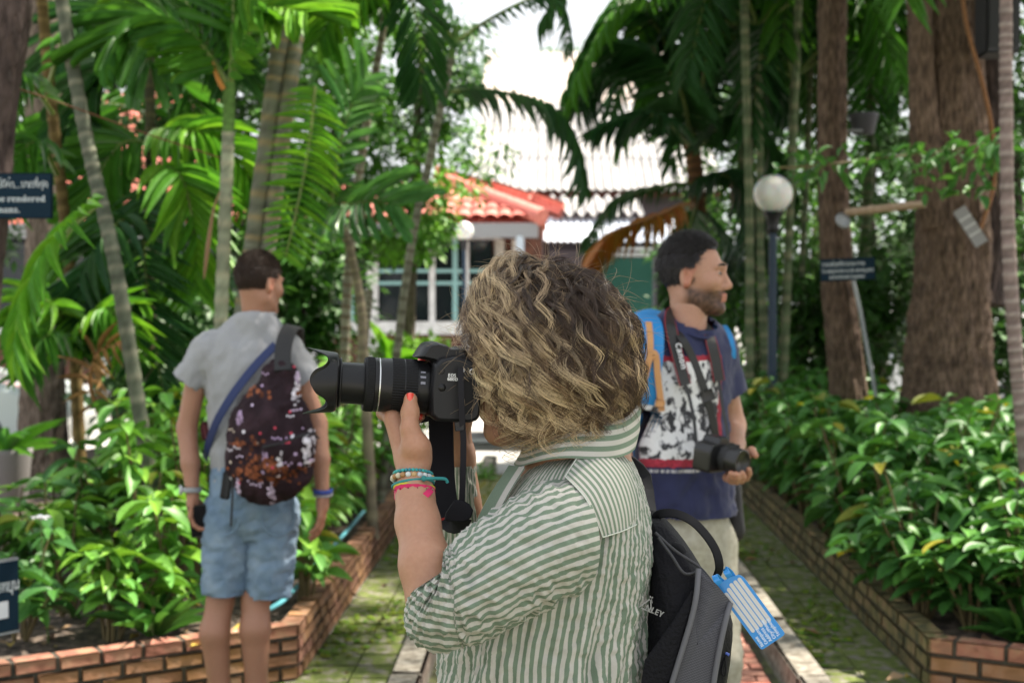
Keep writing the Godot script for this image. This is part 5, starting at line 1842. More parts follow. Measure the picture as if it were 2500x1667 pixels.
func head_into(mb: MB, C: Vector3, f: Vector3, u: Vector3, k: float, cell: float, neck: Vector3, beard := 0.0) -> void:
	# face looks along f, crown along u
	var s := f.cross(u).normalized()
	var B := Basis(f, u, s)
	var fl := Field.new(C - Vector3(0.15, 0.2, 0.15) * k, C + Vector3(0.15, 0.15, 0.15) * k, cell)
	fl.ball(hp(C, B, -0.014, 0.03, 0, k), Vector3(0.094, 0.09, 0.075) * k, 0.02, B)
	fl.ball(hp(C, B, 0.03, -0.03, 0, k), Vector3(0.06, 0.082, 0.057) * k, 0.03, B)
	for q in [-1.0, 1.0]:
		fl.bone(hp(C, B, -0.012, -0.062, 0.05 * q, k), 0.019 * k, hp(C, B, 0.064, -0.1, 0.014 * q, k), 0.017 * k, 0.025)
		fl.ball(hp(C, B, 0.058, -0.022, 0.042 * q, k), Vector3(0.024, 0.022, 0.022) * k, 0.02, B)
		fl.ball(hp(C, B, -0.012, -0.008, 0.076 * q, k), Vector3(0.02, 0.033, 0.009) * k, 0.006, B)
		fl.ball(hp(C, B, -0.008, -0.004, 0.084 * q, k), Vector3(0.011, 0.018, 0.006) * k, 0.005, B, true)
		fl.bone(hp(C, B, 0.076, 0.024, 0.038 * q, k), 0.011 * k, hp(C, B, 0.087, 0.024, 0.004 * q, k), 0.011 * k, 0.012)
		fl.ball(hp(C, B, 0.092, 0.003, 0.032 * q, k), Vector3(0.014, 0.011, 0.017) * k, 0.012, B, true)
		fl.ball(hp(C, B, 0.075, 0.002, 0.031 * q, k), Vector3(0.012, 0.012, 0.013) * k, 0.003, B)
		fl.ball(hp(C, B, 0.094, -0.04, 0.012 * q, k), Vector3(0.011, 0.009, 0.008) * k, 0.008, B)
	fl.bone(hp(C, B, 0.082, 0.012, 0, k), 0.009 * k, hp(C, B, 0.106, -0.034, 0, k), 0.011 * k, 0.014)
	fl.ball(hp(C, B, 0.072, -0.104, 0, k), Vector3(0.019, 0.018, 0.022) * k, 0.02, B)
	fl.bone(hp(C, B, 0.083, -0.064, -0.019, k), 0.007 * k, hp(C, B, 0.09, -0.063, 0.0, k), 0.008 * k, 0.006)
	fl.bone(hp(C, B, 0.09, -0.063, 0.0, k), 0.008 * k, hp(C, B, 0.083, -0.064, 0.019, k), 0.007 * k, 0.006)
	fl.bone(hp(C, B, 0.081, -0.076, -0.016, k), 0.007 * k, hp(C, B, 0.087, -0.076, 0.0, k), 0.009 * k, 0.006)
	fl.bone(hp(C, B, 0.087, -0.076, 0.0, k), 0.009 * k, hp(C, B, 0.081, -0.076, 0.016, k), 0.007 * k, 0.006)
	fl.bone(hp(C, B, -0.025, -0.05, 0, k), 0.055 * k, neck, 0.053 * k, 0.03)
	var first := fl.mesh_into(mb)
	var inv := B.transposed()
	var hn := FastNoiseLite.new()
	hn.frequency = 60.0
	for i in range(first, mb.v.size()):
		var l := inv * (mb.v[i] - C) / k
		var c := Color(1, 1, 1)
		if l.x > 0.068 and absf(l.z) < 0.022 and l.y < -0.056 and l.y > -0.085:
			c = Color(0.97, 0.74, 0.72)
		elif l.x > -0.02 and l.x < 0.03 and absf(l.z) > 0.07 and l.y > -0.045 and l.y < 0.03:
			c = Color(1.1, 0.8, 0.76)
		if beard > 0.0:
			var b := smoothstep(-0.035, -0.06, l.y + 0.25 * minf(0.0, l.x - 0.04)) * smoothstep(-0.03, 0.0, l.x)
			if l.x > 0.07 and l.y > -0.056:
				b = smoothstep(-0.046, -0.052, l.y)
			if l.x > 0.068 and absf(l.z) < 0.02 and l.y < -0.058 and l.y > -0.084:
				b = 0.0
			if l.y < -0.125:
				b = 0.0
			b *= 0.75 + 0.25 * hn.get_noise_3d(mb.v[i].x, mb.v[i].y, mb.v[i].z)
			c = c.lerp(Color(0.1, 0.085, 0.08), clampf(b * beard * 1.15, 0, 0.95))
		mb.c[i] = c

func hp(C: Vector3, B: Basis, a: float, b: float, c: float, k: float) -> Vector3:
	return C + B * Vector3(a, b, c) * k

func eyes(parent: Node3D, C: Vector3, B: Basis, k: float) -> void:
	for q in [-1.0, 1.0]:
		var mb := MB.new()
		var e := hp(C, B, 0.0768, 0.003, 0.031 * q, k)
		ball_mb(mb, e, 0.0118 * k, 14, Vector3(1, 0.5, 1))
		var o := part("eye", mb, smat(lin(0.25, 0.235, 0.23), 0.6, 0.3), parent)
		mb = MB.new()
		ball_mb(mb, e + B.x * 0.007 * k, 0.0062 * k, 10, Vector3(1, 0.85, 1))
		part("iris", mb, smat(lin(0.02, 0.011, 0.007), 0.35), o)
		mb = MB.new()
		var br := []
		for i in 6:
			var t := i / 5.0
			br.append(hp(C, B, 0.0985 - 0.016 * t * t, 0.027 + 0.004 * sin(PI * t), (0.014 + 0.036 * t) * q, k))
		mb.tube(br, [0.002, 0.004, 0.0042, 0.004, 0.003, 0.0015], 6)
		part("eyebrow", mb, smat(lin(0.02, 0.015, 0.012), 0.8), parent)

func ball_mb(mb: MB, at: Vector3, r: float, n := 12, sq := Vector3.ONE) -> void:
	var rings := []
	for i in n / 2 + 1:
		var a := -PI / 2 + PI * i / (n / 2)
		var ring := []
		for j in n:
			var b := TAU * j / n
			ring.append(at + Vector3(cos(a) * cos(b), sin(a), cos(a) * sin(b)) * r * sq)
		rings.append(ring)
	mb.loft(rings, true)

func limb(fl: Field, pts: Array, r: Array, k := 0.015) -> void:
	for i in pts.size() - 1:
		fl.bone(pts[i], r[i], pts[i + 1], r[i + 1], k)

func strand(mb: MB, pts: PackedVector3Array, r: float, c0: Color, c1: Color) -> void:
	# a three-sided hair strand, tapering to its tip
	var n := pts.size()
	var base := mb.v.size()
	var prev := Vector3(0.3, 0.2, 0.9)
	for i in n:
		var d := pts[mini(i + 1, n - 1)] - pts[maxi(i - 1, 0)]
		var a := d.cross(prev).normalized()
		var b := d.cross(a).normalized()
		var t := float(i) / (n - 1)
		var rr_ := r * (1.0 - 0.75 * t * t)
		var c := c0.lerp(c1, smoothstep(0.15, 0.85, t))
		mb.v.append(pts[i] + a * rr_)
		mb.v.append(pts[i] - a * rr_ * 0.5 + b * rr_ * 0.87)
		mb.v.append(pts[i] - a * rr_ * 0.5 - b * rr_ * 0.87)
		for q in 3:
			mb.uv.append(Vector2.ZERO)
			mb.c.append(c)
	for i in n - 1:
		var o := base + i * 3
		for q in 3:
			var e := (q + 1) % 3
			mb.idx.append(o + q)
			mb.idx.append(o + 3 + q)
			mb.idx.append(o + 3 + e)
			mb.idx.append(o + q)
			mb.idx.append(o + 3 + e)
			mb.idx.append(o + e)

func short_hair(mb: MB, C: Vector3, B: Basis, k: float, n: int, len: float, c: Color, front: float, sd: int) -> void:
	# close-cropped hair: many short strands lying back along the skull
	var g := RandomNumberGenerator.new()
	g.seed = sd
	var made := 0
	while made < n:
		var d := Vector3(g.randfn(), g.randfn(), g.randfn()).normalized()
		var l := d * Vector3(0.094, 0.09, 0.075) + Vector3(-0.014, 0.03, 0)
		# hairline: low at the nape, above the ear, high over the face
		var line := lerpf(-0.062, front, smoothstep(-0.04, 0.06, l.x)) + g.randf_range(-0.007, 0.007)
		if l.x > -0.008 and l.x < 0.014 and absf(l.z) > 0.05:
			line = minf(line, -0.03)
		if l.y < line or (absf(l.z) > 0.066 and l.x > -0.03 and l.x < 0.015 and l.y < 0.022):
			continue
		made += 1
		var p := C + B * l * k
		var nrm := B * d
		var fl := (B * Vector3(-0.35 + g.randf_range(-0.5, 0.5), 0.25 * signf(l.y - 0.06) + g.randf_range(-0.4, 0.3), g.randf_range(-0.5, 0.5) + l.z * 3.0)).normalized()
		fl = (fl - nrm * fl.dot(nrm)).normalized()
		var ln := len * g.randf_range(0.6, 1.2) * (1.0 if l.y > 0.03 else 0.55)
		var pts := PackedVector3Array()
		for i in 4:
			var t := i / 3.0
			pts.append(p + nrm * (0.001 + ln * (0.45 + 5.0 * maxf(0.0, l.y - 0.06)) * sqrt(t)) + fl * ln * t * 0.9)
		strand(mb, pts, 0.0009, c * g.randf_range(0.6, 1.5), c * g.randf_range(0.8, 1.9))

func scalp(mb: MB, C: Vector3, B: Basis, k: float, front: float, c: Color, puff := 0.004) -> void:
	var rows := 26
	var cols := 40
	for i in rows + 1:
		for j in cols:
			var a := PI * 0.5 - PI * i / rows * 0.86
			var b := TAU * j / cols
			var d := Vector3(cos(a) * cos(b), sin(a), cos(a) * sin(b))
			var l := d * Vector3(0.094 + puff, 0.09 + puff * 1.4, 0.075 + puff) + Vector3(-0.014, 0.03, 0)
			mb.tint = c
			mb.vert(C + B * l * k)
	for i in rows:
		for j in cols:
			var q := [i * cols + j, i * cols + (j + 1) % cols, (i + 1) * cols + (j + 1) % cols, (i + 1) * cols + j]
			var mid := B.transposed() * ((mb.v[q[0]] + mb.v[q[2]]) * 0.5 - C) / k
			var line := lerpf(-0.062, front, smoothstep(-0.04, 0.06, mid.x))
			if mid.y < line or (absf(mid.z) > 0.066 and mid.x > -0.03 and mid.x < 0.015 and mid.y < 0.02):
				continue
			mb.quad(q[0], q[1], q[2], q[3])

func band(mb: MB, pts: Array, width: float, thick: float, nrm: Vector3) -> void:
	# a flat strap along pts; nrm is roughly its face
	var rings := []
	var n := pts.size()
	for i in n:
		var d: Vector3 = (pts[mini(i + 1, n - 1)] - pts[maxi(i - 1, 0)]).normalized()
		var s := d.cross(nrm).normalized()
		var q := s.cross(d).normalized()
		var w: Vector3 = s * width * 0.5
		var t: Vector3 = q * thick * 0.5
		rings.append([pts[i] - w - t * 0.3, pts[i] - w * 0.9 - t, pts[i] + w * 0.9 - t, pts[i] + w - t * 0.3, pts[i] + w + t * 0.3, pts[i] + w * 0.9 + t, pts[i] - w * 0.9 + t, pts[i] - w + t * 0.3])
	mb.loft(rings, true, true, true)

func PP(a: Array) -> Array:
	var o := []
	for q in a:
		o.append(P(q[0], q[1], q[2]))
	return o

func ring_px(c: Array, vx: float, vy: float, nx: float, nz: float, m := 56, far := 0.75) -> Array:
	# a cloth ring: centre (pixel, pixel, depth), half vector in the picture, half vector toward the viewer
	var C := P(c[0], c[1], c[2])
	var V := P(c[0] + vx, c[1] + vy, c[2]) - C
	var N := P(c[0] + nx, c[1], c[2] - nz) - C
	var out := []
	for j in m:
		var a := TAU * j / m - PI / 2
		var sn := sin(a)
		out.append(C + V * cos(a) + N * sn * (1.0 if sn > 0 else far))
	return out

func stripe_tex() -> ImageTexture:
	var n := 128
	var im := Image.create(n, n, false, Image.FORMAT_RGB8)
	var g := RandomNumberGenerator.new()
	g.seed = 5
	for y in n:
		for x in n:
			var t := x / float(n)
			var e := smoothstep(0.02, 0.06, t) * (1.0 - smoothstep(0.53, 0.57, t))
			var w := 0.93 + 0.07 * sin(x * TAU / 4.0) * sin(y * TAU / 4.0) + g.randf_range(-0.07, 0.07)
			var c := Color(0.53, 0.51, 0.465).lerp(Color(0.175, 0.235, 0.17), e) * w
			im.set_pixel(x, y, c.linear_to_srgb())
	return ImageTexture.create_from_image(im)

func build_woman() -> void:
	var w := thing("person", "woman in green striped shirt with curly blonde hair photographing with a black camera", "person", Vector3(P(1330, 1300, 2.09).x, 0, P(1330, 1300, 2.09).z))
	var base := w.position
	var skin := skin_mat(0.38, 0.2, 0.125)
	M.skin_w = skin
	# ---- skin: one mesh of head, neck, arms, hands and trunk
	var mb := MB.new()
	var C := P(1318, 868, 2.08)
	var f := Vector3(-0.97, -0.1, -0.02).normalized()
	var u := Vector3(-0.14, 0.98, 0).normalized()
	u = (u - f * u.dot(f)).normalized()
	head_into(mb, C, f, u, 1.0, 0.005, P(1400, 1085, 2.08))
	var fl := Field.new(base + Vector3(-0.32, 0.85, -0.42), base + Vector3(0.2, 1.5, 0.35), 0.011)
	limb(fl, PP([[1365, 1010, 2.08], [1420, 1120, 2.08]]), [0.055, 0.06])
	limb(fl, PP([[1420, 1130, 2.08], [1400, 1300, 2.09], [1340, 1600, 2.09]]), [0.06, 0.1, 0.1], 0.05)
	limb(fl, PP([[1430, 1270, 1.99], [1075, 1492, 1.88]]), [0.045, 0.042])
	limb(fl, PP([[1410, 1260, 2.2], [1150, 1420, 2.32]]), [0.045, 0.04])
	limb(fl, PP([[1150, 1420, 2.32], [1118, 1110, 2.2], [1105, 1030, 2.17]]), [0.038, 0.025, 0.022])
	tint_all(mb, fl.mesh_into(mb), Color(1, 1, 1), 0.02)
	# near forearm
	var fo := Field.new(P(930, 1510, 1.95) - Vector3(0.02, 0.04, 0.22), P(1140, 1120, 1.9) + Vector3(0.03, 0.02, 0.12), 0.006)
	limb(fo, PP([[1072, 1500, 1.875], [1040, 1380, 1.9], [1019, 1272, 1.945], [1013, 1210, 1.972], [1007, 1140, 2.0]]), [0.042, 0.034, 0.0285, 0.0245, 0.0222])
	tint_all(mb, fo.mesh_into(mb), Color(1, 1, 1), 0.02)
	# left hand under the lens
	var hd := Field.new(P(890, 1170, 2.05) - Vector3(0.02, 0.02, 0.13), P(1080, 900, 2.05) + Vector3(0.03, 0.03, 0.09), 0.0032)
	limb(hd, PP([[1007, 1160, 1.993], [1008, 1120, 2.006]]), [0.0225, 0.0225], 0.012)
	for q in [[[1000, 1120, 2.01], [958, 1022, 2.035], 0.02, 0.0125], [[1004, 1118, 2.02], [968, 1018, 2.055], 0.02, 0.0125], [[1010, 1118, 2.03], [985, 1022, 2.075], 0.019, 0.012], [[1016, 1120, 2.03], [1004, 1036, 2.09], 0.018, 0.011]]:
		hd.bone(P(q[0][0], q[0][1], q[0][2]), q[2], P(q[1][0], q[1][1], q[1][2]), q[3], 0.012)
	# fingers: index, middle, ring, little
	for q in [[[958, 1022, 2.035], [936, 1008, 2.07], [932, 975, 2.104], [938, 945, 2.11], 0.0095], [[968, 1018, 2.055], [958, 1005, 2.088], [958, 968, 2.11], [962, 930, 2.107], 0.0095], [[985, 1022, 2.075], [985, 1004, 2.098], [988, 965, 2.112], [990, 932, 2.107], 0.009], [[1004, 1036, 2.09], [1016, 1020, 2.108], [1024, 1006, 2.1], [1026, 1018, 2.086], 0.008]]:
		var r: float = q[4]
		limb(hd, PP([q[0], q[1], q[2], q[3]]), [r * 1.2, r * 1.05, r, r * 0.86], 0.005)
	# thumb on the near side of the barrel
	limb(hd, PP([[1014, 1118, 2.0], [1014, 1090, 1.99], [1000, 1048, 1.99], [1001, 1006, 1.998], [1002, 974, 2.003]]), [0.021, 0.019, 0.0125, 0.0108, 0.0096], 0.008)
	hd.ball(P(1001, 1008, 1.998), Vector3(0.0118, 0.012, 0.0115), 0.006)
	hd.bone(P(1026, 1100, 2.0), 0.012, P(1022, 1128, 2.0), 0.012, 0.014)
	var first := hd.mesh_into(mb)
	tint_all(mb, first, Color(1, 0.98, 0.97), 0.02)
	# right hand on the far grip
	var hr := Field.new(P(990, 1070, 2.16) - Vector3(0.02, 0.02, 0.08), P(1160, 840, 2.16) + Vector3(0.02, 0.02, 0.09), 0.0036)
	limb(hr, PP([[1118, 1090, 2.195], [1108, 1020, 2.175]]), [0.023, 0.024], 0.012)
	for k in 4:
		var y := 925.0 + 26 * k
		hr.bone(P(1108, 1020, 2.175), 0.022, P(1095, y, 2.165), 0.0125, 0.012)
		if k > 0:
			limb(hr, PP([[1095, y, 2.165], [1065, y - 2, 2.168], [1048, y, 2.158], [1048, y + 2, 2.148]]), [0.011, 0.0098, 0.009, 0.0085], 0.004)
	limb(hr, PP([[1095, 925, 2.165], [1070, 890, 2.16], [1048, 876, 2.14], [1032, 879, 2.118]]), [0.0115, 0.0098, 0.0092, 0.0084], 0.005)
	limb(hr, PP([[1110, 1010, 2.17], [1135, 960, 2.15], [1150, 925, 2.138]]), [0.016, 0.0115, 0.0095], 0.008)
	tint_all(mb, hr.mesh_into(mb), Color(1, 0.96, 0.94), 0.02)
	part("body", mb, skin, w)
	eyes(w, C, Basis(f, u, f.cross(u)), 1.0)
	# painted nails
	var nail := smat(lin(0.72, 0.06, 0.04), 0.15)
	nail.clearcoat_enabled = true
	nail.clearcoat = 0.8
	for q in [[1002.0, 971.5, 2.003, 9.6, 13.5, 0.0089], [1030.0, 876.0, 2.116, 9.0, 9.0, 0.0078], [1026.0, 1016.0, 2.086, 6.5, 8.0, 0.0074]]:
		mb = MB.new()
		var rows := 7
		var cols := 8
		var cc := P(q[0], q[1], q[2])
		var s: float = q[2] / F
		for i in rows:
			for j in cols:
				var b := lerpf(-1, 1, j / (cols - 1.0))
				var a := lerpf(-1, 1, i / (rows - 1.0))
				var wd := 1.0 - 0.16 * pow(absf(a), 4)
				mb.vert(cc + Vector3(b * q[3] * s * wd, a * q[4] * s * (1.0 - 0.12 * b * b), q[5] + 0.0022 - 0.0052 * b * b - (0.0022 * a * a if a > 0 else 0.0006 * a * a)))
		for i in rows - 1:
			for j in cols - 1:
				mb.quad(i * cols + j, (i + 1) * cols + j, (i + 1) * cols + j + 1, i * cols + j + 1)
		part("nail", mb, nail, w)

	# ---- shirt
	var st := stripe_tex()
	var cloth := StandardMaterial3D.new()
	cloth.albedo_texture = st
	cloth.roughness = 0.85
	cloth.metallic_specular = 0.3
	cloth.rim_enabled = true
	cloth.rim = 0.25
	cloth.backlight_enabled = true
	cloth.backlight = lin(0.25, 0.25, 0.25)
	M.cloth = cloth
	mb = MB.new()
	var rings := []
	var vs := []
	var prof := [[1092, 1375, 1505, 0.06], [1115, 1320, 1535, 0.1], [1150, 1280, 1556, 0.135], [1200, 1232, 1574, 0.162], [1250, 1190, 1584, 0.175], [1300, 1158, 1592, 0.18], [1350, 1135, 1593, 0.178], [1400, 1118, 1590, 0.174], [1450, 1104, 1584, 0.172], [1500, 1094, 1577, 0.172], [1560, 1085, 1571, 0.175], [1620, 1078, 1568, 0.18], [1680, 1072, 1568, 0.186], [1780, 1066, 1572, 0.195], [1900, 1064, 1578, 0.2]]
	var pf := []
	for q in prof:
		pf.append(Vector4(q[0], q[1], q[2], q[3]))
	var fine := spline(pf, 130)
	var fn := FastNoiseLite.new()
	fn.seed = 9
	fn.frequency = 1.0
	var m := 200
	var plain := []
	for i in fine.size():
		var q: Vector4 = fine[i]
		var cx := P((q.y + q.z) * 0.5, q.x, 2.09)
		var hx: float = (P(q.z, q.x, 2.09) - P(q.y, q.x, 2.09)).length() * 0.5
		var ring := []
		var smooth := []
		var loose := smoothstep(1250.0, 1650.0, q.x)
		for j in m:
			var a := TAU * j / m
			var sx := sin(a)
			var cz := cos(a)
			var ex := signf(sx) * pow(absf(sx), 0.86) * hx
			var ez := -signf(cz) * pow(absf(cz), 0.86) * q.w * -1.0
			var fold := fn.get_noise_2d(cos(a) * 5.0 + 20.0, sin(a) * 5.0 + i * 0.016) * (0.004 + 0.013 * loose) + fn.get_noise_2d(a * 9.0, i * 0.075) * (0.004 + 0.004 * loose) + absf(fn.get_noise_2d(a * 5.0 + i * 0.065, i * 0.135)) * 0.007 - absf(fn.get_noise_2d(a * 7.0 - i * 0.05, i * 0.11 + 9.0)) * 0.006 + fn.get_noise_2d(a * 26.0, i * 0.2) * 0.0014
			fold += 0.006 * loose * sin(a * 11.0 + 2.0 * sin(i * 0.032))
			var k2 := 1.0 + fold / 0.2
			ring.append(cx + Vector3(ex * k2, 0, -ez * k2))
			smooth.append(cx + Vector3(ex, 0, -ez))
		rings.append(ring)
		plain.append(smooth)
		vs.append(i / 18.0)
	mb.loft(rings, true, false, false, 78.0, vs)
	# equal stripe widths: measure along each ring
	for i in rings.size():
		var acc := 0.0
		var lens := [0.0]
		for j in m:
			acc += (plain[i][(j + 1) % m] - plain[i][j]).length()
			lens.append(acc)
		for j in m + 1:
			mb.uv[i * (m + 1) + j].x = 92.0 * lerpf(lens[j] / acc, float(j) / m, 0.3) + 0.35 * fn.get_noise_2d(j * 0.05, i * 0.03)
	var shirt := part("shirt", mb, cloth, w)
	# sleeve, near arm
	var sr := [[[1392, 1308, 1.975], 14, 138, 72, 0.088], [[1345, 1325, 1.955], 28, 130, 58, 0.092], [[1285, 1355, 1.93], 45, 119, 38, 0.085], [[1220, 1395, 1.905], 54, 107, 24, 0.078], [[1160, 1435, 1.885], 50, 101, 8, 0.07], [[1118, 1460, 1.872], 28, 101, 0, 0.064], [[1100, 1470, 1.868], 16, 98, 0, 0.058]]
	mb = cloth_tube(sr, 44, 40.0, 0.0095, 31, false)
	part("sleeve", mb, cloth, shirt)
	sr = [[[1118, 1462, 1.872], 26, 104, 0, 0.066], [[1088, 1478, 1.864], 6, 101, -4, 0.062], [[1058, 1486, 1.858], -24, 84, -6, 0.058], [[1046, 1474, 1.859], -42, 66, -4, 0.056], [[1046, 1446, 1.866], -48, 45, 0, 0.053], [[1051, 1420, 1.873], -46, 31, 0, 0.049], [[1054, 1412, 1.876], -43, 28, 0, 0.046]]
	mb = cloth_tube(sr, 40, 1.0, 0.0075, 37, true)
	part("cuff", mb, cloth, shirt)
	# far sleeve
	sr = [[[1370, 1290, 2.24], 14, 110, -20, 0.06], [[1300, 1330, 2.27], 30, 100, 0, 0.07], [[1220, 1380, 2.3], 40, 80, 0, 0.06], [[1160, 1400, 2.315], 30, 70, 0, 0.055], [[1132, 1370, 2.305], -50, 40, 0, 0.05], [[1122, 1290, 2.27], -46, 8, 0, 0.05], [[1122, 1210, 2.235], -38, 4, 0, 0.045], [[1121, 1140, 2.21], -32, 2, 0, 0.036]]
	mb = cloth_tube(sr, 44, 30.0, 0.006, 41, false)
	part("sleeve", mb, cloth, shirt)
	# yoke over the near shoulder and back
	var A := spline(PP([[1378, 1163, 1.945], [1425, 1213, 1.905], [1453, 1268, 1.897], [1470, 1312, 1.903]]), 30)
	var Bk := spline(PP([[1522, 1084, 2.08], [1553, 1140, 2.085], [1574, 1200, 2.085], [1587, 1264, 2.08]]), 30)
	var T := spline(PP([[1378, 1163, 1.945], [1418, 1108, 1.985], [1475, 1086, 2.02], [1522, 1084, 2.08]]), 30)
	var U := spline(PP([[1470, 1312, 1.903], [1520, 1296, 1.93], [1562, 1276, 1.99], [1587, 1264, 2.08]]), 30)
	mb = MB.new()
	for i in 30:
		for j in 30:
			var s := j / 29.0
			var t := i / 29.0
			var p: Vector3 = A[i].lerp(Bk[i], s) + T[j].lerp(U[j], t) - (T[0].lerp(T[29], s).lerp(U[0].lerp(U[29], s), t))
			p += Vector3(0.5, 0.35, 0.8) * 0.014 * sin(PI * s) * sin(PI * t)
			p += Vector3(0.3, 0.2, 0.9) * 0.0012 * fn.get_noise_2d(s * 14, t * 5)
			mb.vert(p, Vector2(s * 18.0 + 0.1, t))
	for i in 29:
		for j in 29:
			mb.quad(i * 30 + j, i * 30 + j + 1, (i + 1) * 30 + j + 1, (i + 1) * 30 + j)
	part("yoke", mb, cloth, shirt)
	for line in [A, U, T]:
		mb = MB.new()
		var lp := []
		for p in line:
			lp.append(p + Vector3(0.001, 0.0005, 0.002))
		mb.tube(lp, 0.0009, 5)
		part("seam", mb, smat(lin(0.5, 0.53, 0.47), 0.9), shirt)
	# collar: stand and folded leaf
	rings = []
	for q in [[[1415, 1062], 120, -34, 0.066, 0.0], [[1418, 1036], 131, -36, 0.075, 1.0], [[1420, 1030], 136, -37, 0.08, 1.2], [[1421, 1040], 142, -33, 0.088, 2.0], [[1416, 1075], 146, -26, 0.098, 3.8], [[1407, 1105], 150, -20, 0.108, 5.4]]:
		var ring := []
		var cc := P(q[0][0], q[0][1], 2.08)
		var X: Vector3 = P(q[0][0] + q[1], q[0][1] + q[2], 2.08) - cc
		for j in 60:
			var a := TAU * j / 60
			var wob := 1.0 + 0.02 * sin(a * 7.0 + q[4])
			ring.append(cc + X * cos(a) * wob + Vector3(0, 0.006 * sin(a * 3.0 + 1.0), -sin(a) * q[3] * wob))
		rings.append(ring)
	mb = MB.new()
	mb.loft(rings, true, false, false, 1.0)
	for i in rings.size():
		for j in 61:
			mb.uv[i * 61 + j] = Vector2([0.0, 1.4, 1.7, 2.3, 3.9, 5.3][i], j / 10.0)
	part("collar", mb, cloth, shirt)
	# front placket and pocket flap, half hidden by the strap
	mb = MB.new()
	band(mb, spline(PP([[1262, 1140, 2.03], [1215, 1215, 2.0], [1170, 1310, 1.985], [1140, 1420, 1.98]]), 20), 0.03, 0.004, Vector3(-0.6, 0.2, 0.8))
	for k in mb.v.size():
		mb.uv[k] *= Vector2(5.0, 1.0)
	part("placket", mb, cloth, shirt)
	# ---- trousers and shoes below the frame
	mb = MB.new()
	var tf := Field.new(base + Vector3(-0.3, -0.02, -0.3), base + Vector3(0.3, 1.08, 0.3), 0.018)
	limb(tf, [base + Vector3(0, 0.98, 0), base + Vector3(0.02, 0.86, 0)], [0.14, 0.15], 0.05)
	for q in [-1.0, 1.0]:
		limb(tf, [base + Vector3(0, 0.84, 0.09 * q), base + Vector3(-0.02, 0.48, 0.1 * q), base + Vector3(0.02, 0.1, 0.1 * q)], [0.095, 0.07, 0.055], 0.04)
	tf.mesh_into(mb)
	part("trousers", mb, smat(lin(0.03, 0.04, 0.07), 0.85), w)
	for q in [-1.0, 1.0]:
		mb = MB.new()
		var sf := Field.new(base + Vector3(-0.24, -0.02, 0.1 * q - 0.08), base + Vector3(0.12, 0.13, 0.1 * q + 0.08), 0.012)
		sf.bone(base + Vector3(0.03, 0.05, 0.1 * q), 0.045, base + Vector3(-0.15, 0.035, 0.1 * q), 0.035, 0.02)
		sf.mesh_into(mb)
		part("shoe", mb, smat(lin(0.5, 0.5, 0.5), 0.7), w)
	build_hair(w, C)

func cloth_tube(sr: Array, m: int, us: float, amp: float, sd: int, level_stripes: bool) -> MB:
	# interpolate cloth rings and crease them
	var keys := []
	for q in sr:
		keys.append(PackedFloat32Array([q[0][0], q[0][1], q[0][2], q[1], q[2], q[3], q[4]]))
	var n := 84
	var rings := []
	var vs := []
	var nz := FastNoiseLite.new()
	nz.seed = sd
	nz.frequency = 1.0
	nz.fractal_octaves = 3
	m = m * 2
	for i in n:
		var f := float(i) / (n - 1) * (keys.size() - 1)
		var k := mini(int(f), keys.size() - 2)
		var t := f - k
		var v := []
		for e in 7:
			var p0: float = keys[maxi(k - 1, 0)][e]
			var p1: float = keys[k][e]
			var p2: float = keys[k + 1][e]
			var p3: float = keys[mini(k + 2, keys.size() - 1)][e]
			v.append(0.5 * (2 * p1 + (p2 - p0) * t + (2 * p0 - 5 * p1 + 4 * p2 - p3) * t * t + (3 * p1 - p0 - 3 * p2 + p3) * t * t * t))
		var ring := ring_px([v[0], v[1], v[2]], v[3], v[4], v[5], v[6], m, 0.75)
		var mid := P(v[0], v[1], v[2])
		for j in m:
			var a := TAU * j / m
			var d: Vector3 = ring[j] - mid
			var r := 1.0 - 2.2 * absf(nz.get_noise_3d(cos(a) * 1.6 + 3, sin(a) * 1.6 + i * 0.025, i * 0.06 + a * 0.6))
			r += 0.2 - 0.6 * absf(nz.get_noise_3d(cos(a) * 2.2 - i * 0.035, sin(a) * 2.2, i * 0.06)) + 0.07 * nz.get_noise_3d(cos(a) * 9.0, sin(a) * 9.0, i * 0.2)
			var pl := sin(a * 15.0 + sin(i * 0.11)) * 0.35 if level_stripes else 0.0
			ring[j] += d.normalized() * amp * (r + pl) * smoothstep(-0.02, 0.16, float(i) / n)
		rings.append(ring)
		vs.append(i / 14.0)
	var mb := MB.new()
	mb.loft(rings, true, false, false, us, vs)
	if level_stripes:
		for k in mb.v.size():
			mb.uv[k] = Vector2(mb.v[k].y / 0.0108 + 0.25 * (mb.v[k].x / 0.0108), mb.v[k].x * 20)
	return mb

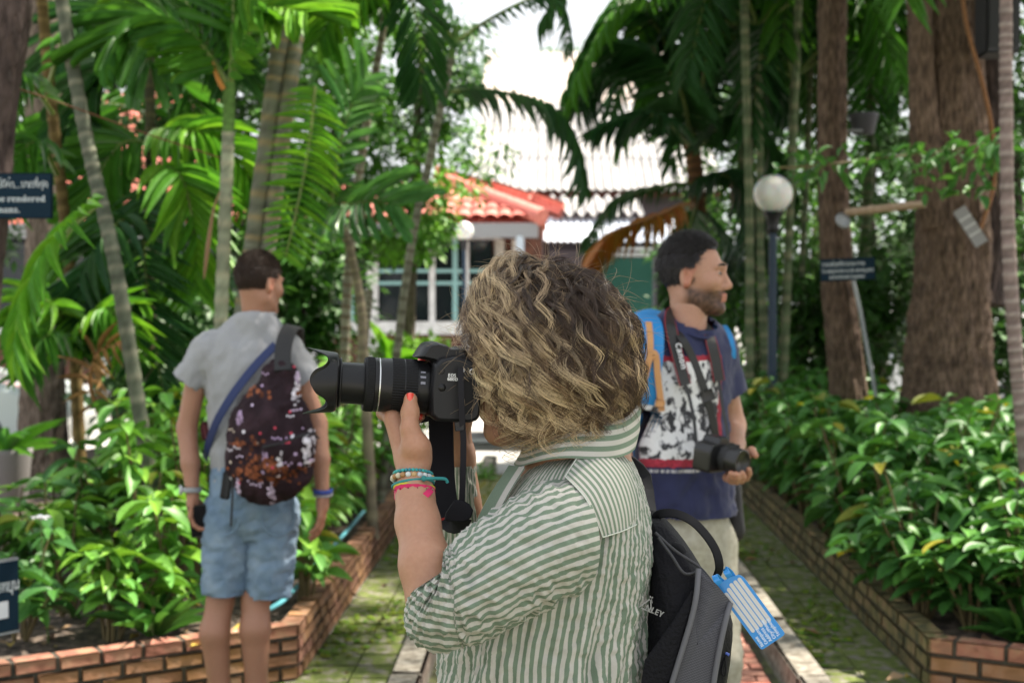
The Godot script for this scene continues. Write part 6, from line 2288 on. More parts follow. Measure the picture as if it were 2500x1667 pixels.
func build_hair(w: Node3D, C: Vector3) -> void:
	var g := RandomNumberGenerator.new()
	g.seed = 21
	var O := P(1338, 868, 2.08)
	# dense inner mass, so that no skin shows between the locks
	var mb := MB.new()
	var fl := Field.new(O - Vector3(0.16, 0.17, 0.15), O + Vector3(0.17, 0.17, 0.15), 0.007)
	fl.ball(O + Vector3(0.008, 0.035, 0), Vector3(0.113, 0.1, 0.096), 0.03)
	fl.ball(O + Vector3(0.05, -0.035, 0), Vector3(0.075, 0.085, 0.09), 0.04)
	fl.ball(O + Vector3(-0.035, -0.03, 0.05), Vector3(0.05, 0.07, 0.035), 0.03)
	fl.mesh_into(mb)
	var nz := FastNoiseLite.new()
	nz.frequency = 28.0
	var nn := mb.normals()
	for k in mb.v.size():
		mb.v[k] += nn[k] * 0.007 * nz.get_noise_3dv(mb.v[k])
		mb.c[k] = Color(0.035, 0.022, 0.014)
	part("hair", mb, vmat(0.7, 0.3), w)
	mb = MB.new()
	var locks := 1050
	var nz2 := FastNoiseLite.new()
	nz2.seed = 4
	nz2.frequency = 1.6
	for k in locks:
		# direction of the root on the head; phi = 0 faces the lens, +90 degrees faces the viewer
		var phi := g.randf_range(-PI, PI)
		if g.randf() < 0.62:
			phi = g.randf_range(-0.15, PI + 0.15)
		var th0 := acos(1.0 - g.randf() * 1.05)
		var front := cos(phi)
		# how far down the lock hangs
		var th1 := lerpf(2.5, 2.55, smoothstep(-0.2, 0.7, front)) + g.randf_range(-0.6, 0.16)
		if front > 0.45:
			th1 = lerpf(2.25, 1.3, smoothstep(0.45, 0.95, front)) + g.randf_range(-0.35, 0.2)
		if th0 > th1 - 0.55:
			th0 = maxf(0.05, th1 - g.randf_range(0.55, 1.2))
		var turns := g.randf_range(2.0, 3.9) * (th1 - th0) / 1.7
		var ph := g.randf() * TAU
		var amp := g.randf_range(0.006, 0.015)
		var lift := g.randf_range(0.9, 1.02)
		var hero := k % 13 == 0
		if g.randf() < 0.25:
			lift = g.randf_range(1.02, 1.14)
		if hero:
			amp = g.randf_range(0.011, 0.019)
			turns *= 1.1
			lift = g.randf_range(1.02, 1.1)
		var drift := g.randf_range(-0.7, 0.7)
		var tw := g.randf_range(0.0022, 0.0058)
		# dyed streaks: dark roots, blonde lengths, lighter toward the face
		var blonde := g.randf()
		var bias := 0.08 + 0.38 * smoothstep(-0.6, 0.7, front) + 0.14 * smoothstep(0.3, 1.3, th0)
		var c0 := Color(0.05, 0.032, 0.023) * g.randf_range(0.6, 1.4)
		var c1 := Color(0.085, 0.05, 0.031) * g.randf_range(0.6, 1.3)
		if blonde < bias:
			c1 = Color(0.7, 0.53, 0.32) * g.randf_range(0.6, 1.4)
			if front > -0.1 and g.randf() < 0.55:
				c0 = Color(0.26, 0.18, 0.105)
		elif blonde < bias + 0.22:
			c1 = Color(0.24, 0.15, 0.078) * g.randf_range(0.8, 1.25)
		var per := g.randi_range(14, 20) if hero else g.randi_range(7, 13)
		if hero and front > -0.5 and g.randf() < 0.6:
			c1 = Color(0.74, 0.57, 0.35) * g.randf_range(0.8, 1.2)
			c0 = Color(0.3, 0.21, 0.125)
		for s in per:
			var so := Vector3(g.randfn(), g.randfn(), g.randfn()) * 0.5
			var dph := g.randfn() * (0.12 if hero else 0.3)
			var n := 23
			var pts := PackedVector3Array()
			var cut := g.randf_range(0.8, 1.0)
			for i in n:
				var t := float(i) / (n - 1) * cut
				var th := lerpf(th0, th1, t)
				var p2 := phi + drift * t
				var d := Vector3(-cos(p2) * sin(th), cos(th), sin(p2) * sin(th))
				# shape of the whole head of hair
				var rx := 0.125 if d.x > 0 else 0.12
				var ry := 0.136 if d.y > 0 else 0.15
				var grow := lerpf(0.9, 1.0, smoothstep(0.0, 0.35, t)) * lift * (1.0 + 0.13 * nz2.get_noise_3dv(d))
				var p := O + d * Vector3(rx, ry, 0.118) * grow
				if d.y < 0:
					p += Vector3(0.012, 0, 0) * -d.y
				# S-shaped waves that tighten toward the tip
				var side := Vector3(-d.z, 0.0, d.x).normalized()
				var dn := side.cross(d).normalized()
				var cw := ph + dph + turns * TAU * (t + 0.5 * t * t)
				var am := amp * (0.35 + 0.9 * t)
				p += side * cos(cw) * am * 1.25 + d * sin(cw) * am * 0.55
				p += (side * so.x + d * so.y + dn * so.z) * tw * (0.7 + 0.9 * t)
				pts.append(p)
			strand(mb, pts, g.randf_range(0.0002, 0.00048), c0 * g.randf_range(0.8, 1.2), c1 * g.randf_range(0.8, 1.2))
	var hm := vmat(0.36, 0.5)
	part("curls", mb, hm, w).set_meta("kind", "stuff")
	# fly-away hairs and the long tips below the chin
	mb = MB.new()
	for k in 700:
		var a := g.randf_range(0, TAU)
		var d := Vector3(cos(a), sin(a) * 0.95, g.randf_range(-0.2, 0.9)).normalized()
		if d.y < -0.4:
			continue
		var p := O + d * Vector3(0.122, 0.13, 0.115)
		var dir := (d + Vector3(g.randfn(), g.randfn(), g.randfn()) * 0.8).normalized()
		var bend := Vector3(g.randfn(), g.randfn() - 0.6, g.randfn()) * 0.5
		var pts := PackedVector3Array()
		var ln := g.randf_range(0.02, 0.075)
		for i in 12:
			pts.append(p)
			dir = (dir + bend * 0.22).normalized()
			p += dir * ln / 11.0
		strand(mb, pts, 0.00028, Color(0.16, 0.1, 0.06), Color(0.36, 0.26, 0.15))
	for k in 240:
		var x := g.randf_range(1245, 1470)
		var y := g.randf_range(965, 1030)
		var z := g.randf_range(1.975, 2.06)
		var p := P(x, y, z)
		var ln := g.randf_range(0.035, 0.07)
		var ph := g.randf() * TAU
		var pts := PackedVector3Array()
		for i in 18:
			var t := i / 17.0
			pts.append(p + Vector3(cos(ph + t * 10.0) * 0.014 * (0.3 + t) - 0.01 * t, -ln * t, sin(ph + t * 10.0) * 0.013 * (0.3 + t)))
		strand(mb, pts, 0.00055, Color(0.2, 0.13, 0.07), Color(0.42, 0.3, 0.15) * g.randf_range(0.6, 1.2))
	part("loose_hairs", mb, hm, w).set_meta("kind", "stuff")


# ---------------------------------------------------------------- what the woman holds and wears
func extrude(mb: MB, poly: Array, o: Vector3, B: Basis, k: float, zs: Array) -> void:
	# poly: points in pixels around o (x right, y up); zs: [[depth in metres, scale about the middle], ...]
	var mid := Vector2()
	for p in poly:
		mid += p
	mid /= poly.size()
	# round the corners of the outline a little
	var fine := []
	var n := poly.size()
	for i in n:
		var a: Vector2 = poly[i]
		var p: Vector2 = poly[(i + n - 1) % n]
		var q: Vector2 = poly[(i + 1) % n]
		fine.append(a.lerp(p, 0.16))
		fine.append(a.lerp((p + q) * 0.5, 0.06))
		fine.append(a.lerp(q, 0.16))
	var rings := []
	for z in zs:
		var r := []
		for p in fine:
			var s: Vector2 = mid + (p - mid) * z[1]
			r.append(o + B * Vector3(s.x * k, s.y * k, z[0]))
		rings.append(r)
	mb.loft(rings, true, true, true)

func ribbed(mb: MB, at: Vector3, ax: Vector3, d0: float, d1: float, r: float, depth: float, n: int) -> void:
	var n1 := ax.cross(Vector3(0.1, 1, 0.2)).normalized()
	var n2 := ax.cross(n1)
	var rings := []
	for q in [[d0, r - depth], [d0, r], [d1, r], [d1, r - depth]]:
		var ring := []
		for j in n * 4:
			var a := TAU * j / (n * 4)
			var rr_: float = q[1] - (depth if j % 4 >= 2 else 0.0)
			ring.append(at + ax * q[0] + (n1 * cos(a) + n2 * sin(a)) * rr_)
		rings.append(ring)
	mb.loft(rings, true)

func build_dslr() -> void:
	var Mc := P(1051, 946, 2.06)
	var A := (P(745, 929, 2.03) - Mc).normalized()
	var U := (Vector3.UP - A * A.dot(Vector3.UP)).normalized()
	var N := A.cross(U)
	if N.z < 0:
		N = -N
	var B := Basis(-A, U, N)
	var k := 2.06 / F
	var cam_ := thing("dslr_camera", "black reflex camera with long zoom lens held at the woman's eye", "camera", Mc)
	var blk := tmat(ntex(501, 0.2, [lin(0.008, 0.008, 0.009), lin(0.014, 0.014, 0.016)], [0.3, 0.7], 256), 30, 0.4, grey_noise(502, 0.3, 256, 2), 0.012, false)
	var satin := smat(lin(0.009, 0.009, 0.01), 0.3, 0.38)
	blk.metallic_specular = 0.36
	var rubber := smat(lin(0.008, 0.008, 0.009), 0.6, 0.3)
	var silver := smat(lin(0.6, 0.6, 0.6), 0.25)
	silver.metallic = 0.9
	var white := smat(lin(0.75, 0.75, 0.75), 0.5)
	var pts := []
	for q in [[1048, 884], [1062, 870], [1100, 862], [1142, 866], [1151, 900], [1162, 927], [1165, 946], [1164, 1007], [1157, 1016], [1140, 1022], [1060, 1022], [1045, 1009], [1042, 940]]:
		pts.append(Vector2(q[0] - 1051, 946 - q[1]))
	var mb := MB.new()
	extrude(mb, pts, Mc, B, k, [[0.054, 0.88], [0.053, 0.94], [0.047, 0.99], [0.04, 1.0], [-0.06, 1.0], [-0.07, 0.97], [-0.075, 0.88]])
	var body := part("body", mb, blk, cam_)
	pts = []
	for q in [[1002, 874], [1021, 842], [1030, 836], [1050, 832], [1078, 839], [1090, 846], [1111, 845], [1128, 847], [1141, 858], [1144, 885], [1060, 890], [1040, 880]]:
		pts.append(Vector2(q[0] - 1051, 946 - q[1]))
	mb = MB.new()
	extrude(mb, pts, Mc, B, k, [[0.04, 0.7], [0.036, 0.82], [0.028, 0.93], [0.016, 1.0], [-0.016, 1.0], [-0.028, 0.93], [-0.036, 0.82], [-0.04, 0.7]])
	part("prism_housing", mb, blk, cam_)
	# eyecup, hot shoe, grip
	mb = MB.new()
	mb.box(Mc + B * Vector3(97 * k, 76 * k, 0), Vector3(0.012, 0.024, 0.036), B, 0.004)
	part("eyecup", mb, rubber, cam_)
	mb = MB.new()
	mb.box(Mc + B * Vector3(66 * k, 101.5 * k, 0), Vector3(0.02, 0.003, 0.02), B, 0.0008)
	part("hot_shoe", mb, silver, cam_)
	mb = MB.new()
	var gp := Mc + B * Vector3(10 * k, -15 * k, -0.075)
	mb.tube([gp + U * 0.04, gp + U * 0.02 + A * 0.008, gp - U * 0.02 + A * 0.008, gp - U * 0.045], [0.014, 0.018, 0.018, 0.014], 12)
	part("grip", mb, rubber, cam_)
	mb = MB.new()
	mb.lathe(Mc + B * Vector3(30 * k, 86 * k, -0.055), U, [[0, 0], [0, 0.011], [0.008, 0.011], [0.009, 0.01], [0.009, 0]], 20)
	part("mode_dial", mb, satin, cam_)
	# near side: lugs, release button, flash button, door lines
	for q in [[62, 50], [87, 48]]:
		mb = MB.new()
		var c := Mc + B * Vector3(q[0] * k, q[1] * k, 0.0535)
		var ring := []
		for j in 17:
			ring.append(c + B * Vector3(cos(TAU * j / 16) * 0.0034, sin(TAU * j / 16) * 0.0034, 0))
		mb.tube(ring, 0.0009, 6)
		part("strap_lug", mb, silver, cam_)
	mb = MB.new()
	ball_mb(mb, Mc + B * Vector3(17 * k, 6 * k, 0.05), 0.007, 14)
	part("lens_release", mb, satin, cam_)
	mb = MB.new()
	mb.lathe(Mc + B * Vector3(14 * k, 45 * k, 0.051), N, [[0, 0.004], [0.003, 0.004], [0.0035, 0.003], [0.0035, 0]], 14)
	part("flash_button", mb, satin, cam_)
	mb = MB.new()
	extrude(mb, [Vector2(60, 30), Vector2(92, 30), Vector2(96, -50), Vector2(60, -58)], Mc, B, k, [[0.0535, 1.0], [0.0552, 0.98], [0.0555, 0.95]])
	part("terminal_cover", mb, rubber, cam_)
	mb = MB.new()
	mb.box(Mc + B * Vector3(101 * k, -30 * k, 0.05), Vector3(0.004, 0.03, 0.004), B, 0.001)
	part("card_door", mb, satin, cam_)
	for q in [["EOS", 29, 30, 0.0052], ["600D", 28, 21, 0.0052]]:
		inst("lettering", text(q[0], q[3]), white, body, Transform3D(B, Mc + B * Vector3(q[1] * k, q[2] * k, 0.0546)))
	# lens
	mb = MB.new()
	mb.lathe(Mc, A, [[-0.004, 70 * k], [0.003, 70 * k], [0.003, 62 * k], [8 * k, 62 * k], [9 * k, 65 * k], [33 * k, 65 * k], [34 * k, 64 * k], [36 * k, 64 * k]], 48)
	var ln := part("lens", mb, satin, cam_)
	mb = MB.new()
	mb.lathe(Mc, A, [[0.0005, 67.5 * k], [0.0005, 68.5 * k], [0.0022, 68.5 * k], [0.0022, 67 * k]], 48)
	part("mount_ring", mb, silver, ln)
	mb = MB.new()
	ribbed(mb, Mc, A, 37 * k, 66 * k, 67 * k, 0.0007, 62)
	ribbed(mb, Mc, A, 69 * k, 98 * k, 67 * k, 0.0007, 62)
	part("zoom_ring", mb, rubber, ln)
	mb = MB.new()
	mb.lathe(Mc, A, [[36 * k, 65.5 * k], [99 * k, 65.5 * k], [99.5 * k, 66 * k], [125 * k, 65.5 * k], [126 * k, 64.5 * k], [130 * k, 64.5 * k], [131 * k, 66 * k], [140 * k, 66 * k]], 48)
	part("barrel", mb, satin, ln)
	mb = MB.new()
	mb.lathe(Mc, A, [[126.5 * k, 65 * k], [127 * k, 66 * k], [129.5 * k, 66 * k], [130 * k, 65 * k]], 48)
	part("silver_ring", mb, silver, ln)
	mb = MB.new()
	ribbed(mb, Mc, A, 141 * k, 158 * k, 66.5 * k, 0.0005, 90)
	mb.lathe(Mc, A, [[158 * k, 66 * k], [162 * k, 65 * k], [164 * k, 62 * k], [163 * k, 52 * k]], 48)
	part("focus_ring", mb, rubber, ln)
	mb = MB.new()
	mb.lathe(Mc, A, [[140 * k, 51 * k], [218 * k, 50 * k], [219 * k, 58 * k], [221 * k, 61 * k], [224 * k, 61 * k], [225 * k, 58 * k], [227 * k, 58 * k]], 48)
	part("extension_tube", mb, satin, ln)
	mb = MB.new()
	mb.lathe(Mc, A, [[222 * k, 0], [222 * k, 40 * k], [226 * k, 48 * k], [232 * k, 52 * k]], 40)
	var gm := smat(lin(0.01, 0.012, 0.016), 0.03)
	part("front_glass", mb, gm, ln)
	# petal hood: outer and inner skin with a scalloped front edge
	mb = MB.new()
	var rings := []
	var m := 96
	for q in [[226.0, 56.0, 0.0], [227.0, 66.0, 0.0], [230.0, 70.5, 0.0], [236.0, 72.5, 0.0], [250.0, 74.5, 0.25], [265.0, 77.0, 0.6], [276.0, 79.0, 1.0], [276.0, 77.0, 1.0], [262.0, 75.0, 0.6], [245.0, 72.0, 0.25], [232.0, 69.0, 0.0], [228.0, 56.0, 0.0]]:
		var ring := []
		for j in m:
			var a := TAU * j / m
			var c4 := cos(4.0 * a)
			var e := 22.0 * signf(c4) * pow(absf(c4), 0.75) + 7.0 * cos(2.0 * a)
			if c4 < 0:
				e *= 1.15
			ring.append(Mc + A * (q[0] + e * q[2]) * k + (U * cos(a) + N * sin(a)) * (q[1] + 0.06 * e * q[2]) * k)
		rings.append(ring)
	mb.loft(rings, true)
	part("lens_hood", mb, satin, ln)
	# marks on the barrel
	inst("lettering", text("Canon", 0.0062), white, ln, Transform3D(Basis(U.rotated(A, 0.45), A, N.rotated(A, -0.45)).orthonormalized(), Mc + A * 110 * k + (N * cos(0.45) + U * sin(0.45)) * 67.0 * k - U * 0.009))
	for q in [[26, 0.62, 12, 5], [26, 0.42, 14, 6], [26, 0.2, 12, 7], [6, -0.1, 4, 4]]:
		mb = MB.new()
		var d: Vector3 = N * cos(q[1]) + U * sin(q[1])
		mb.box(Mc + A * q[0] * k + d * 65.3 * k, Vector3(q[2] * k, q[3] * k, 0.0012), Basis(-A, d.cross(-A).normalized() * -1.0, d), 0.0003)
		part("switch" if q[0] == 26 else "index_mark", mb, smat(lin(0.2, 0.2, 0.24), 0.5) if q[0] == 26 else white, ln)
	# strap hanging below the camera
	var sm := tmat(ntex(503, 0.2, [lin(0.008, 0.008, 0.01), lin(0.016, 0.015, 0.02)], [0.3, 0.7], 256), 40, 0.65, null, 0.0, false)
	sm.metallic_specular = 0.3
	mb = MB.new()
	band(mb, spline(PP([[1076, 1000, 2.13], [1077, 1060, 2.12], [1079, 1150, 2.1], [1086, 1225, 2.085], [1096, 1262, 2.07], [1112, 1272, 2.045], [1122, 1262, 2.03]]), 30), 0.037, 0.0025, Vector3(0.25, 0.05, 1))
	var strap := part("neck_strap", mb, sm, cam_)
	mb = MB.new()
	band(mb, spline(PP([[1124, 897, 2.0], [1126, 960, 1.996], [1128, 1020, 1.999], [1131, 1080, 2.005], [1130, 1160, 2.012], [1127, 1232, 2.02]]), 24), 0.0085, 0.0016, Vector3(0.1, 0, 1))
	part("webbing", mb, sm, strap)
	mb = MB.new()
	pts = []
	for q in [[-10, 28], [8, 28], [26, 18], [36, 2], [30, -16], [14, -26], [-14, -25], [-36, -22], [-32, -4], [-20, 14]]:
		pts.append(Vector2(q[0], q[1]))
	extrude(mb, pts, P(1120, 1248, 2.02), Basis(), 2.02 / F, [[0.003, 0.9], [0.0025, 0.98], [-0.001, 1.0], [-0.002, 0.95]])
	part("strap_end", mb, sm, strap)
	mb = MB.new()
	mb.box(P(1078, 1268, 2.06), Vector3(0.012, 0.003, 0.004), Basis(Vector3.BACK, 0.3), 0.0008)
	part("red_stitch", mb, smat(lin(0.4, 0.02, 0.02), 0.7), strap)
	mb = MB.new()
	mb.box(P(1122, 1040, 2.002), Vector3(0.014, 0.014, 0.004), Basis(Vector3.BACK, 0.1), 0.001)
	part("strap_slider", mb, satin, strap)

func hoop(c: Vector3, r: float, n: int, tilt := 0.36, roll := 0.0) -> Array:
	var e1 := Vector3(1, roll, 0).normalized()
	var e2 := Vector3(0, tilt, 1).normalized()
	var o := []
	for j in n:
		o.append(c + (e1 * cos(TAU * j / n) + e2 * sin(TAU * j / n)) * r)
	return o

func build_bracelets() -> void:
	var b := thing("turquoise_bracelet", "bracelet of tiny turquoise beads on the woman's wrist", "bracelet", P(1008, 1157, 1.994))
	var mb := MB.new()
	ball_mb(mb, Vector3.ZERO, 0.0027, 10)
	var bm := mb.mesh()
	var tq := [smat(lin(0.02, 0.26, 0.26), 0.3), smat(lin(0.03, 0.32, 0.3), 0.3), smat(lin(0.02, 0.2, 0.24), 0.3)]
	var inv := b.transform.affine_inverse()
	for p in hoop(P(1008, 1157, 1.994), 0.0258, 34):
		inst("bead", bm, tq[rng.randi() % 3], b, inv * Transform3D(Basis(), p))
	b = thing("stone_bracelet", "bracelet of pale grey, cream and amber stone beads on the woman's wrist", "bracelet", P(1008, 1168, 1.99))
	mb = MB.new()
	ball_mb(mb, Vector3.ZERO, 0.0042, 12)
	bm = mb.mesh()
	var sc := [smat(lin(0.5, 0.52, 0.5), 0.25), smat(lin(0.4, 0.44, 0.46), 0.25), smat(lin(0.42, 0.27, 0.12), 0.25), smat(lin(0.52, 0.46, 0.34), 0.25), smat(lin(0.3, 0.16, 0.06), 0.25)]
	inv = b.transform.affine_inverse()
	for p in hoop(P(1008, 1169, 1.99), 0.0278, 22):
		inst("bead", bm, sc[rng.randi() % 5], b, inv * Transform3D(Basis(), p))
	b = thing("teal_cord_bracelet", "knotted teal cord bracelet with a loose end on the woman's wrist", "bracelet", P(1008, 1182, 1.984))
	mb = MB.new()
	var hp_ := hoop(P(1008, 1183, 1.984), 0.0285, 40, 0.36, 0.12)
	hp_.append(hp_[0])
	mb.tube(hp_, 0.0021, 7)
	part("cord", mb, smat(lin(0.02, 0.2, 0.2), 0.8), b)
	mb = MB.new()
	mb.tube(spline(PP([[1035, 1168, 1.955], [1050, 1168, 1.955], [1075, 1168, 1.965], [1088, 1170, 1.97], [1092, 1178, 1.972]]), 14), 0.0024, 6)
	part("loose_end", mb, smat(lin(0.02, 0.2, 0.2), 0.8), b)
	mb = MB.new()
	ball_mb(mb, P(1035, 1168, 1.955), 0.0042, 10)
	part("knot", mb, smat(lin(0.02, 0.17, 0.17), 0.8), b)
	b = thing("yellow_cord_bracelet", "thin braided yellow cord bracelet on the woman's wrist", "bracelet", P(1011, 1190, 1.98))
	mb = MB.new()
	hp_ = hoop(P(1011, 1191, 1.98), 0.0272, 40)
	hp_.append(hp_[0])
	mb.tube(hp_, 0.0022, 7)
	part("cord", mb, smat(lin(0.5, 0.42, 0.03), 0.8), b)
	b = thing("pink_lace_bracelet", "raspberry pink scalloped lace band tied round the woman's forearm", "bracelet", P(1012, 1204, 1.975))
	mb = MB.new()
	var rings := []
	var n := 84
	var c := P(1012, 1205, 1.974)
	for q in [0.0, 0.3, 0.6, 0.85, 1.0]:
		var ring := hoop(c, 0.0275, n, 0.36)
		for j in n:
			var sw: float = 0.0045 * absf(sin(j * PI / 6.0)) * q
			ring[j] += Vector3(0, 0.0075 - 0.013 * q - sw, 0) + (ring[j] - c).normalized() * 0.0008 * sin(j * 1.1)
		rings.append(ring)
	mb.loft(rings, true)
	var pink := smat(lin(0.5, 0.02, 0.1), 0.85)
	part("band", mb, pink, b)
	mb = MB.new()
	for j in range(0, n, 6):
		var p: Vector3 = hoop(c, 0.0285, n, 0.36)[j] + Vector3(0, 0.002, 0)
		ball_mb(mb, p, 0.0011, 6)
	part("eyelets", mb, smat(lin(0.12, 0.005, 0.02), 0.9), b).set_meta("kind", "stuff")
	mb = MB.new()
	band(mb, spline(PP([[1052, 1196, 1.955], [1045, 1204, 1.945], [1036, 1212, 1.943], [1031, 1219, 1.943]]), 10), 0.009, 0.0016, Vector3(0.1, 0.2, 1))
	part("tie_end", mb, pink, b)

func patch(poly: Array, th: float, m: Material, called: String, parent: Node3D, bulge := 0.0) -> void:
	# a flat cloth panel with thickness, from picture points
	var mb := MB.new()
	var mid := Vector3()
	var pts := PP(poly)
	for p in pts:
		mid += p
	mid /= pts.size()
	var n: Vector3 = (pts[1] - pts[0]).cross(pts[2] - pts[0]).normalized()
	if n.z < 0:
		n = -n
	var dense := []
	for i in pts.size():
		for j in 6:
			dense.append(pts[i].lerp(pts[(i + 1) % pts.size()], j / 6.0))
	var rings := []
	for q in [[1.0, -th], [1.0, th * 0.4], [0.985, th], [0.7, th + bulge * 0.6], [0.35, th + bulge * 0.95], [0.02, th + bulge]]:
		var r := []
		for p in dense:
			r.append(mid.lerp(p, q[0]) + n * q[1])
		rings.append(r)
	mb.loft(rings, true)
	part(called, mb, m, parent)

func build_womans_bag() -> void:
	var t := thing("black_backpack", "black daypack with grey mesh pocket on the woman's back", "backpack", P(1670, 1700, 2.12))
	var nyl := tmat(ntex(511, 0.3, [lin(0.005, 0.005, 0.007), lin(0.01, 0.01, 0.013)], [0.3, 0.7], 256, 3), 25, 0.65, grey_noise(512, 0.02, 256), 0.15, false)
	nyl.metallic_specular = 0.25
	var trim := smat(lin(0.008, 0.008, 0.01), 0.65, 0.3)
	var prof := []
	for q in [[1258, 1582, 1606, 0.05, 0.05], [1272, 1578, 1628, 0.09, 0.075], [1310, 1574, 1662, 0.115, 0.095], [1350, 1572, 1692, 0.125, 0.108], [1389, 1570, 1716, 0.13, 0.116], [1440, 1568, 1750, 0.135, 0.122], [1490, 1566, 1776, 0.138, 0.126], [1570, 1562, 1772, 0.14, 0.13], [1667, 1558, 1760, 0.14, 0.13], [1800, 1556, 1755, 0.14, 0.13], [1930, 1558, 1745, 0.135, 0.125], [1985, 1575, 1715, 0.11, 0.1]]:
		prof.append(Vector4(q[0], q[1], q[2], q[4]))
	var fine := spline(prof, 46)
	var rings := []
	var nz := FastNoiseLite.new()
	nz.seed = 3
	nz.frequency = 1.0
	for i in fine.size():
		var q: Vector4 = fine[i]
		var c := P((q.y + q.z) * 0.5, q.x, 2.11)
		var hx := (P(q.z, q.x, 2.11) - P(q.y, q.x, 2.11)).length() * 0.5
		var ring := []
		for j in 64:
			var a := TAU * j / 64
			var e := 0.55
			var k2 := 1.0 + 0.03 * nz.get_noise_2d(cos(a) * 2.5 + 5, sin(a) * 2.5 + i * 0.13)
			ring.append(c + Vector3(signf(cos(a)) * pow(absf(cos(a)), e) * hx, 0, -signf(sin(a)) * pow(absf(sin(a)), e) * q.w) * k2)
		rings.append(ring)
	var mb := MB.new()
	mb.loft(rings, true, true, true)
	var body := part("main_compartment", mb, nyl, t)
	# grab handle
	mb = MB.new()
	band(mb, spline(PP([[1604, 1290, 2.1], [1598, 1272, 2.09], [1612, 1255, 2.08], [1650, 1254, 2.07], [1690, 1272, 2.06], [1724, 1306, 2.06], [1748, 1344, 2.06], [1757, 1382, 2.06], [1750, 1408, 2.07]]), 40), 0.014, 0.0035, Vector3(0.35, 0.5, 0.8))
	part("grab_handle", mb, trim, t)
	mb = MB.new()
	mb.tube(spline(PP([[1646, 1334, 2.02], [1660, 1338, 2.015], [1668, 1350, 2.015]]), 8), 0.0065, 8)
	part("loop", mb, trim, t)
	# zip flap lines
	for q in [[[1608, 1312, 2.0], [1640, 1356, 1.99], [1672, 1400, 1.986], [1708, 1392, 2.0]], [[1600, 1300, 2.003], [1650, 1345, 1.995], [1712, 1388, 1.995], [1752, 1440, 2.0]]]:
		mb = MB.new()
		mb.tube(spline(PP(q), 20), 0.0022, 6)
		part("zip_seam", mb, smat(lin(0.03, 0.03, 0.035), 0.7), t)
	# grey mesh pocket on the near side
	var im := Image.create(64, 64, false, Image.FORMAT_RGB8)
	for y in 64:
		for x in 64:
			var v := 0.5 + 0.5 * sin((x + y * 0.5) * TAU / 8.0)
			var h := 0.5 + 0.5 * sin((y - x * 0.25) * TAU / 8.0)
			var c := Color(0.018, 0.018, 0.022).lerp(Color(0.12, 0.12, 0.145), clampf(v * 0.9 * h + 0.25 * h, 0, 1))
			im.set_pixel(x, y, c.linear_to_srgb())
	var mesh_m := tmat(ImageTexture.create_from_image(im), 55, 0.75, null, 0.0, false)
	patch([[1706, 1391, 1.985], [1748, 1432, 1.978], [1783, 1474, 1.985], [1772, 1510, 1.978], [1757, 1580, 1.974], [1742, 1667, 1.974], [1735, 1740, 1.974], [1620, 1740, 1.974], [1645, 1660, 1.972], [1672, 1570, 1.972], [1690, 1500, 1.973], [1700, 1450, 1.975]], 0.003, mesh_m, "mesh_pocket", t, 0.006)
	var piping := smat(lin(0.1, 0.1, 0.115), 0.7)
	for q in [[[1706, 1389, 1.983], [1701, 1450, 1.971], [1690, 1505, 1.969], [1668, 1580, 1.968], [1641, 1667, 1.968], [1620, 1740, 1.968]], [[1784, 1472, 1.984], [1773, 1512, 1.974], [1758, 1580, 1.97], [1743, 1667, 1.97], [1735, 1740, 1.97]]]:
		mb = MB.new()
		mb.tube(spline(PP(q), 30), 0.0042, 8)
		part("piping", mb, piping, t)
	patch([[1690, 1440, 1.978], [1696, 1470, 1.976], [1668, 1570, 1.974], [1640, 1660, 1.973], [1560, 1700, 1.973], [1575, 1610, 1.974], [1640, 1520, 1.975]], 0.002, nyl, "dark_mesh_panel", t, 0.003)
	# printed mark: twin peaks and letters, tilted
	var ink := smat(lin(0.22, 0.22, 0.22), 0.6)
	var o := P(1586, 1472, 1.978)
	var k := 1.978 / F
	var tilt := Basis(Vector3.BACK, -0.42)
	mb = MB.new()
	for q in [[Vector2(-20, -18), Vector2(0, 17)], [Vector2(-6, 17), Vector2(13, -18)], [Vector2(-14, -18), Vector2(13, -18)], [Vector2(-3, 14), Vector2(4, 4)]]:
		mb_stroke(mb, q[0] * k, q[1] * k, 1.6 * k)
	var lg := inst("emblem", mb.mesh(), ink, t, t.transform.affine_inverse() * Transform3D(tilt, o + Vector3(0, 0, 0.004)))
	var lt := text("NLEY", 0.011)
	inst("lettering", lt, ink, t, t.transform.affine_inverse() * Transform3D(tilt, P(1571, 1492, 1.974)))
	# far shoulder strap
	mb = MB.new()
	band(mb, spline(PP([[1590, 1290, 2.2], [1560, 1180, 2.24], [1480, 1130, 2.25], [1380, 1190, 2.26], [1340, 1350, 2.27], [1420, 1520, 2.27], [1560, 1640, 2.23]]), 30), 0.05, 0.01, Vector3(-0.5, 0.5, -0.6))
	part("shoulder_strap", mb, trim, t)
	# zip pull with cord
	mb = MB.new()
	mb.tube(spline(PP([[1769, 1585, 2.02], [1776, 1597, 2.0], [1768, 1610, 1.995], [1763, 1640, 1.99], [1769, 1650, 1.99], [1773, 1638, 1.99], [1771, 1606, 1.993]]), 30), 0.0012, 6)
	var zp := part("zip_pull", mb, trim, t)
	mb = MB.new()
	mb.tube(PP([[1767, 1592, 2.0], [1781, 1599, 1.998]]), 0.0022, 6)
	part("cord_bead", mb, smat(lin(0.05, 0.1, 0.4), 0.5), zp)

	# luggage tag
	var tagn := thing("luggage_tag", "blue plastic luggage tag with white writing strips hanging from the backpack handle", "luggage tag", P(1830, 1487, 1.99))
	var ang := atan2(-148.0, 109.0)
	var B := Basis(Vector3.BACK, ang) * Basis(Vector3.RIGHT, 0.12)
	var K := 1.99 / F
	var blue := smat(lin(0.03, 0.24, 0.62), 0.3)
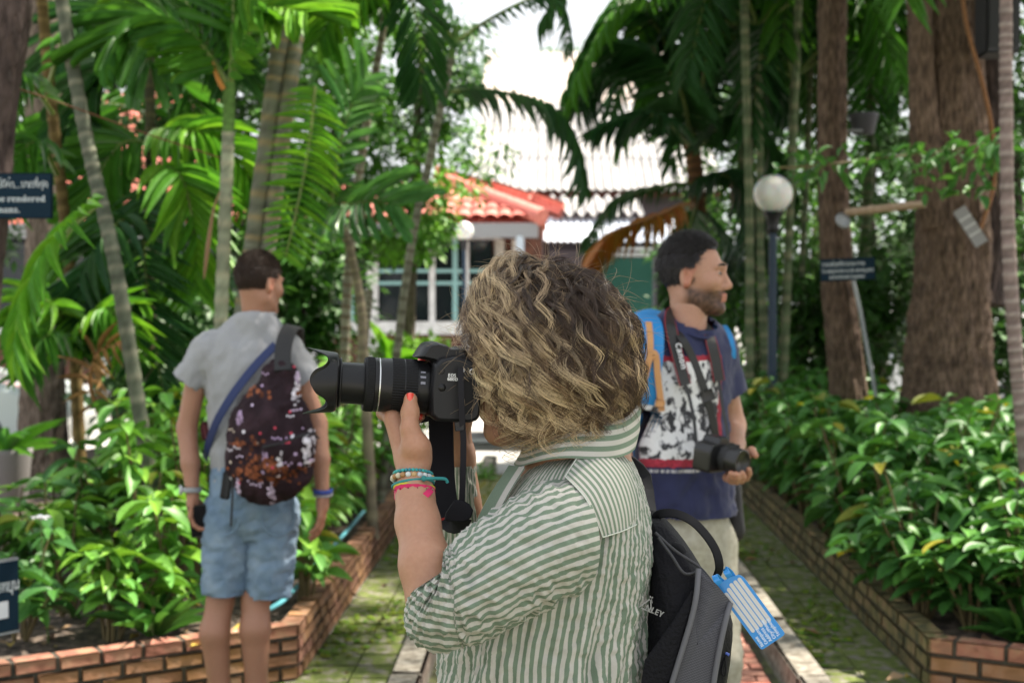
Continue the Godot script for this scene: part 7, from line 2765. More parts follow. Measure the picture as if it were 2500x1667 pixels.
	var pts := []
	for q in [[-95, -36], [96, -36], [100, -31], [100, 31], [96, 36], [-72, 36], [-84, 30], [-92, 8], [-92, -8]]:
		pts.append(Vector2(q[0], q[1]))
	mb = MB.new()
	extrude(mb, pts, Vector3.ZERO, B, K, [[0.0008, 1.0], [-0.0008, 1.0]])
	inst("card", mb.mesh(), blue, tagn)
	var pale := tmat(ntex(521, 0.2, [lin(0.5, 0.5, 0.52), lin(0.62, 0.61, 0.6)], [0.3, 0.7], 256), 40, 0.6, null, 0, false)
	var edge := smat(lin(0.2, 0.42, 0.75), 0.4)
	for i in 5:
		var y := 24.0 - i * 12.0
		mb = MB.new()
		var x0: float = -74.0 + (0.0 if i < 3 else 6.0 * (i - 2))
		var st := []
		for j in 10:
			var a := PI * 0.5 + PI * j / 9.0
			st.append(Vector2(x0 + 4.8 * cos(a), y + 4.8 * sin(a)))
		for j in 10:
			var a := -PI * 0.5 + PI * j / 9.0
			st.append(Vector2(48 + 4.8 * cos(a), y + 4.8 * sin(a)))
		extrude(mb, st, Vector3.ZERO, B, K, [[0.0009, 1.0], [0.00125, 1.0]])
		inst("writing_strip", mb.mesh(), pale, tagn)
		var lt2 := text(["Telephone", "City/Phone", "Address", "Company", "Name"][i], 0.0058)
		inst("lettering", lt2, smat(lin(0.6, 0.7, 0.85), 0.5), tagn, Transform3D(B.scaled_local(Vector3(0.9, 1, 1)) * Basis(Vector3.BACK, PI), B * Vector3(94 * K, (y + 3.5) * K, 0.0012)))
	for j in 2:
		mb = MB.new()
		var y: float = [14.0, -14.0][j]
		var lp := []
		for q in [[-86, y, 0.0], [-100, y * 1.1, 0.004], [-116, y * 1.1, 0.014], [-122, y * 1.1, 0.024], [-116, y * 1.1, 0.034], [-102, y, 0.03]]:
			lp.append(B * Vector3(q[0] * K, q[1] * K, q[2] - 0.004))
		band(mb, spline(lp, 16), 0.0085, 0.0012, B * Vector3(0, 0, 1))
		inst("loop", mb.mesh(), blue, tagn)


# ---------------------------------------------------------------- the two men
func cut_off(mb: MB, p: Vector3, n: Vector3, r: float) -> void:
	# open a hem: drop the faces beyond a plane near p
	var keep := PackedInt32Array()
	for k in range(0, mb.idx.size(), 3):
		var c := (mb.v[mb.idx[k]] + mb.v[mb.idx[k + 1]] + mb.v[mb.idx[k + 2]]) / 3.0 - p
		if c.dot(n) > 0.0 and c.length() < r:
			continue
		keep.append(mb.idx[k])
		keep.append(mb.idx[k + 1])
		keep.append(mb.idx[k + 2])
	mb.idx = keep
	# pull the rim onto the plane, so that the hem is clean
	for k in keep:
		var d := (mb.v[k] - p).dot(n)
		if d > 0.0 and (mb.v[k] - p).length() < r:
			mb.v[k] -= n * d

func hand(fl: Field, wrist: Vector3, dir: Vector3, palm: Vector3, thumb: Vector3, curl: float, k := 1.0) -> void:
	var s := thumb.normalized()
	dir = dir.normalized()
	palm = palm.normalized()
	fl.bone(wrist, 0.026 * k, wrist + dir * 0.05 * k, 0.026 * k, 0.01)
	for i in 4:
		var off := (1.5 - i) * 0.0195 * k
		var b := wrist + dir * (0.09 - 0.004 * absf(i - 1.0)) * k + s * off
		fl.bone(wrist + dir * 0.03 * k + s * off * 0.6, 0.018 * k, b, 0.0125 * k, 0.012, palm, 1.25)
		var d := dir
		var p := b
		var ln: float = [0.95, 1.08, 1.0, 0.8][i]
		var r := 0.0098 * k
		for j in 3:
			var cu: float = curl * [0.7, 1.0, 0.8][j] * (1.0 + 0.12 * i)
			d = (d * cos(cu) + palm * sin(cu)).normalized()
			palm = (palm - d * palm.dot(d)).normalized()
			var q: Vector3 = p + d * [0.043, 0.027, 0.021][j] * ln * k
			fl.bone(p, r, q, r * 0.92, 0.004)
			p = q
			r *= 0.92
		palm = (palm - dir * palm.dot(dir)).normalized()
	var t0 := wrist + dir * 0.022 * k + s * 0.022 * k
	var t1 := t0 + (dir * 0.6 + s * 0.7 + palm * 0.25).normalized() * 0.045 * k
	var t2 := t1 + (dir * 0.9 + s * 0.25 + palm * 0.3).normalized() * 0.034 * k
	var t3 := t2 + (dir * 0.95 + palm * 0.35).normalized() * 0.026 * k
	limb(fl, [t0, t1, t2, t3], [0.016 * k, 0.0125 * k, 0.0108 * k, 0.0095 * k], 0.007)

func print_texture() -> ImageTexture:
	# night-sky print of the bag: dark cloth, dotted lights, violet and orange glows
	var n := 512
	var im := Image.create(n, n, false, Image.FORMAT_RGB8)
	var nz := FastNoiseLite.new()
	nz.seed = 8
	nz.frequency = 0.012
	for y in n:
		for x in n:
			var v := 0.012 + 0.02 * maxf(0.0, nz.get_noise_2d(x, y))
			im.set_pixel(x, y, Color(v * 1.6, v * 0.8, v * 1.1).linear_to_srgb())
	var g := RandomNumberGenerator.new()
	g.seed = 4
	for k in 90:
		var x := g.randi_range(10, n - 40)
		var y := g.randi_range(10, n - 30)
		var c: Color = [Color(0.62, 0.5, 0.68), Color(0.7, 0.66, 0.72), Color(0.45, 0.32, 0.5), Color(0.6, 0.5, 0.4)][g.randi() % 4]
		var kind := g.randi() % 3
		if kind == 0:
			for i in g.randi_range(3, 7):
				dot_on(im, x + i * 8 * (1 if k % 2 else -1), y + i * g.randi_range(-2, 3), 3, c)
		elif kind == 1:
			for i in 26:
				dot_on(im, x + g.randi_range(-7, 7), y + int(g.randfn() * 13.0), g.randi_range(2, 6), c * g.randf_range(0.4, 1.1))
		else:
			dot_on(im, x, y, g.randi_range(3, 6), c)
	for k in 9:
		var x := g.randi_range(40, n - 60)
		var y: int = [190, 400, 410, 420, 330, 195, 380, 430, 405][k]
		for i in 26:
			dot_on(im, x + int(g.randfn() * 26), y + int(g.randfn() * 9), g.randi_range(2, 7), Color(0.26, 0.08, 0.035) * g.randf_range(0.2, 1.1))
	for k in 22:
		dot_on(im, g.randi_range(10, n - 10), g.randi_range(10, n - 10), 4, Color(0.55, 0.06, 0.1))
	return ImageTexture.create_from_image(im)

func dot_on(im: Image, x: int, y: int, r: int, c: Color) -> void:
	var s := c.linear_to_srgb()
	for j in range(-r, r + 1):
		for i in range(-r, r + 1):
			if i * i + j * j <= r * r and x + i >= 0 and y + j >= 0 and x + i < im.get_width() and y + j < im.get_height():
				im.set_pixel(x + i, y + j, s)

func build_left_man() -> void:
	var Z := 5.32
	var feet := P(590, 1765, Z)
	var t := thing("person", "man in grey t-shirt and denim shorts seen from behind", "person", Vector3(feet.x, 0, feet.z))
	var skin := skin_mat(0.36, 0.185, 0.12)
	var mb := MB.new()
	var C := P(634, 692, Z)
	var f := Vector3(0.6, -0.1, -0.79).normalized()
	var u := (Vector3.UP - f * f.y).normalized()
	head_into(mb, C, f, u, 0.925, 0.0052, P(626, 800, Z))
	var fl := Field.new(P(400, 1330, Z) - Vector3(0.05, 0.05, 0.25), P(840, 740, Z) + Vector3(0.05, 0.03, 0.25), 0.012)
	fl.rs = 0.94
	limb(fl, PP([[630, 745, Z], [628, 785, Z], [615, 900, Z], [612, 1180, Z]]), [0.054, 0.05, 0.055, 0.07], 0.03)
	limb(fl, PP([[490, 875, Z], [455, 1045, Z + 0.02], [464, 1130, Z - 0.02], [470, 1205, Z - 0.04]]), [0.045, 0.04, 0.037, 0.027])
	limb(fl, PP([[714, 875, Z], [774, 1035, Z + 0.02], [782, 1120, Z - 0.03], [787, 1205, Z - 0.05]]), [0.045, 0.04, 0.036, 0.027])
	tint_all(mb, fl.mesh_into(mb), Color(1, 1, 1), 0.02)
	for q in [[470, 1205, 0.04, 1.0], [787, 1205, 0.05, -1.0]]:
		var w := P(q[0], q[1], Z - q[2])
		var hf := Field.new(w - Vector3(0.1, 0.22, 0.1), w + Vector3(0.1, 0.04, 0.1), 0.0055)
		hf.rs = 0.94
		hand(hf, w, Vector3(0.02 * q[3], -1, 0.05), Vector3(q[3], 0, -0.25), Vector3(0.1, 0, -1), 0.42 if q[3] > 0 else 0.3)
		tint_all(mb, hf.mesh_into(mb), Color(1, 0.95, 0.92), 0.03)
	# bare legs
	var lf := Field.new(Vector3(P(440, 1500, Z).x, -0.02, -Z - 0.25), P(740, 1380, Z) + Vector3(0.02, 0.02, 0.25), 0.011)
	lf.rs = 0.94
	limb(lf, [P(548, 1390, Z), P(537, 1465, Z), P(523, 1545, Z - 0.02), P(536, 1680, Z), Vector3(P(542, 1740, Z).x, 0.07, -Z)], [0.058, 0.052, 0.058, 0.042, 0.036], 0.02)
	limb(lf, [P(640, 1390, Z), P(624, 1465, Z), P(622, 1535, Z - 0.02), P(626, 1680, Z), Vector3(P(628, 1740, Z).x, 0.07, -Z)], [0.058, 0.054, 0.059, 0.043, 0.037], 0.02)
	tint_all(mb, lf.mesh_into(mb), Color(1, 0.98, 0.96), 0.02)
	part("body", mb, skin, t)
	eyes(t, C, Basis(f, u, f.cross(u)), 0.925)
	for q in [542, 628]:
		var sx := P(q, 1740, Z).x
		var sf := Field.new(Vector3(sx - 0.08, -0.02, -Z - 0.24), Vector3(sx + 0.08, 0.14, -Z + 0.14), 0.012)
		sf.rs = 0.94
		sf.bone(Vector3(sx, 0.05, -Z + 0.03), 0.045, Vector3(sx + 0.01, 0.04, -Z - 0.15), 0.038, 0.02)
		mb = MB.new()
		sf.mesh_into(mb)
		part("shoe", mb, smat(lin(0.06, 0.06, 0.07), 0.7), t)
	# hair
	mb = MB.new()
	var hb := Basis(f, u, f.cross(u))
	scalp(mb, C, hb, 0.925, 0.055, Color(0.03, 0.018, 0.012), 0.004)
	var hm := vmat(0.5, 0.4)
	var hair := part("hair", mb, hm, t)
	mb = MB.new()
	short_hair(mb, C, hb, 0.965, 5200, 0.015, Color(0.035, 0.021, 0.014), 0.055, 3)
	part("hair_strands", mb, hm, hair).set_meta("kind", "stuff")
	# t-shirt
	var X := Vector3(0.1, 0, -0.99)
	var tf := Field.new(P(395, 1230, Z) - Vector3(0.03, 0.03, 0.24), P(820, 770, Z) + Vector3(0.03, 0.03, 0.24), 0.0115)
	tf.rs = 0.94
	tf.bone(P(520, 852, Z), 0.066, P(690, 852, Z), 0.066, 0.03)
	tf.bone(P(602, 905, Z), 0.168, P(612, 1090, Z), 0.15, 0.04, X, 1.45)
	tf.bone(P(612, 1090, Z), 0.152, P(614, 1215, Z), 0.158, 0.03, X, 1.4)
	tf.bone(P(545, 842, Z), 0.058, P(618, 796, Z), 0.073, 0.03)
	tf.bone(P(672, 842, Z), 0.058, P(632, 796, Z), 0.073, 0.03)
	tf.bone(P(506, 862, Z), 0.064, P(446, 948, Z), 0.055, 0.03)
	tf.bone(P(700, 862, Z), 0.064, P(762, 948, Z), 0.055, 0.03)
	mb = MB.new()
	tf.mesh_into(mb)
	cut_off(mb, P(450, 930, Z), (P(444, 948, Z) - P(506, 862, Z)).normalized(), 0.13)
	cut_off(mb, P(757, 930, Z), (P(764, 948, Z) - P(700, 862, Z)).normalized(), 0.13)
	cut_off(mb, P(614, 1192, Z), Vector3(0.03, -1, 0), 0.4)
	cut_off(mb, P(627, 774, Z), Vector3(0, 1, -0.3).normalized(), 0.1)
	wrinkle(mb, 0.009, Vector3(9, 4.5, 9), 51)
	wrinkle(mb, 0.003, Vector3(22, 9, 22), 52)
	var grey := tmat(ntex(601, 0.2, [lin(0.26, 0.265, 0.28), lin(0.33, 0.335, 0.35)], [0.3, 0.7], 256, 3), 12, 0.9)
	grey.rim_enabled = true
	grey.rim = 0.2
	var tee := part("t_shirt", mb, grey, t)
	mb = MB.new()
	var col := []
	for j in 25:
		var a := TAU * j / 24
		col.append(P(626, 776, Z) + Vector3(cos(a) * 0.07, 0.012 * cos(a * 2.0) + sin(a) * 0.02, sin(a) * 0.066))
	mb.tube(col, 0.0055, 6)
	part("neck_rib", mb, grey, tee)
	# denim shorts
	var df := Field.new(P(455, 1500, Z) - Vector3(0.03, 0.03, 0.22), P(775, 1150, Z) + Vector3(0.03, 0.02, 0.22), 0.0115)
	df.rs = 0.94
	df.bone(P(613, 1180, Z), 0.156, P(613, 1225, Z - 0.01), 0.162, 0.02, X, 1.3)
	df.bone(P(558, 1250, Z - 0.01), 0.093, P(545, 1475, Z), 0.079, 0.012)
	df.bone(P(668, 1250, Z - 0.01), 0.093, P(652, 1480, Z), 0.08, 0.012)
	mb = MB.new()
	df.mesh_into(mb)
	cut_off(mb, P(548, 1450, Z), Vector3(0, -1, 0), 0.14)
	cut_off(mb, P(650, 1456, Z), Vector3(0.05, -1, 0), 0.12)
	wrinkle(mb, 0.011, Vector3(7, 11, 7), 61)
	wrinkle(mb, 0.004, Vector3(20, 24, 20), 62)
	var denim := tmat(ntex(602, 0.012, [lin(0.1, 0.16, 0.24), lin(0.16, 0.235, 0.32), lin(0.24, 0.31, 0.385)], [0.2, 0.5, 0.8], 512, 5), 0.9, 0.9, grey_noise(603, 0.3, 256, 2), 0.06)
	var sh := part("denim_shorts", mb, denim, t)
	var stitch := smat(lin(0.16, 0.24, 0.33), 0.9)
	for q in [545, 678]:
		mb = MB.new()
		var pk := []
		for e in [[-38, 1225], [-36, 1285], [0, 1308], [36, 1282], [38, 1222]]:
			var dx: float = e[0]
			var zz := Z - 0.128 + 0.9 * pow((q + dx - 613.0) / 620.0, 2.0) * 2.2
			pk.append(P(q + dx, e[1], zz))
		mb.tube(spline(pk, 20), 0.0035, 5)
		part("pocket_seam", mb, stitch, sh)
	# watch, wristband
	var wt := thing("steel_watch", "steel watch on the left wrist of the man in grey shirt", "watch", P(467, 1196, Z - 0.04))
	mb = MB.new()
	var o := wt.position
	var hps := hoop(o, 0.034, 30, 0.1)
	hps.append(hps[0])
	band_loop(mb, hps, 0.02, 0.004)
	part("strap", mb, smat(lin(0.3, 0.31, 0.33), 0.35), wt)
	mb = MB.new()
	mb.lathe(o + Vector3(-0.034, 0.0, 0.006), Vector3(-1, 0, 0.2), [[0, 0.018], [0.008, 0.018], [0.01, 0.015], [0.01, 0]], 18)
	part("case", mb, smat(lin(0.45, 0.46, 0.48), 0.3), wt)
	var wb := thing("blue_wristband", "blue wristband on the right wrist of the man in grey shirt", "wristband", P(788, 1198, Z - 0.05))
	mb = MB.new()
	hps = hoop(wb.position, 0.033, 30, -0.1)
	hps.append(hps[0])
	band_loop(mb, hps, 0.016, 0.005)
	part("band", mb, smat(lin(0.03, 0.06, 0.3), 0.6), wb)
	mb = MB.new()
	hps = hoop(wb.position + Vector3(0, -0.014, 0), 0.034, 30, -0.1)
	hps.append(hps[0])
	band_loop(mb, hps, 0.008, 0.004)
	part("bead_row", mb, smat(lin(0.3, 0.32, 0.36), 0.4), wb)
	# phone in the left hand
	var ph := thing("phone", "black phone in the hand of the man in grey shirt", "phone", P(484, 1272, Z - 0.06))
	ph.rotation = Vector3(0.05, 0.25, 0.12)
	mb = MB.new()
	mb.box(Vector3.ZERO, Vector3(0.066, 0.12, 0.009), Basis(), 0.004)
	inst("case", mb.mesh(), smat(lin(0.01, 0.01, 0.012), 0.3), ph)
	mb = MB.new()
	mb.box(Vector3(0, 0, 0.0052), Vector3(0.06, 0.108, 0.001))
	inst("screen", mb.mesh(), smat(lin(0.006, 0.006, 0.008), 0.08), ph)
	# printed rucksack
	var bag := thing("printed_backpack", "dark backpack with night-lights print on the grey-shirted man's back", "backpack", P(660, 1200, 5.09))
	var bf := Field.new(P(545, 1240, 5.11) - Vector3(0.03, 0.03, 0.16), P(810, 860, 5.11) + Vector3(0.03, 0.03, 0.16), 0.0085)
	bf.rs = 0.94
	bf.bone(P(682, 925, 5.13), 0.07, P(660, 1050, 5.12), 0.15, 0.03, X, 1.7)
	bf.bone(P(660, 1050, 5.12), 0.155, P(648, 1130, 5.12), 0.15, 0.03, X, 1.6)
	bf.bone(P(700, 1085, 5.12), 0.1, P(690, 1140, 5.12), 0.11, 0.03, X, 1.5)
	bf.bone(P(625, 1130, 5.12), 0.08, P(640, 1170, 5.12), 0.075, 0.03, X, 1.3)
	bf.bone(P(668, 1105, 5.02), 0.04, P(738, 1085, 5.03), 0.035, 0.02)
	bf.bone(P(668, 1140, 5.03), 0.045, P(738, 1115, 5.04), 0.035, 0.02)
	mb = MB.new()
	bf.mesh_into(mb)
	wrinkle(mb, 0.008, Vector3(10, 6, 10), 71)
	wrinkle(mb, 0.0035, Vector3(26, 16, 26), 72)
	for k in mb.v.size():
		mb.uv[k] = Vector2(mb.v[k].x * 1.55 + 0.1, -mb.v[k].y * 1.55 + 0.3)
	var pm := StandardMaterial3D.new()
	pm.albedo_texture = print_texture()
	pm.roughness = 0.75
	pm.metallic_specular = 0.3
	part("main_pouch", mb, pm, bag)
	var blk := smat(lin(0.012, 0.012, 0.014), 0.7)
	mb = MB.new()
	band(mb, spline(PP([[690, 905, 5.09], [690, 860, 5.14], [698, 820, 5.19], [712, 798, 5.27], [722, 810, 5.37], [722, 880, 5.45]]), 24), 0.06, 0.012, Vector3(0.1, 0.5, 1))
	part("shoulder_strap", mb, blk, bag)
	mb = MB.new()
	band(mb, spline(PP([[672, 842, 5.17], [625, 890, 5.17], [570, 960, 5.17], [528, 1030, 5.20], [506, 1090, 5.29], [500, 1120, 5.37]]), 24), 0.034, 0.006, Vector3(-0.3, 0.2, 1))
	part("blue_strap", mb, smat(lin(0.012, 0.025, 0.1), 0.7), bag)
	mb = MB.new()
	band(mb, spline(PP([[570, 1080, 5.09], [566, 1140, 5.08], [567, 1200, 5.08], [563, 1285, 5.09]]), 16), 0.008, 0.003, Vector3(0, 0, 1))
	part("dangling_strap", mb, blk, bag)
	mb = MB.new()
	mb.box(P(552, 1185, 5.11), Vector3(0.035, 0.1, 0.02), Basis(Vector3.BACK, -0.15), 0.006)
	part("side_clip", mb, blk, bag)
	mb = MB.new()
	mb.tube(spline(PP([[640, 1092, 4.98], [690, 1080, 4.96], [755, 1058, 4.99], [778, 1070, 5.05]]), 20), 0.004, 6)
	part("pocket_zip", mb, blk, bag)
	var mr := MB.new()
	mr.box(P(500, 1052, Z - 0.0), Vector3(0.03, 0.07, 0.03), Basis(Vector3.BACK, 0.1), 0.008)
	part("maroon_pad", mr, smat(lin(0.08, 0.01, 0.015), 0.8), bag)

func band_loop(mb: MB, pts: Array, h: float, th: float) -> void:
	var c := Vector3()
	for k in pts.size() - 1:
		c += pts[k]
	c /= pts.size() - 1
	var rings := []
	for p in pts:
		var d: Vector3 = (p - c).normalized() * th * 0.5
		var y := Vector3(0, h * 0.5, 0)
		rings.append([p - d - y, p + d - y * 0.8, p + d + y * 0.8, p - d + y])
	mb.loft(rings, true)

func tee_texture() -> ImageTexture:
	# navy cloth with a framed black-and-white city sketch
	var n := 512
	var im := Image.create(n, n, false, Image.FORMAT_RGB8)
	var a := FastNoiseLite.new()
	a.seed = 3
	a.frequency = 0.02
	a.fractal_octaves = 4
	var b := FastNoiseLite.new()
	b.seed = 5
	b.frequency = 0.035
	b.domain_warp_enabled = true
	var navy := Color(0.017, 0.021, 0.07)
	for y in n:
		for x in n:
			var c := navy * (1.0 + 0.15 * a.get_noise_2d(x * 6, y * 6))
			var u := (x - 256.0) / 150.0
			var v := (y - 256.0) / 190.0
			var wob := 0.03 * a.get_noise_2d(x * 2.0, y * 2.0)
			if absf(u) < 1.0 + wob and absf(v) < 1.0 + wob:
				c = Color(0.3, 0.02, 0.04) * (1.0 + 0.6 * a.get_noise_2d(x * 5, y * 5))
			if absf(u) < 0.87 + wob and v > -0.9 + wob and v < 0.86 + wob:
				c = Color(0.68, 0.68, 0.7)
				var d := b.get_noise_2d(x * 0.9, y * 0.5) + 0.5 * a.get_noise_2d(x * 1.6, y * 1.1) + 0.2 * a.get_noise_2d(x * 6, y * 3)
				var dense := 0.9 * smoothstep(-0.2, 0.2, v) * (1.0 - smoothstep(0.3, 0.45, v)) + 0.35 * smoothstep(0.1, 0.8, u) * (1.0 - smoothstep(0.5, 0.7, v))
				if d > 0.32 - 0.42 * dense:
					c = Color(0.03, 0.03, 0.035)
				elif d > 0.2 - 0.4 * dense:
					c = Color(0.3, 0.3, 0.32)
				if u > -0.62 and u < -0.56 and fposmod(v * 9.0, 1.0) < 0.6 and v < 0.1:
					c = Color(0.05, 0.05, 0.06)
			if v > 1.04 and v < 1.1 and u > -0.95 and u < 0.3 and b.get_noise_2d(x * 7, 3) > -0.1:
				c = Color(0.5, 0.48, 0.5)
			im.set_pixel(x, y, c.linear_to_srgb())
	return ImageTexture.create_from_image(im)

func zf(x: float) -> float:
	# depth of the bearded man's chest at a picture column
	return 4.205 + (x - 1670.0) / 816.0 * 0.62

func build_right_man() -> void:
	var Z := 4.3
	var feet := P(1680, 2005, Z)
	var t := thing("person", "bearded man in navy printed t-shirt looking right with a camera round his neck", "person", Vector3(feet.x, 0, feet.z))
	var skin := skin_mat(0.4, 0.215, 0.145)
	var mb := MB.new()
	var C := P(1697, 672, Z)
	var f := Vector3(0.955, 0.02, 0.3).normalized()
	var u := (Vector3.UP - f * f.y).normalized()
	head_into(mb, C, f, u, 0.97, 0.0042, P(1682, 808, Z), 1.0)
	var fwd := Vector3(0.55, 0, 0.83)
	var fl := Field.new(P(1450, 1330, Z) - Vector3(0.05, 0.05, 0.3), P(1880, 760, Z) + Vector3(0.05, 0.03, 0.35), 0.0125)
	limb(fl, PP([[1686, 745, Z], [1676, 810, Z], [1668, 900, Z + 0.02], [1672, 1200, Z + 0.02]]), [0.056, 0.052, 0.06, 0.06], 0.03)
	limb(fl, PP([[1566, 880, 4.265], [1503, 1020, 4.25], [1512, 1110, 4.2], [1528, 1195, 4.15]]), [0.045, 0.042, 0.037, 0.028])
	limb(fl, PP([[1752, 880, 4.395], [1788, 1040, 4.45], [1790, 1085, 4.33], [1790, 1128, 4.17]]), [0.045, 0.042, 0.037, 0.028])
	tint_all(mb, fl.mesh_into(mb), Color(1, 1, 1), 0.02)
	var w := P(1790, 1130, 4.16)
	var hf := Field.new(w - Vector3(0.14, 0.12, 0.1), w + Vector3(0.16, 0.12, 0.22), 0.0045)
	# open left hand carrying the lens: fingers below, thumb over the near side
	limb(hf, [w, P(1800, 1148, 4.1)], [0.027, 0.028], 0.012)
	for q in [[1806, 1168, 4.1, 1822, 1166, 4.06, 1828, 1156, 4.035, 1828, 1146, 4.02], [1798, 1172, 4.08, 1810, 1172, 4.035, 1814, 1164, 4.005, 1812, 1155, 3.995], [1788, 1172, 4.07, 1798, 1174, 4.02, 1800, 1166, 3.995, 1798, 1158, 3.985], [1776, 1166, 4.06, 1784, 1170, 4.02, 1786, 1163, 4.0, 1785, 1156, 3.99]]:
		limb(hf, [P(1798, 1148, 4.105), P(q[0], q[1], q[2]), P(q[3], q[4], q[5]), P(q[6], q[7], q[8]), P(q[9], q[10], q[11])], [0.022, 0.0125, 0.0105, 0.0098, 0.0088], 0.006)
	limb(hf, PP([[1802, 1140, 4.12], [1822, 1110, 4.12], [1836, 1100, 4.09], [1845, 1112, 4.06]]), [0.02, 0.014, 0.0115, 0.0095], 0.008)
	tint_all(mb, hf.mesh_into(mb), Color(1.05, 0.95, 0.9), 0.02)
	w = P(1528, 1195, 4.15)
	hf = Field.new(w - Vector3(0.1, 0.22, 0.1), w + Vector3(0.1, 0.04, 0.1), 0.006)
	hand(hf, w, Vector3(0.1, -1, 0.2), Vector3(1, 0, 0.2), Vector3(0.2, 0, 1), 0.4)
	tint_all(mb, hf.mesh_into(mb), Color(1, 0.95, 0.92), 0.02)
	part("body", mb, skin, t)
	eyes(t, C, Basis(f, u, f.cross(u)), 0.97)
	mb = MB.new()
	var hb := Basis(f, u, f.cross(u))
	scalp(mb, C, hb, 0.97, 0.082, Color(0.012, 0.011, 0.012), 0.004)
	var hm := vmat(0.33, 0.5)
	var hair := part("hair", mb, hm, t)
	mb = MB.new()
	short_hair(mb, C, hb, 0.985, 8000, 0.024, Color(0.024, 0.021, 0.022), 0.082, 9)
	part("hair_strands", mb, hm, hair).set_meta("kind", "stuff")
	# sideburn and beard stubble
	mb = MB.new()
	var g := RandomNumberGenerator.new()
	g.seed = 14
	for k in 2600:
		var q := g.randf_range(-0.025, 0.085)
		var y := g.randf_range(-0.125, 0.0)
		if y > -0.05 and q > 0.012:
			continue
		var z := g.randf_range(0.0, 0.075)
		var side := 1.0 if g.randf() < 0.8 else -1.0
		var p := C + hb * Vector3(q, y, z * side * -1.0) * 0.97
		# keep only what lies on the jaw: push out along a jaw ellipsoid
		var l := Vector3(q - 0.02, y + 0.045, z) / Vector3(0.072, 0.088, 0.064)
		var e := l.length()
		if e < 0.93 or e > 1.06:
			continue
		var d := (hb * Vector3(0.3, -1, -0.4 * side)).normalized()
		strand(mb, PackedVector3Array([p, p + d * 0.004, p + d * 0.008]), 0.0006, Color(0.03, 0.022, 0.02), Color(0.04, 0.03, 0.025))
	if mb.v.size():
		part("stubble", mb, hm, hair).set_meta("kind", "stuff")
	# t-shirt
	var tf := Field.new(P(1455, 1290, Z) - Vector3(0.04, 0.03, 0.3), P(1850, 770, Z) + Vector3(0.04, 0.03, 0.3), 0.0105)
	tf.bone(P(1590, 848, 4.27), 0.066, P(1738, 850, 4.37), 0.066, 0.03)
	tf.bone(P(1664, 905, 4.32), 0.172, P(1670, 1110, 4.32), 0.152, 0.04, fwd, 1.5)
	tf.bone(P(1670, 1110, 4.32), 0.154, P(1676, 1265, 4.32), 0.16, 0.03, fwd, 1.4)
	tf.bone(P(1612, 838, 4.29), 0.058, P(1664, 800, 4.31), 0.074, 0.03)
	tf.bone(P(1728, 842, 4.35), 0.058, P(1682, 802, 4.31), 0.072, 0.03)
	tf.bone(P(1580, 856, 4.265), 0.069, P(1518, 985, 4.25), 0.06, 0.03)
	tf.bone(P(1744, 858, 4.39), 0.066, P(1780, 975, 4.42), 0.06, 0.03)
	mb = MB.new()
	tf.mesh_into(mb)
	cut_off(mb, P(1520, 972, 4.25), (P(1515, 985, 4.25) - P(1580, 856, 4.265)).normalized(), 0.14)
	cut_off(mb, P(1778, 962, 4.42), (P(1780, 975, 4.42) - P(1744, 858, 4.39)).normalized(), 0.12)
	cut_off(mb, P(1676, 1255, 4.32), Vector3(-0.04, -1, 0), 0.4)
	cut_off(mb, P(1684, 784, 4.27), Vector3(0.35, 1, 0.4).normalized(), 0.09)
	wrinkle(mb, 0.01, Vector3(7, 9, 7), 81, -1e9, P(1676, 1120, 4.3).y)
	wrinkle(mb, 0.005, Vector3(9, 8, 9), 82)
	var lat := Vector3(0.83, 0, -0.55)
	var pc := P(1678, 1004, 4.2)
	var nn := mb.normals()
	for k in mb.v.size():
		var d := mb.v[k] - pc
		mb.uv[k] = Vector2(0.5 + d.dot(lat) / 0.44, 0.5 - d.y / 0.44)
		if (mb.v[k] - P(1668, 1000, 4.32)).dot(fwd) < 0.0:
			mb.uv[k] = Vector2(0.02, 0.02)
	var tm := StandardMaterial3D.new()
	tm.albedo_texture = tee_texture()
	tm.texture_repeat = false
	tm.roughness = 0.9
	tm.rim_enabled = true
	tm.rim = 0.3
	var tee := part("t_shirt", mb, tm, t)
	mb = MB.new()
	var nr := []
	for j in 25:
		var a := TAU * j / 24
		nr.append(P(1684, 796, 4.285) + Vector3(cos(a) * 0.066, -0.022 * cos(a) - 0.026 * sin(a), sin(a) * 0.066))
	mb.tube(nr, 0.006, 6)
	part("neck_rib", mb, smat(lin(0.017, 0.021, 0.07), 0.9), tee)
	# trousers
	var kf := Field.new(Vector3(P(1540, 1500, Z).x, -0.02, -Z - 0.3), P(1820, 1200, Z) + Vector3(0.02, 0.02, 0.3), 0.014)
	kf.bone(P(1680, 1262, 4.325), 0.128, P(1680, 1310, 4.325), 0.142, 0.03, fwd, 1.35)
	var k1 := P(1640, 1330, 4.28)
	var k2 := P(1722, 1330, 4.36)
	limb(kf, [k1, Vector3(k1.x + 0.0, 0.5, k1.z + 0.02), Vector3(k1.x, 0.08, k1.z - 0.02)], [0.092, 0.075, 0.065], 0.03)
	limb(kf, [k2, Vector3(k2.x + 0.02, 0.5, k2.z + 0.08), Vector3(k2.x + 0.03, 0.08, k2.z + 0.02)], [0.092, 0.075, 0.065], 0.03)
	mb = MB.new()
	kf.mesh_into(mb)
	wrinkle(mb, 0.008, Vector3(9, 6, 9), 91)
	part("trousers", mb, tmat(ntex(611, 0.05, [lin(0.3, 0.28, 0.22), lin(0.4, 0.38, 0.31)], [0.3, 0.7], 256), 3, 0.9), t)
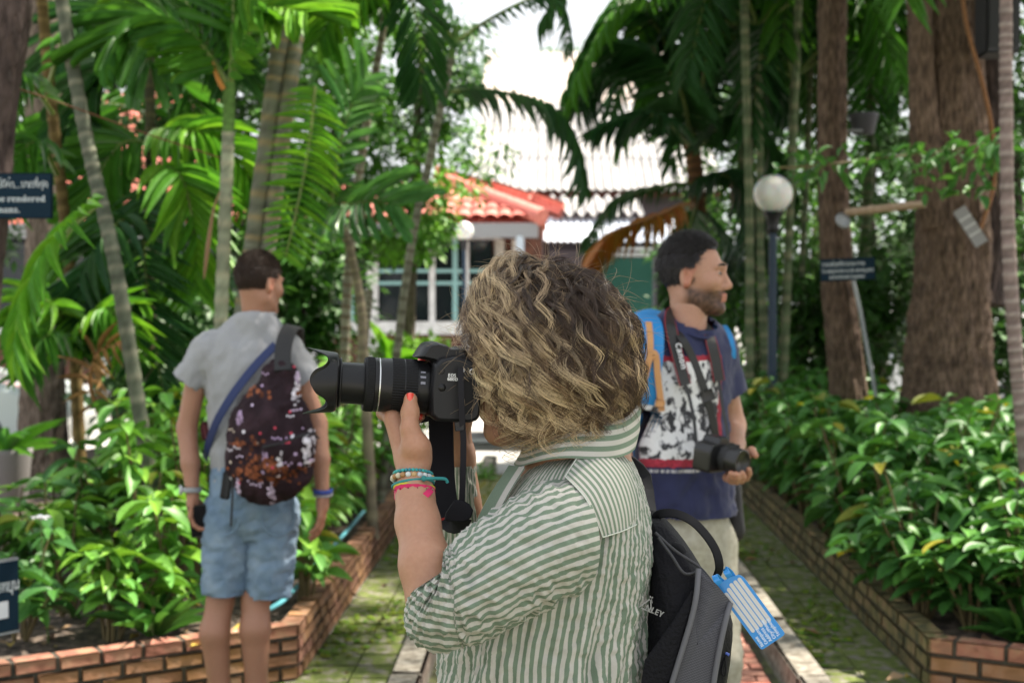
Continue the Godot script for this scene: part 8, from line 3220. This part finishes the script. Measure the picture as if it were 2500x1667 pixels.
	for q in [k1, k2 + Vector3(0.03, 0, 0.02)]:
		mb = MB.new()
		var sf := Field.new(Vector3(q.x - 0.2, -0.02, q.z - 0.2), Vector3(q.x + 0.24, 0.14, q.z + 0.24), 0.014)
		sf.bone(Vector3(q.x, 0.05, q.z), 0.046, Vector3(q.x, 0.04, q.z) + fwd * 0.15, 0.04, 0.02)
		sf.mesh_into(mb)
		part("shoe", mb, smat(lin(0.12, 0.08, 0.05), 0.7), t)
	# --- camera at his chest
	var o := P(1744, 1110, 4.07)
	var A := Vector3(0.72, -0.14, 0.68).normalized()
	var U := (Vector3.UP - A * A.y).normalized()
	var S := A.cross(U)
	var cb := Basis(S, U, A)
	var blk := smat(lin(0.01, 0.01, 0.011), 0.35)
	var rub := smat(lin(0.009, 0.009, 0.01), 0.6)
	var cm := thing("neck_camera", "black camera hanging on the bearded man's neck strap, lens in his hand", "camera", o)
	mb = MB.new()
	var poly := [Vector2(-62, -45), Vector2(62, -45), Vector2(64, 20), Vector2(52, 36), Vector2(26, 40), Vector2(18, 56), Vector2(-18, 56), Vector2(-26, 40), Vector2(-56, 36), Vector2(-64, 24)]
	extrude(mb, poly, o, cb, 0.001, [[0.03, 0.9], [0.026, 0.98], [-0.026, 0.98], [-0.03, 0.9]])
	part("body", mb, blk, cm)
	mb = MB.new()
	mb.tube([o + cb * Vector3(-0.048, 0.032, 0.032), o + cb * Vector3(-0.05, -0.04, 0.03)], [0.016, 0.018], 10)
	part("grip", mb, rub, cm)
	mb = MB.new()
	mb.lathe(o, A, [[0.028, 0.034], [0.034, 0.034], [0.035, 0.036], [0.06, 0.036], [0.061, 0.034], [0.066, 0.034], [0.067, 0.0365], [0.098, 0.0365], [0.1, 0.034], [0.1, 0.03], [0.09, 0.026], [0.088, 0.0]], 30)
	var ln := part("lens", mb, blk, cm)
	mb = MB.new()
	ribbed(mb, o, A, 0.04, 0.058, 0.0372, 0.0006, 50)
	part("zoom_ring", mb, rub, ln)
	mb = MB.new()
	mb.lathe(o + cb * Vector3(-0.04, 0.04, 0.0), U, [[0, 0.01], [0.006, 0.01], [0.007, 0.008], [0.007, 0]], 16)
	part("mode_dial", mb, blk, cm)
	# neck strap: wide padded sides with red edges, thin webbing below
	var sm := smat(lin(0.011, 0.011, 0.012), 0.55)
	var rd := smat(lin(0.22, 0.01, 0.02), 0.7)
	var paths := [[[1660, 772, 4.38], [1640, 765, 4.28], [1637, 790, 4.2], [1645, 830, 4.185], [1658, 880, 4.175], [1674, 940, 4.17]], [[1690, 775, 4.4], [1724, 790, 4.33], [1736, 830, 4.24], [1748, 880, 4.23], [1756, 930, 4.23]]]
	var st: MeshInstance3D
	for k in 2:
		mb = MB.new()
		var pp := spline(PP(paths[k]), 26)
		band(mb, pp, 0.036, 0.004, Vector3(0.35, 0.3, 0.9))
		var sp := part("neck_strap", mb, sm, cm)
		if k == 0:
			st = sp
		for s in [-1.0, 1.0]:
			mb = MB.new()
			var ed := []
			for i in pp.size():
				var d: Vector3 = (pp[mini(i + 1, 25)] - pp[maxi(i - 1, 0)]).normalized()
				ed.append(pp[i] + d.cross(Vector3(0.35, 0.3, 0.9)).normalized() * 0.018 * s + Vector3(0, 0, 0.001))
			mb.tube(ed, 0.0018, 5)
			part("red_edge", mb, rd, sp)
	for q in [[[1674, 940, 4.17], [1682, 965, 4.165], [1694, 1020, 4.13], [1700, 1078, 4.1]], [[1756, 930, 4.23], [1764, 990, 4.21], [1776, 1050, 4.15], [1778, 1085, 4.1]]]:
		mb = MB.new()
		band(mb, spline(PP(q), 14), 0.011, 0.002, Vector3(0.3, 0.1, 0.9))
		part("webbing", mb, sm, cm)
	var d0 := (P(1661, 892, 4.17) - P(1649, 845, 4.18)).normalized()
	var nx := Vector3(0.35, 0.3, 0.9)
	nx = (nx - d0 * nx.dot(d0)).normalized()
	var tb := Basis(d0, nx.cross(d0), nx)
	inst("lettering", text("Canon", 0.026), smat(lin(0.6, 0.6, 0.62), 0.6), cm, cm.transform.affine_inverse() * Transform3D(tb, P(1651, 838, 4.178) - tb.y * 0.012 + nx * 0.004))
	# --- cross-body bag
	var cbag := thing("black_shoulder_bag", "black bag on a cross-body strap at the bearded man's hip", "bag", P(1790, 1260, 4.4))
	mb = MB.new()
	var bg := Field.new(P(1750, 1340, 4.42) - Vector3(0.03, 0.02, 0.14), P(1835, 1130, 4.42) + Vector3(0.03, 0.02, 0.14), 0.009)
	bg.bone(P(1786, 1190, 4.43), 0.035, P(1790, 1290, 4.43), 0.045, 0.02, Vector3(0.83, 0, -0.55), 1.4)
	bg.bone(P(1786, 1200, 4.5), 0.035, P(1790, 1285, 4.5), 0.045, 0.03, Vector3(0.83, 0, -0.55), 1.4)
	bg.mesh_into(mb)
	part("pouch", mb, tmat(ntex(621, 0.2, [lin(0.008, 0.008, 0.01), lin(0.018, 0.016, 0.02)], [0.3, 0.7], 256), 12, 0.7), cbag)
	mb = MB.new()
	band(mb, spline(PP([[1640, 830, 4.36], [1645, 800, 4.26], [1665, 825, zf(1665) - 0.015], [1690, 870, zf(1690) - 0.02], [1715, 935, zf(1715) - 0.03], [1735, 1000, zf(1735) - 0.03], [1752, 1080, zf(1752) - 0.02], [1775, 1150, 4.33], [1786, 1190, 4.4]]), 40), 0.026, 0.003, Vector3(0.4, 0.2, 0.9))
	part("strap", mb, sm, cbag)
	mb = MB.new()
	mb.box(P(1728, 966, zf(1728) - 0.036), Vector3(0.04, 0.036, 0.008), Basis(Vector3.BACK, 0.35), 0.003)
	part("buckle", mb, blk, cbag)
	# --- blue backpack on his back, tan leather straps in front
	var bp := thing("blue_backpack", "bright blue backpack with tan leather straps worn by the bearded man", "backpack", P(1680, 1150, 4.5))
	var blue := smat(lin(0.01, 0.2, 0.5), 0.6)
	var bb := Field.new(P(1500, 1190, 4.52) - Vector3(0.06, 0.03, 0.2), P(1830, 760, 4.52) + Vector3(0.06, 0.03, 0.2), 0.013)
	var bc := P(1680, 960, 4.32) - fwd * 0.19
	bb.bone(bc + Vector3(0, 0.14, 0), 0.115, bc + Vector3(0, -0.16, 0), 0.135, 0.03, fwd, 1.6)
	mb = MB.new()
	bb.mesh_into(mb)
	part("main_pouch", mb, blue, bp)
	for q in [[[1560, 800, 4.36], [1572, 775, 4.28], [1590, 785, 4.2], [1596, 830, 4.15], [1590, 900, 4.13], [1572, 985, 4.15]], [[1740, 798, 4.42], [1755, 800, 4.36], [1768, 830, 4.31], [1778, 880, 4.32], [1780, 920, 4.38]]]:
		mb = MB.new()
		band(mb, spline(PP(q), 24), 0.062, 0.012, Vector3(0.2, 0.5, 0.9))
		part("shoulder_strap", mb, blue, bp)
	var tan_ := smat(lin(0.5, 0.25, 0.1), 0.7)
	for q in [[[1584, 786, 4.18], [1588, 830, 4.135], [1586, 870, 4.12], [1576, 915, 4.115], [1564, 950, 4.12]], [[1588, 860, 4.118], [1602, 870, 4.115], [1606, 915, 4.12], [1612, 965, 4.13], [1616, 1004, 4.135]], [[1566, 945, 4.12], [1578, 900, 4.112], [1594, 862, 4.11], [1604, 872, 4.112]]]:
		mb = MB.new()
		band(mb, spline(PP(q), 18), 0.019, 0.004, Vector3(0.1, 0.1, 1))
		part("leather_strap", mb, tan_, bp)
	mb = MB.new()
	mb.box(P(1612, 985, 4.12), Vector3(0.028, 0.022, 0.008), Basis(Vector3.BACK, -0.1), 0.003)
	part("leather_tab", mb, tan_, bp)


func _ready() -> void:
	rng.seed = 7
	set_view()
	build_ground()
	prepare_leaves()
	build_hedges()
	build_tufts()
	build_palms()
	build_trees()
	build_house()
	build_signs()
	build_small()
	build_woman()
	build_dslr()
	build_bracelets()
	build_womans_bag()
	build_left_man()
	build_right_man()
